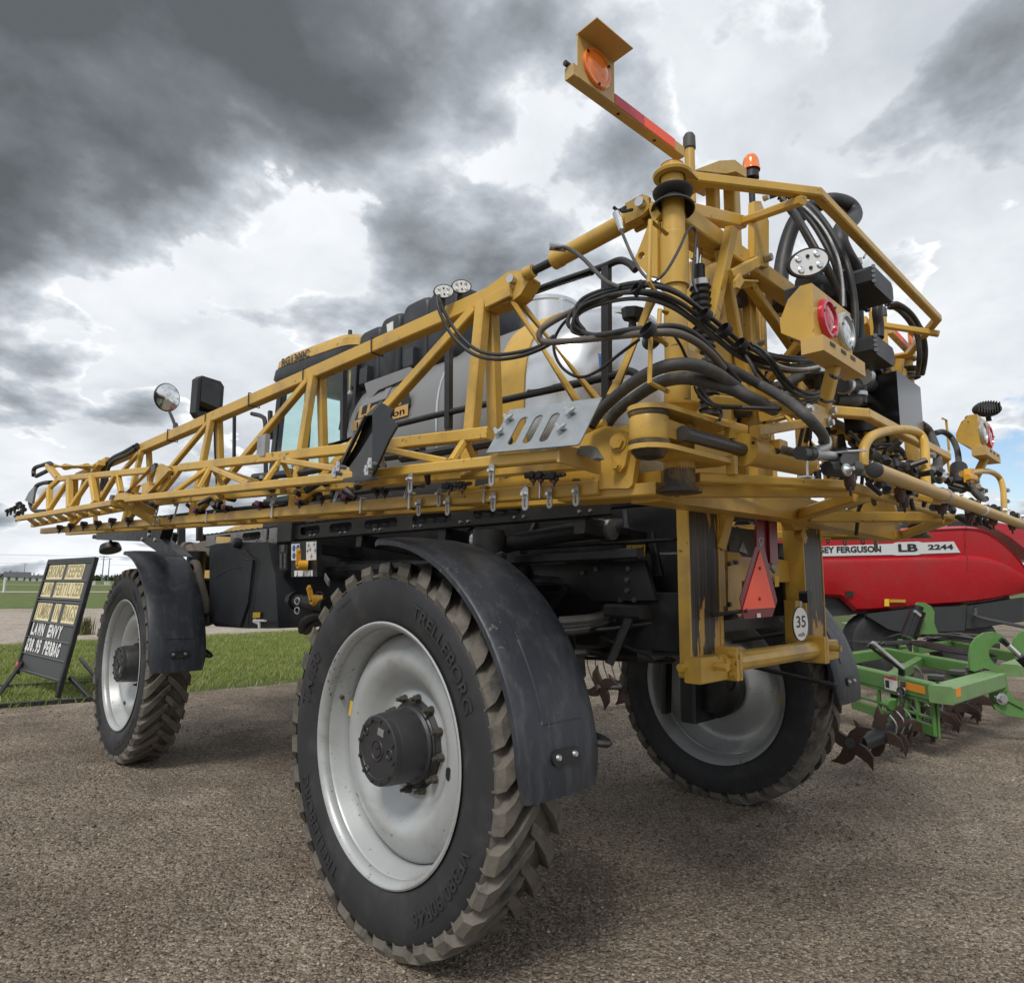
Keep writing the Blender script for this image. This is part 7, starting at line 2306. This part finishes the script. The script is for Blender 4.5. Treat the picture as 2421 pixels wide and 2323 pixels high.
def at_s(L, s):
    ss = [p.dot(BR) for p in L]
    for i in range(len(L) - 1):
        if ss[i] <= s <= ss[i + 1]:
            return lerp(L[i], L[i + 1], (s - ss[i]) / (ss[i + 1] - ss[i]))
    return L[0] if s < ss[0] else L[-1]
s0 = max(top[0].dot(BR), mid[0].dot(BR), bot[0].dot(BR)) + .01
s1 = min(top[-1].dot(BR), mid[-1].dot(BR), bot[-1].dot(BR)) - .01
rows = []
nn = 46
for i in range(nn + 1):
    s = s0 + (s1 - s0) * i / nn
    T_, C_, D_ = at_s(top, s), at_s(mid, s), at_s(bot, s)
    k = min(1, (T_.z - C_.z) / .5)
    h2 = C_.z - D_.z
    pts = [T_ + BF * .35 - ZU * .01, T_ + BF * .10 + ZU * .0, T_ - ZU * .05 * k - BF * .0, T_ - ZU * .10 * k + BF * .035, lerp(T_, C_, .8) + BF * .05, C_ + ZU * .065 * k + BF * .055, C_ - BF * .03, C_ - ZU * .07 - BF * .03,
           C_ - ZU * min(.35, h2 * .4) - BF * .015, D_ + ZU * min(.25, h2 * .3) + BF * .02, D_ + ZU * min(.06, h2 * .1) + BF * .07, D_ + BF * .20]
    rows.append(pts)
shell = M().rings(rows, closed=False, cap=False)
bpart('side_panel', balred, shell, None, 28)
sj = M()
p0, p1 = Vector((13.339,0.182,2.917)), Vector((13.255,0.263,1.382))
sj.tube([p0 - BF * .008, lerp(p0, p1, .3) + BF * .035, Vector((13.301,0.219,2.272)) - BF * .036, lerp(p0, p1, .6) - BF * .018, p1 + BF * .08], .005, 6, 1, False)
bpart('panel_seam', baldk, sj)
# body behind the flank
bd = M()
c0 = BAL.location
bd.prism([Vector((10.05,3.401,2.529)) + BF * .3, Vector((13.379,0.142,2.821)) + BF * .3, Vector((14.048,-0.512,1.452)) + BF * .3, Vector((10.76,2.706,1.029)) + BF * .3], BF * 2.0)
bpart('body', baldk, bd, None, 15)
dk = M()
dk.prism([(11.93,1.63,1.188),(12.63,0.945,1.313),(13.316,0.274,1.362),(13.257,0.331,0.892),(12.433,1.138,0.838),(12.214,1.353,0.902),(11.928,1.632,1.145)], BF * .1)
dk.prism([(13.405,0.285,1.36),(14.203,-0.496,1.536),(14.172,-0.466,1.071),(13.611,0.083,0.96),(13.46,0.23,0.932),(13.355,0.334,0.931)], BF * .1)
bpart('lower_shield', baldk, dk, None, 15)
bpart('guard_rail', darkst, M().tube([(13.308,0.142,1.358), (13.307,0.143,1.239), (13.357,0.094,1.147), (13.954,-0.491,0.981), (14.141,-0.673,0.93)], .035, 8, 4))
ch = M()
ch.prism([(12.775,1.433,2.866),(12.96,1.252,2.964),(13.324,0.896,3.033),(13.375,0.846,3.15),(13.889,0.342,3.2),(14.113,0.124,3.161),(14.22,0.018,2.951),(13.936,0.297,2.968),(13.228,0.99,2.915)], BF * 1.2)
bpart('roof_panel', baldk, ch, None, 20)
bpart('roof_rod', steel, M().cyl((13.528,0.626,3.147), (13.568,0.587,2.927), .03, .03, 8))
fh_ = M()
fh_.prism([(13.85,0.03,3.031),(13.927,-0.044,3.073),(14.128,-0.242,2.994),(14.456,-0.563,2.916),(14.775,-0.875,2.756),(14.886,-0.983,2.245),(14.669,-0.77,2.283),(14.429,-0.536,2.504),(14.257,-0.368,2.707),(14.118,-0.231,2.828),(13.976,-0.093,2.919)], BF * 1.5)
bpart('front_hood', balred, fh_, None, 20)
# white stripe with lettering
def bandpt(x, y):
    return None
st_ = M()
sp2 = [(10.568,2.939,2.433),(12.318,1.225,2.544),(12.377,1.167,2.573),(12.689,0.862,2.594),(12.738,0.814,2.574),(13.18,0.381,2.601),(13.259,0.304,2.387),(12.72,0.832,2.353),(12.668,0.883,2.332),(12.365,1.18,2.317),(12.308,1.235,2.33),(10.563,2.944,2.252)]
st_.prism(sp2, -BF * .004)
sto = bpart('name_stripe', mat('stripe_silver', (0.56, 0.57, 0.57), 0.4, var=0.05), st_, None, 0)
def blet(txt, x0, x1, y0, y1, m=blackp):
    P = [Vector(a) for a in (x0, x1, y0, y1)]
    c = (P[0] + P[1]) / 2
    w = (P[1] - P[0]).length
    h = (P[2] - P[3]).length
    o = M().text(txt, h / .72, c - BF * .012, (P[1] - P[0]), ZU, fit=w, bold=.035).build('lettering', m, sto, 0, recalc=False)
    return o
bl1 = blet('MASSEY FERGUSON', (11.071,2.446,2.392), (12.157,1.383,2.435), (11.955,1.581,2.486), (11.95,1.586,2.371))
bl2 = blet('LB', (12.389,1.156,2.456), (12.661,0.89,2.464), (12.534,1.014,2.535), (12.527,1.021,2.39))
bl3 = blet('2244', (12.811,0.743,2.479), (13.164,0.397,2.492), (12.967,0.59,2.534), (12.962,0.595,2.439))
for o in sto.children:
    o.matrix_parent_inverse = Matrix.Identity(4)
bpart('decal', yelp, M().prism([(12.146,1.377,1.478),(12.211,1.314,1.479),(12.204,1.32,1.342),(12.14,1.383,1.341)], -BF * .01), None, 0)
bpart('decal', mat('ochre_decal', (.42, .26, .02), .5), M().prism([(12.218,1.307,1.472),(12.437,1.092,1.472),(12.434,1.095,1.415),(12.215,1.309,1.415)], -BF * .01), None, 0)
bpart('decal', blackp, M().prism([(11.624,1.888,1.616),(11.727,1.787,1.618),(11.722,1.792,1.515),(11.62,1.892,1.513)], -BF * .01), None, 0)
wh_ = M()
for s_ in (7.2, 8.9):
    c = Vector((-2.109, -2.889, 0)) + BF * 13.4 + BR * s_ + ZU * .62
    wh_.lathe([(-.2, .3), (-.25, .5), (-.22, .58), (-.1, .62), (.1, .62), (.22, .58), (.25, .5), (.2, .3)], c, BF, 32, True)
beach('wheel', tyrem, wh_)
fix = [o for o in BAL.children]

# ================================================================ green rotary tiller in front of it
GZ = 0.75
GRN = empty('field_cultivator', None, (6.2, -0.6, 0))
tag(GRN, 'bright green cultivator frame with hooked plates over rows of dark star wheels', 'cultivator')
def gpart(name, m, g, par=None, sm=25):
    o = g.build(name, m, par or GRN, sm)
    if (par or GRN) is GRN:
        o.matrix_parent_inverse = Matrix.Translation(-GRN.location)
    return o
g1a, g1b = Vector((7.099,0.467,0.75)), Vector((5.79,-0.963,0.75))
gpart('side_beam', green, M().beam(g1a - ZU * .09, g1b - ZU * .09, .13, .18, c=.015))
b0, b1 = Vector((5.637,-1.026,0.75)), Vector((7.459,-1.148,0.75))
gpart('front_beam', greent, M().beam(b0 - ZU * .085, b1 - ZU * .085, .22, .17, c=.015))
g2a, g2b = Vector((9.537,1.23,0.75)), Vector((9.726,0.698,0.75))
g2c = Vector((8.256,-0.791,0.75))
gpart('side_beam', green, M().beam(g2b - ZU * .08, g2c - ZU * .08, .12, .17, c=.015))
gpart('cross_beam', green, M().beam(Vector((8.1,0.789,0.75)) - ZU * .08, g2b - ZU * .081, .12, .16, c=.015))
g3a, g3b, g3c = Vector((10.962,0.577,0.75)), Vector((12.364,0.359,0.75)), Vector((10.445,-1.001,0.75))
gpart('cross_beam', green, M().beam(g3a - ZU * .08, g3b - ZU * .08, .10, .16, c=.015))
gpart('side_beam', green, M().beam(g3b - ZU * .082, g3c - ZU * .082, .10, .16, c=.015))
g4a, g4b = Vector((16.999,3.858,0.75)), Vector((12.877,1.265,0.75))
gpart('side_beam', green, M().beam(g4a - ZU * .08, g4b - ZU * .08, .12, .18, c=.015))
gpart('cross_beam', greent, M().beam(Vector((7.763,-1.244,0.75)), Vector((9.565,-1.267,0.75)), .2, .14, c=.015))
def geach(name, m, g, sm=25):
    return reroot(build_each(g, name, m, GRN, sm), GRN)
def hook(P, name='hook_plate'):
    g = M()
    g.prism(P, Vector(BF) * .03)
    return gpart(name, green, g, None, 15)
hook([(7.127,-0.977,0.866),(7.132,-0.981,0.946),(7.149,-0.998,1.047),(7.195,-1.043,1.139),(7.265,-1.112,1.196),(7.348,-1.193,1.211),(7.412,-1.256,1.178),(7.449,-1.292,1.118),(7.449,-1.291,1.052),(7.421,-1.264,1.082),(7.362,-1.206,1.081),(7.319,-1.165,1.05),(7.291,-1.137,0.989),(7.293,-1.139,0.918),(7.326,-1.171,0.858),(7.388,-1.232,0.789),(7.417,-1.26,0.73),(7.424,-1.267,0.61),(7.434,-1.277,0.491),(7.407,-1.251,0.411),(7.341,-1.186,0.395),(7.278,-1.124,0.449),(7.278,-1.124,0.558),(7.33,-1.175,0.569),(7.376,-1.22,0.609),(7.392,-1.236,0.739),(7.241,-1.088,0.802),(7.165,-1.014,0.761),(7.129,-0.979,0.775)])
hook([(9.426,0.133,1.449),(9.457,0.102,1.483),(9.525,0.036,1.48),(9.591,-0.028,1.431),(9.625,-0.062,1.345),(9.612,-0.049,1.184),(9.646,-0.083,1.018),(9.452,0.107,1.009),(9.473,0.087,1.222),(9.49,0.071,1.356)])
hook([(9.338,-1.035,0.914),(9.363,-1.059,1.023),(9.421,-1.117,1.109),(9.495,-1.188,1.146),(9.563,-1.255,1.111),(9.55,-1.242,0.917),(9.46,-1.154,0.892),(9.398,-1.094,0.759)])
hook([(7.145,-1.162,0.415),(7.203,-1.219,0.421),(7.292,-1.306,0.461),(7.392,-1.404,0.394),(7.5,-1.509,0.337),(7.492,-1.502,0.231),(7.384,-1.396,0.278),(7.253,-1.268,0.3),(7.164,-1.18,0.362)], 'wing_plate')
hook([(7.244,-1.289,0.571),(7.297,-1.34,0.494),(7.368,-1.41,0.437),(7.364,-1.406,0.374),(7.279,-1.323,0.435),(7.224,-1.269,0.473)], 'wing_plate')
P = Vector((7.189,-1.235,0.487))
gpart('pivot_bolt', steel, M().cyl(P, P - BF * .05, .05, .045, 6).cyl(P + BF * .02, P - BF * .015, .065, .065, 16))
# hydraulic rams
r0, r1, r2 = Vector((7.309,-1.253,1.137)), Vector((7.399,-1.392,0.952)), Vector((7.5,-1.541,0.751))
gpart('ram_rod', chrome, M().cyl(lerp(r0, r1, .35) - BF * .02, r1 - BF * .02, .028, .028, 12))
gpart('ram_barrel', gloss, M().cyl(r1 - BF * .02, r2 - BF * .02, .06, .06, 16).cyl(r0 - BF * .02, lerp(r0, r1, .36) - BF * .02, .04, .03, 10))
q0, q1 = Vector((9.414,0.095,1.424)), Vector((9.275,0.231,0.969))
gpart('ram_barrel', gloss, M().cyl(lerp(q0, q1, .15) - BF * .03, q1 - BF * .03, .11, .11, 16).cyl(q0 - BF * .03, lerp(q0, q1, .2) - BF * .03, .06, .06, 10))
gpart('ram_strap', steel, M().beam((9.208,0.099,1.361), (9.268,0.04,1.289), .04, .04))
j0, j1 = Vector((5.898,-0.348,1.109)), Vector((6.12,-0.565,0.84))
gpart('prop_strut', rimm, M().beam(j0, j1, .05, .035))
gpart('prop_strut', gloss, M().beam(j0 - ZU * .03 - BR * .05, j1 - ZU * .03, .03, .03).beam((6.112,-0.558,0.826), (6.109,-0.554,0.76), .06, .06))
hz = M()
rng = random.Random(6)
HZ = [(9.889,1.279,0.8),(9.698,0.805,0.8),(10.461,0.628,0.8),(9.938,0.232,0.8),(9.258,-0.283,0.8),(8.914,-0.624,0.8)]
for k in range(7):
    hz.tube([Vector(p) + Vector((.02 * k, -.045 * k * (1 if j != 1 else .4), .012 * (k % 3))) for j, p in enumerate(HZ)], .020, 6, 4)
for k in range(10):
    x, y = rng.uniform(200, 800), rng.uniform(590, 650)
    a = Vector((11.233,0.941,0.8)) + BR * rng.uniform(-.2, 1.2) + BF * rng.uniform(-.2, .6)
    hz.tube([a, a + BR * .4 + ZU * .08 + BF * rng.uniform(-.2, .2), a + BR * .9 + BF * rng.uniform(-.4, .2)], .018, 6, 4)
hz.tube([Vector((11.211,0.663,0.85)), Vector((10.487,0.31,0.95)), Vector((11.422,0.195,0.9)), Vector((11.659,-0.144,0.85))], .035, 8, 4)
geach('hydraulic_hose', hose, hz)
# side plate with stickers, ladder-like frame and pin
GP = (6.05, -0.96, .6)
ga = [(6.912,0.246,0.619),(6.7,-0.013,0.69),(6.076,-0.776,0.684),(6.086,-0.763,0.534),(6.923,0.259,0.442)]
SPN = Vector((.77, -.63, 0)).normalized()
fpl = M()
def side(x, y, off=0.0):
    return None
sd = (g1b - g1a).normalized()
sn = Vector((-sd.y, sd.x, 0))
if sn.dot(Vector((-2.1, -2.9, 0)) - g1b) < 0:
    sn = -sn
def sp3(u, z, off=.0):
    # u metres back from the near corner along the side beam
    return g1b - sd * u + Vector((0, 0, z - g1b.z)) + sn * (.067 + off)
gpart('sticker', orap, M().prism([sp3(.10, .71), sp3(.52, .71), sp3(.52, .63), sp3(.10, .63)], sn * .003), None, 0)
so_ = gpart('sticker', whitep, M().prism([sp3(.56, .73), sp3(.80, .73), sp3(.80, .58), sp3(.56, .58)], sn * .003), None, 0)
M().prism([sp3(.56, .73, .004), sp3(.80, .73, .004), sp3(.80, .70, .004), sp3(.56, .70, .004)], sn * .001).build('red_band', redt, so_, 0)
M().prism([sp3(.71, .68, .004), sp3(.78, .68, .004), sp3(.78, .60, .004), sp3(.71, .60, .004)], sn * .001).build('picture', blackp, so_, 0)
fn = (b1 - b0).normalized()
fq = Vector((fn.y, -fn.x, 0))
if fq.dot(Vector((-2.1, -2.9, 0)) - b0) < 0:
    fq = -fq
gpart('sticker', orap, M().prism([b0 + fn * .06 + fq * .111 - ZU * .015, b0 + fn * .20 + fq * .111 - ZU * .015, b0 + fn * .20 + fq * .111 - ZU * .10, b0 + fn * .06 + fq * .111 - ZU * .10], fq * .003), None, 0)
lf2 = M()
for z, h_ in ((.57, .06), (.40, .03), (.285, .11)):
    lf2.beam(sp3(.02, z, -.03), sp3(1.55, z, -.03), .04, h_)
for u in (.03, .28, .55, .98, 1.5):
    lf2.beam(sp3(u, .60, -.03), sp3(u, .24, -.03), .05, .035, up=(0, 1, 0))
lf2.prism([sp3(-.02, .6, -.06), sp3(.10, .6, -.06), sp3(.12, .25, -.06), sp3(.0, .22, -.06)], sn * .02)
lf2.box(sp3(.68, .43, 0), (.10, .10, .14), ch=.02)
lf2.cyl(sp3(.62, .43, .03), sp3(.75, .43, .03), .055, .055, 12)
gpart('cross_beam', green, M().beam(lerp(g1a, g1b, .55) - ZU * .10, lerp(g2b, g2c, .45) - ZU * .10, .10, .14, c=.012))
gpart('cross_beam', green, M().beam(lerp(g2b, g2c, .30) - ZU * .10, lerp(g4a, g4b, .92) - ZU * .10, .10, .14, c=.012))
for q_ in (.15, .42, .66, .86):
    c_ = lerp(b0, (8.6, -1.25, .75), q_)
    gpart('shank', green, M().beam(c_ - ZU * .10 + Vector((0, .45, 0)), c_ - ZU * .42 + Vector((0, .52, 0)), .05, .12))
    gpart('clamp', darkst, M().box(c_ - ZU * .06 + Vector((0, .42, 0)), (.14, .16, .06), ch=.01))
geach('side_frame', green, lf2)
gpart('lock_pin', darkst, M().cyl(sp3(.45, .62, .03), sp3(.45, .22, .03), .018, .018, 10).ring(sp3(.45, .60, .03), sd * .3 + sn, .05, .012, 18, 6))
# star wheels: each a hub with four curved tines
def star(P, rotn, s=1.0):
    g = M()
    g.cyl(P - Vector((.035, 0, 0)), P + Vector((.035, 0, 0)), .055 * s, .055 * s, 12)
    for k in range(4):
        a = rotn + k * PI / 2
        pts = []
        ring_ = []
        for r_, w, t, da in ((.04, .060, .030, 0), (.13, .060, .026, .08), (.21, .046, .018, .22), (.285, .004, .004, .48)):
            c = P + Vector((0, math.cos(a + da) * r_, math.sin(a + da) * r_)) * s
            tg = Vector((0, -math.sin(a + da), math.cos(a + da)))
            ring_.append([c + Vector((t * s, 0, 0)) + tg * w * s, c - Vector((t * s, 0, 0)) + tg * w * s, c - Vector((t * s, 0, 0)) - tg * w * s, c + Vector((t * s, 0, 0)) - tg * w * s])
        g.rings(ring_)
    return gpart('star_wheel', rust, g, None, 15)
for i in range(13):
    if i == 1:
        continue
    x = 4.62 + i * .32
    star(Vector((x, -.52 - .055 * (x - 4.6), .262)), .35 + i * .61, .90)
for i in range(9):
    star(Vector((5.35 + i * .3, 2.95 - .16 * i, .31)), .9 + i * .7, 1.05)
gpart('tiller_shaft', darkst, M().cyl((4.58, -.52, .285), (8.6, -.74, .285), .045, .045, 12))
rl = M()
for i in range(14):
    x = 5.3 + i * .24
    rl.tube([(x, -.62, .50), (x + .03, -.70, .36), (x + .05, -.62, .16)], .010, 6, 4)
gpart('rotor_tube', black, M().cyl((4.75, -.53, .262), (6.9, -.65, .262), .085, .085, 16))
gpart('rotor_housing', black, M().beam((6.5, -.42, .40), (8.6, -.55, .42), .22, .26, c=.03))
geach('scraper', steel, rl)
gpart('tiller_shaft', darkst, M().cyl((5.3, 2.98, .31), (8.0, 1.55, .31), .04, .04, 10))
for i in range(6):
    P = lerp((6.1,3.778,0.735), (6.7,3.476,0.73), i / 5)
    gpart('spring_tine', darkst, M().tube([P, P - ZU * .25 + Vector((0, .02, 0)), P - ZU * (.50 + .05 * (i % 2)) + Vector((.03, -.06, 0))], .010, 6, 4))
gpart('tine_bar', black, M().beam(Vector((6.1,3.94,0.765)), Vector((6.8,3.48,0.781)), .07, .06).box(Vector((6.3,3.555,0.671)), (.3, .08, .05)))
tw = M()
for x, y in ((6.75, .35), (8.1, -.05)):
    tw.lathe([(-.08, .12), (-.10, .16), (-.07, .20), (.07, .20), (.10, .16), (.08, .12)], (x, y, .50), (.5, .8, 0), 24, True)
geach('gauge_tyre', treadm, tw)

# ================================================================ portable message board
SGN = empty('message_board', None, (0.0, 9.3, 0))
tag(SGN, 'leaning black message board on skids with rows of cream and white letters', 'sign')
def spt(name, m, g, par=None, sm=20):
    o = g.build(name, m, par or SGN, sm)
    if (par or SGN) is SGN:
        o.matrix_parent_inverse = Matrix.Translation(-SGN.location)
    return o
q_tl, q_tr, q_br, q_bl = Vector((0.187, 10.281, 1.941)), Vector((0.416, 8.404, 1.989)), Vector((0.105, 8.372, 0.06)), Vector((-0.105, 10.25, 0.13))
q_tl.z = 1.975
q_bl = q_br + (q_tl - q_tr)
q_bl.z = .075
def sgn(u, v):
    return lerp(lerp(q_tl, q_tr, u), lerp(q_bl, q_br, u), v)
sx_ = (q_tr - q_tl).normalized()
sv_ = (q_bl - q_tl).normalized()
snrm = sx_.cross(sv_).normalized()
if snrm.dot(Vector((-2.1, -2.9, 1.7)) - q_tr) < 0:
    snrm = -snrm
spt('panel', boardm, M().prism([sgn(.01, .01), sgn(.99, .01), sgn(.99, .90), sgn(.01, .90)], -snrm * .02))
for a, b, w in (((0, 0), (0, .93), .07), ((1, 0), (1, 1), .07), ((-.015, 0), (1.015, 0), .06)):
    spt('frame_bar', black, M().beam(sgn(*a), sgn(*b), w, .06, up=snrm))
letterink = mat('faded_letter', (0.36, 0.29, 0.15), 0.6)
rows_ = [.02, .165, .31, .335, .50, .625, .755, .885]
for v in rows_:
    spt('letter_rail', railm, M().beam(sgn(.01, v) + snrm * .012, sgn(.97, v) + snrm * .012, .018, .024, up=snrm))
def board_row(txt, v0, v1, u0, u1, tiles):
    n = len(txt)
    du = (u1 - u0) / n
    hgt_ = (q_bl - q_tl).length * (v1 - v0)
    wid = (q_tr - q_tl).length * du
    for i, c in enumerate(txt):
        if c == ' ':
            continue
        a = u0 + du * i
        ctr = sgn(a + du / 2, (v0 + v1) / 2)
        par = None
        if tiles:
            par = spt('letter_tile', tilem, M().prism([sgn(a + du * .04, v0), sgn(a + du * .96, v0), sgn(a + du * .96, v1), sgn(a + du * .04, v1)], snrm * .005), None, 0)
        V_, F_ = text_mesh(c, 'CENTER', .02 if tiles else .05)
        wd = max(p[0] for p in V_) - min(p[0] for p in V_)
        kx = min(wid * (.80 if tiles else .90) / wd, wid * 1.6)
        ky = hgt_ * (.86 if tiles else 1.0) / .75
        vs = [ctr + sx_ * (p[0] * kx) - sv_ * (p[1] * ky) + snrm * .008 for p in V_]
        m_ = M().add(vs, F_)
        if par:
            m_.build('letter', letterink, par, 0, recalc=False).matrix_parent_inverse = Matrix.Identity(4)
        else:
            spt('letter', whitep, m_, None, 0)
board_row('GROUND KEEPER', .035, .152, .03, .83, True)
board_row('LAWN FERTILIZER', .178, .298, .02, .90, True)
board_row('JUMBO IN BAGS', .348, .488, .02, .92, True)
board_row('LAWN ENVY', .515, .612, .04, .74, False)
board_row('$38.95 PERBAG', .640, .742, .02, .80, False)
bs = M()
bs.beam((-0.724,8.367,0.03), (0.77,8.081,0.03), .05, .06)
bs.beam((-0.504,10.384,0.03), (1.008,9.82,0.03), .05, .06)
reroot(build_each(bs, 'skid', black, SGN), SGN)
br = M()
br.beam((-0.456,9.176,0.05), sgn(0.05, .83), .05, .05)
br.beam((0.439,8.157,0.05), sgn(.98, .86) - snrm * .1, .05, .05)
br.beam((0.914,9.588,0.05), Vector((1.016,10.74,0.05)) + ZU * .0 + Vector((-.1, .3, .25)), .05, .05)
reroot(build_each(br, 'brace', black, SGN), SGN)
c = sgn(.02, .86) + snrm * .03
spt('clearance_lamp', redl, M().lathe([(0, .05), (.02, .05), (.03, .03), (.032, .001)], c, snrm, 14))
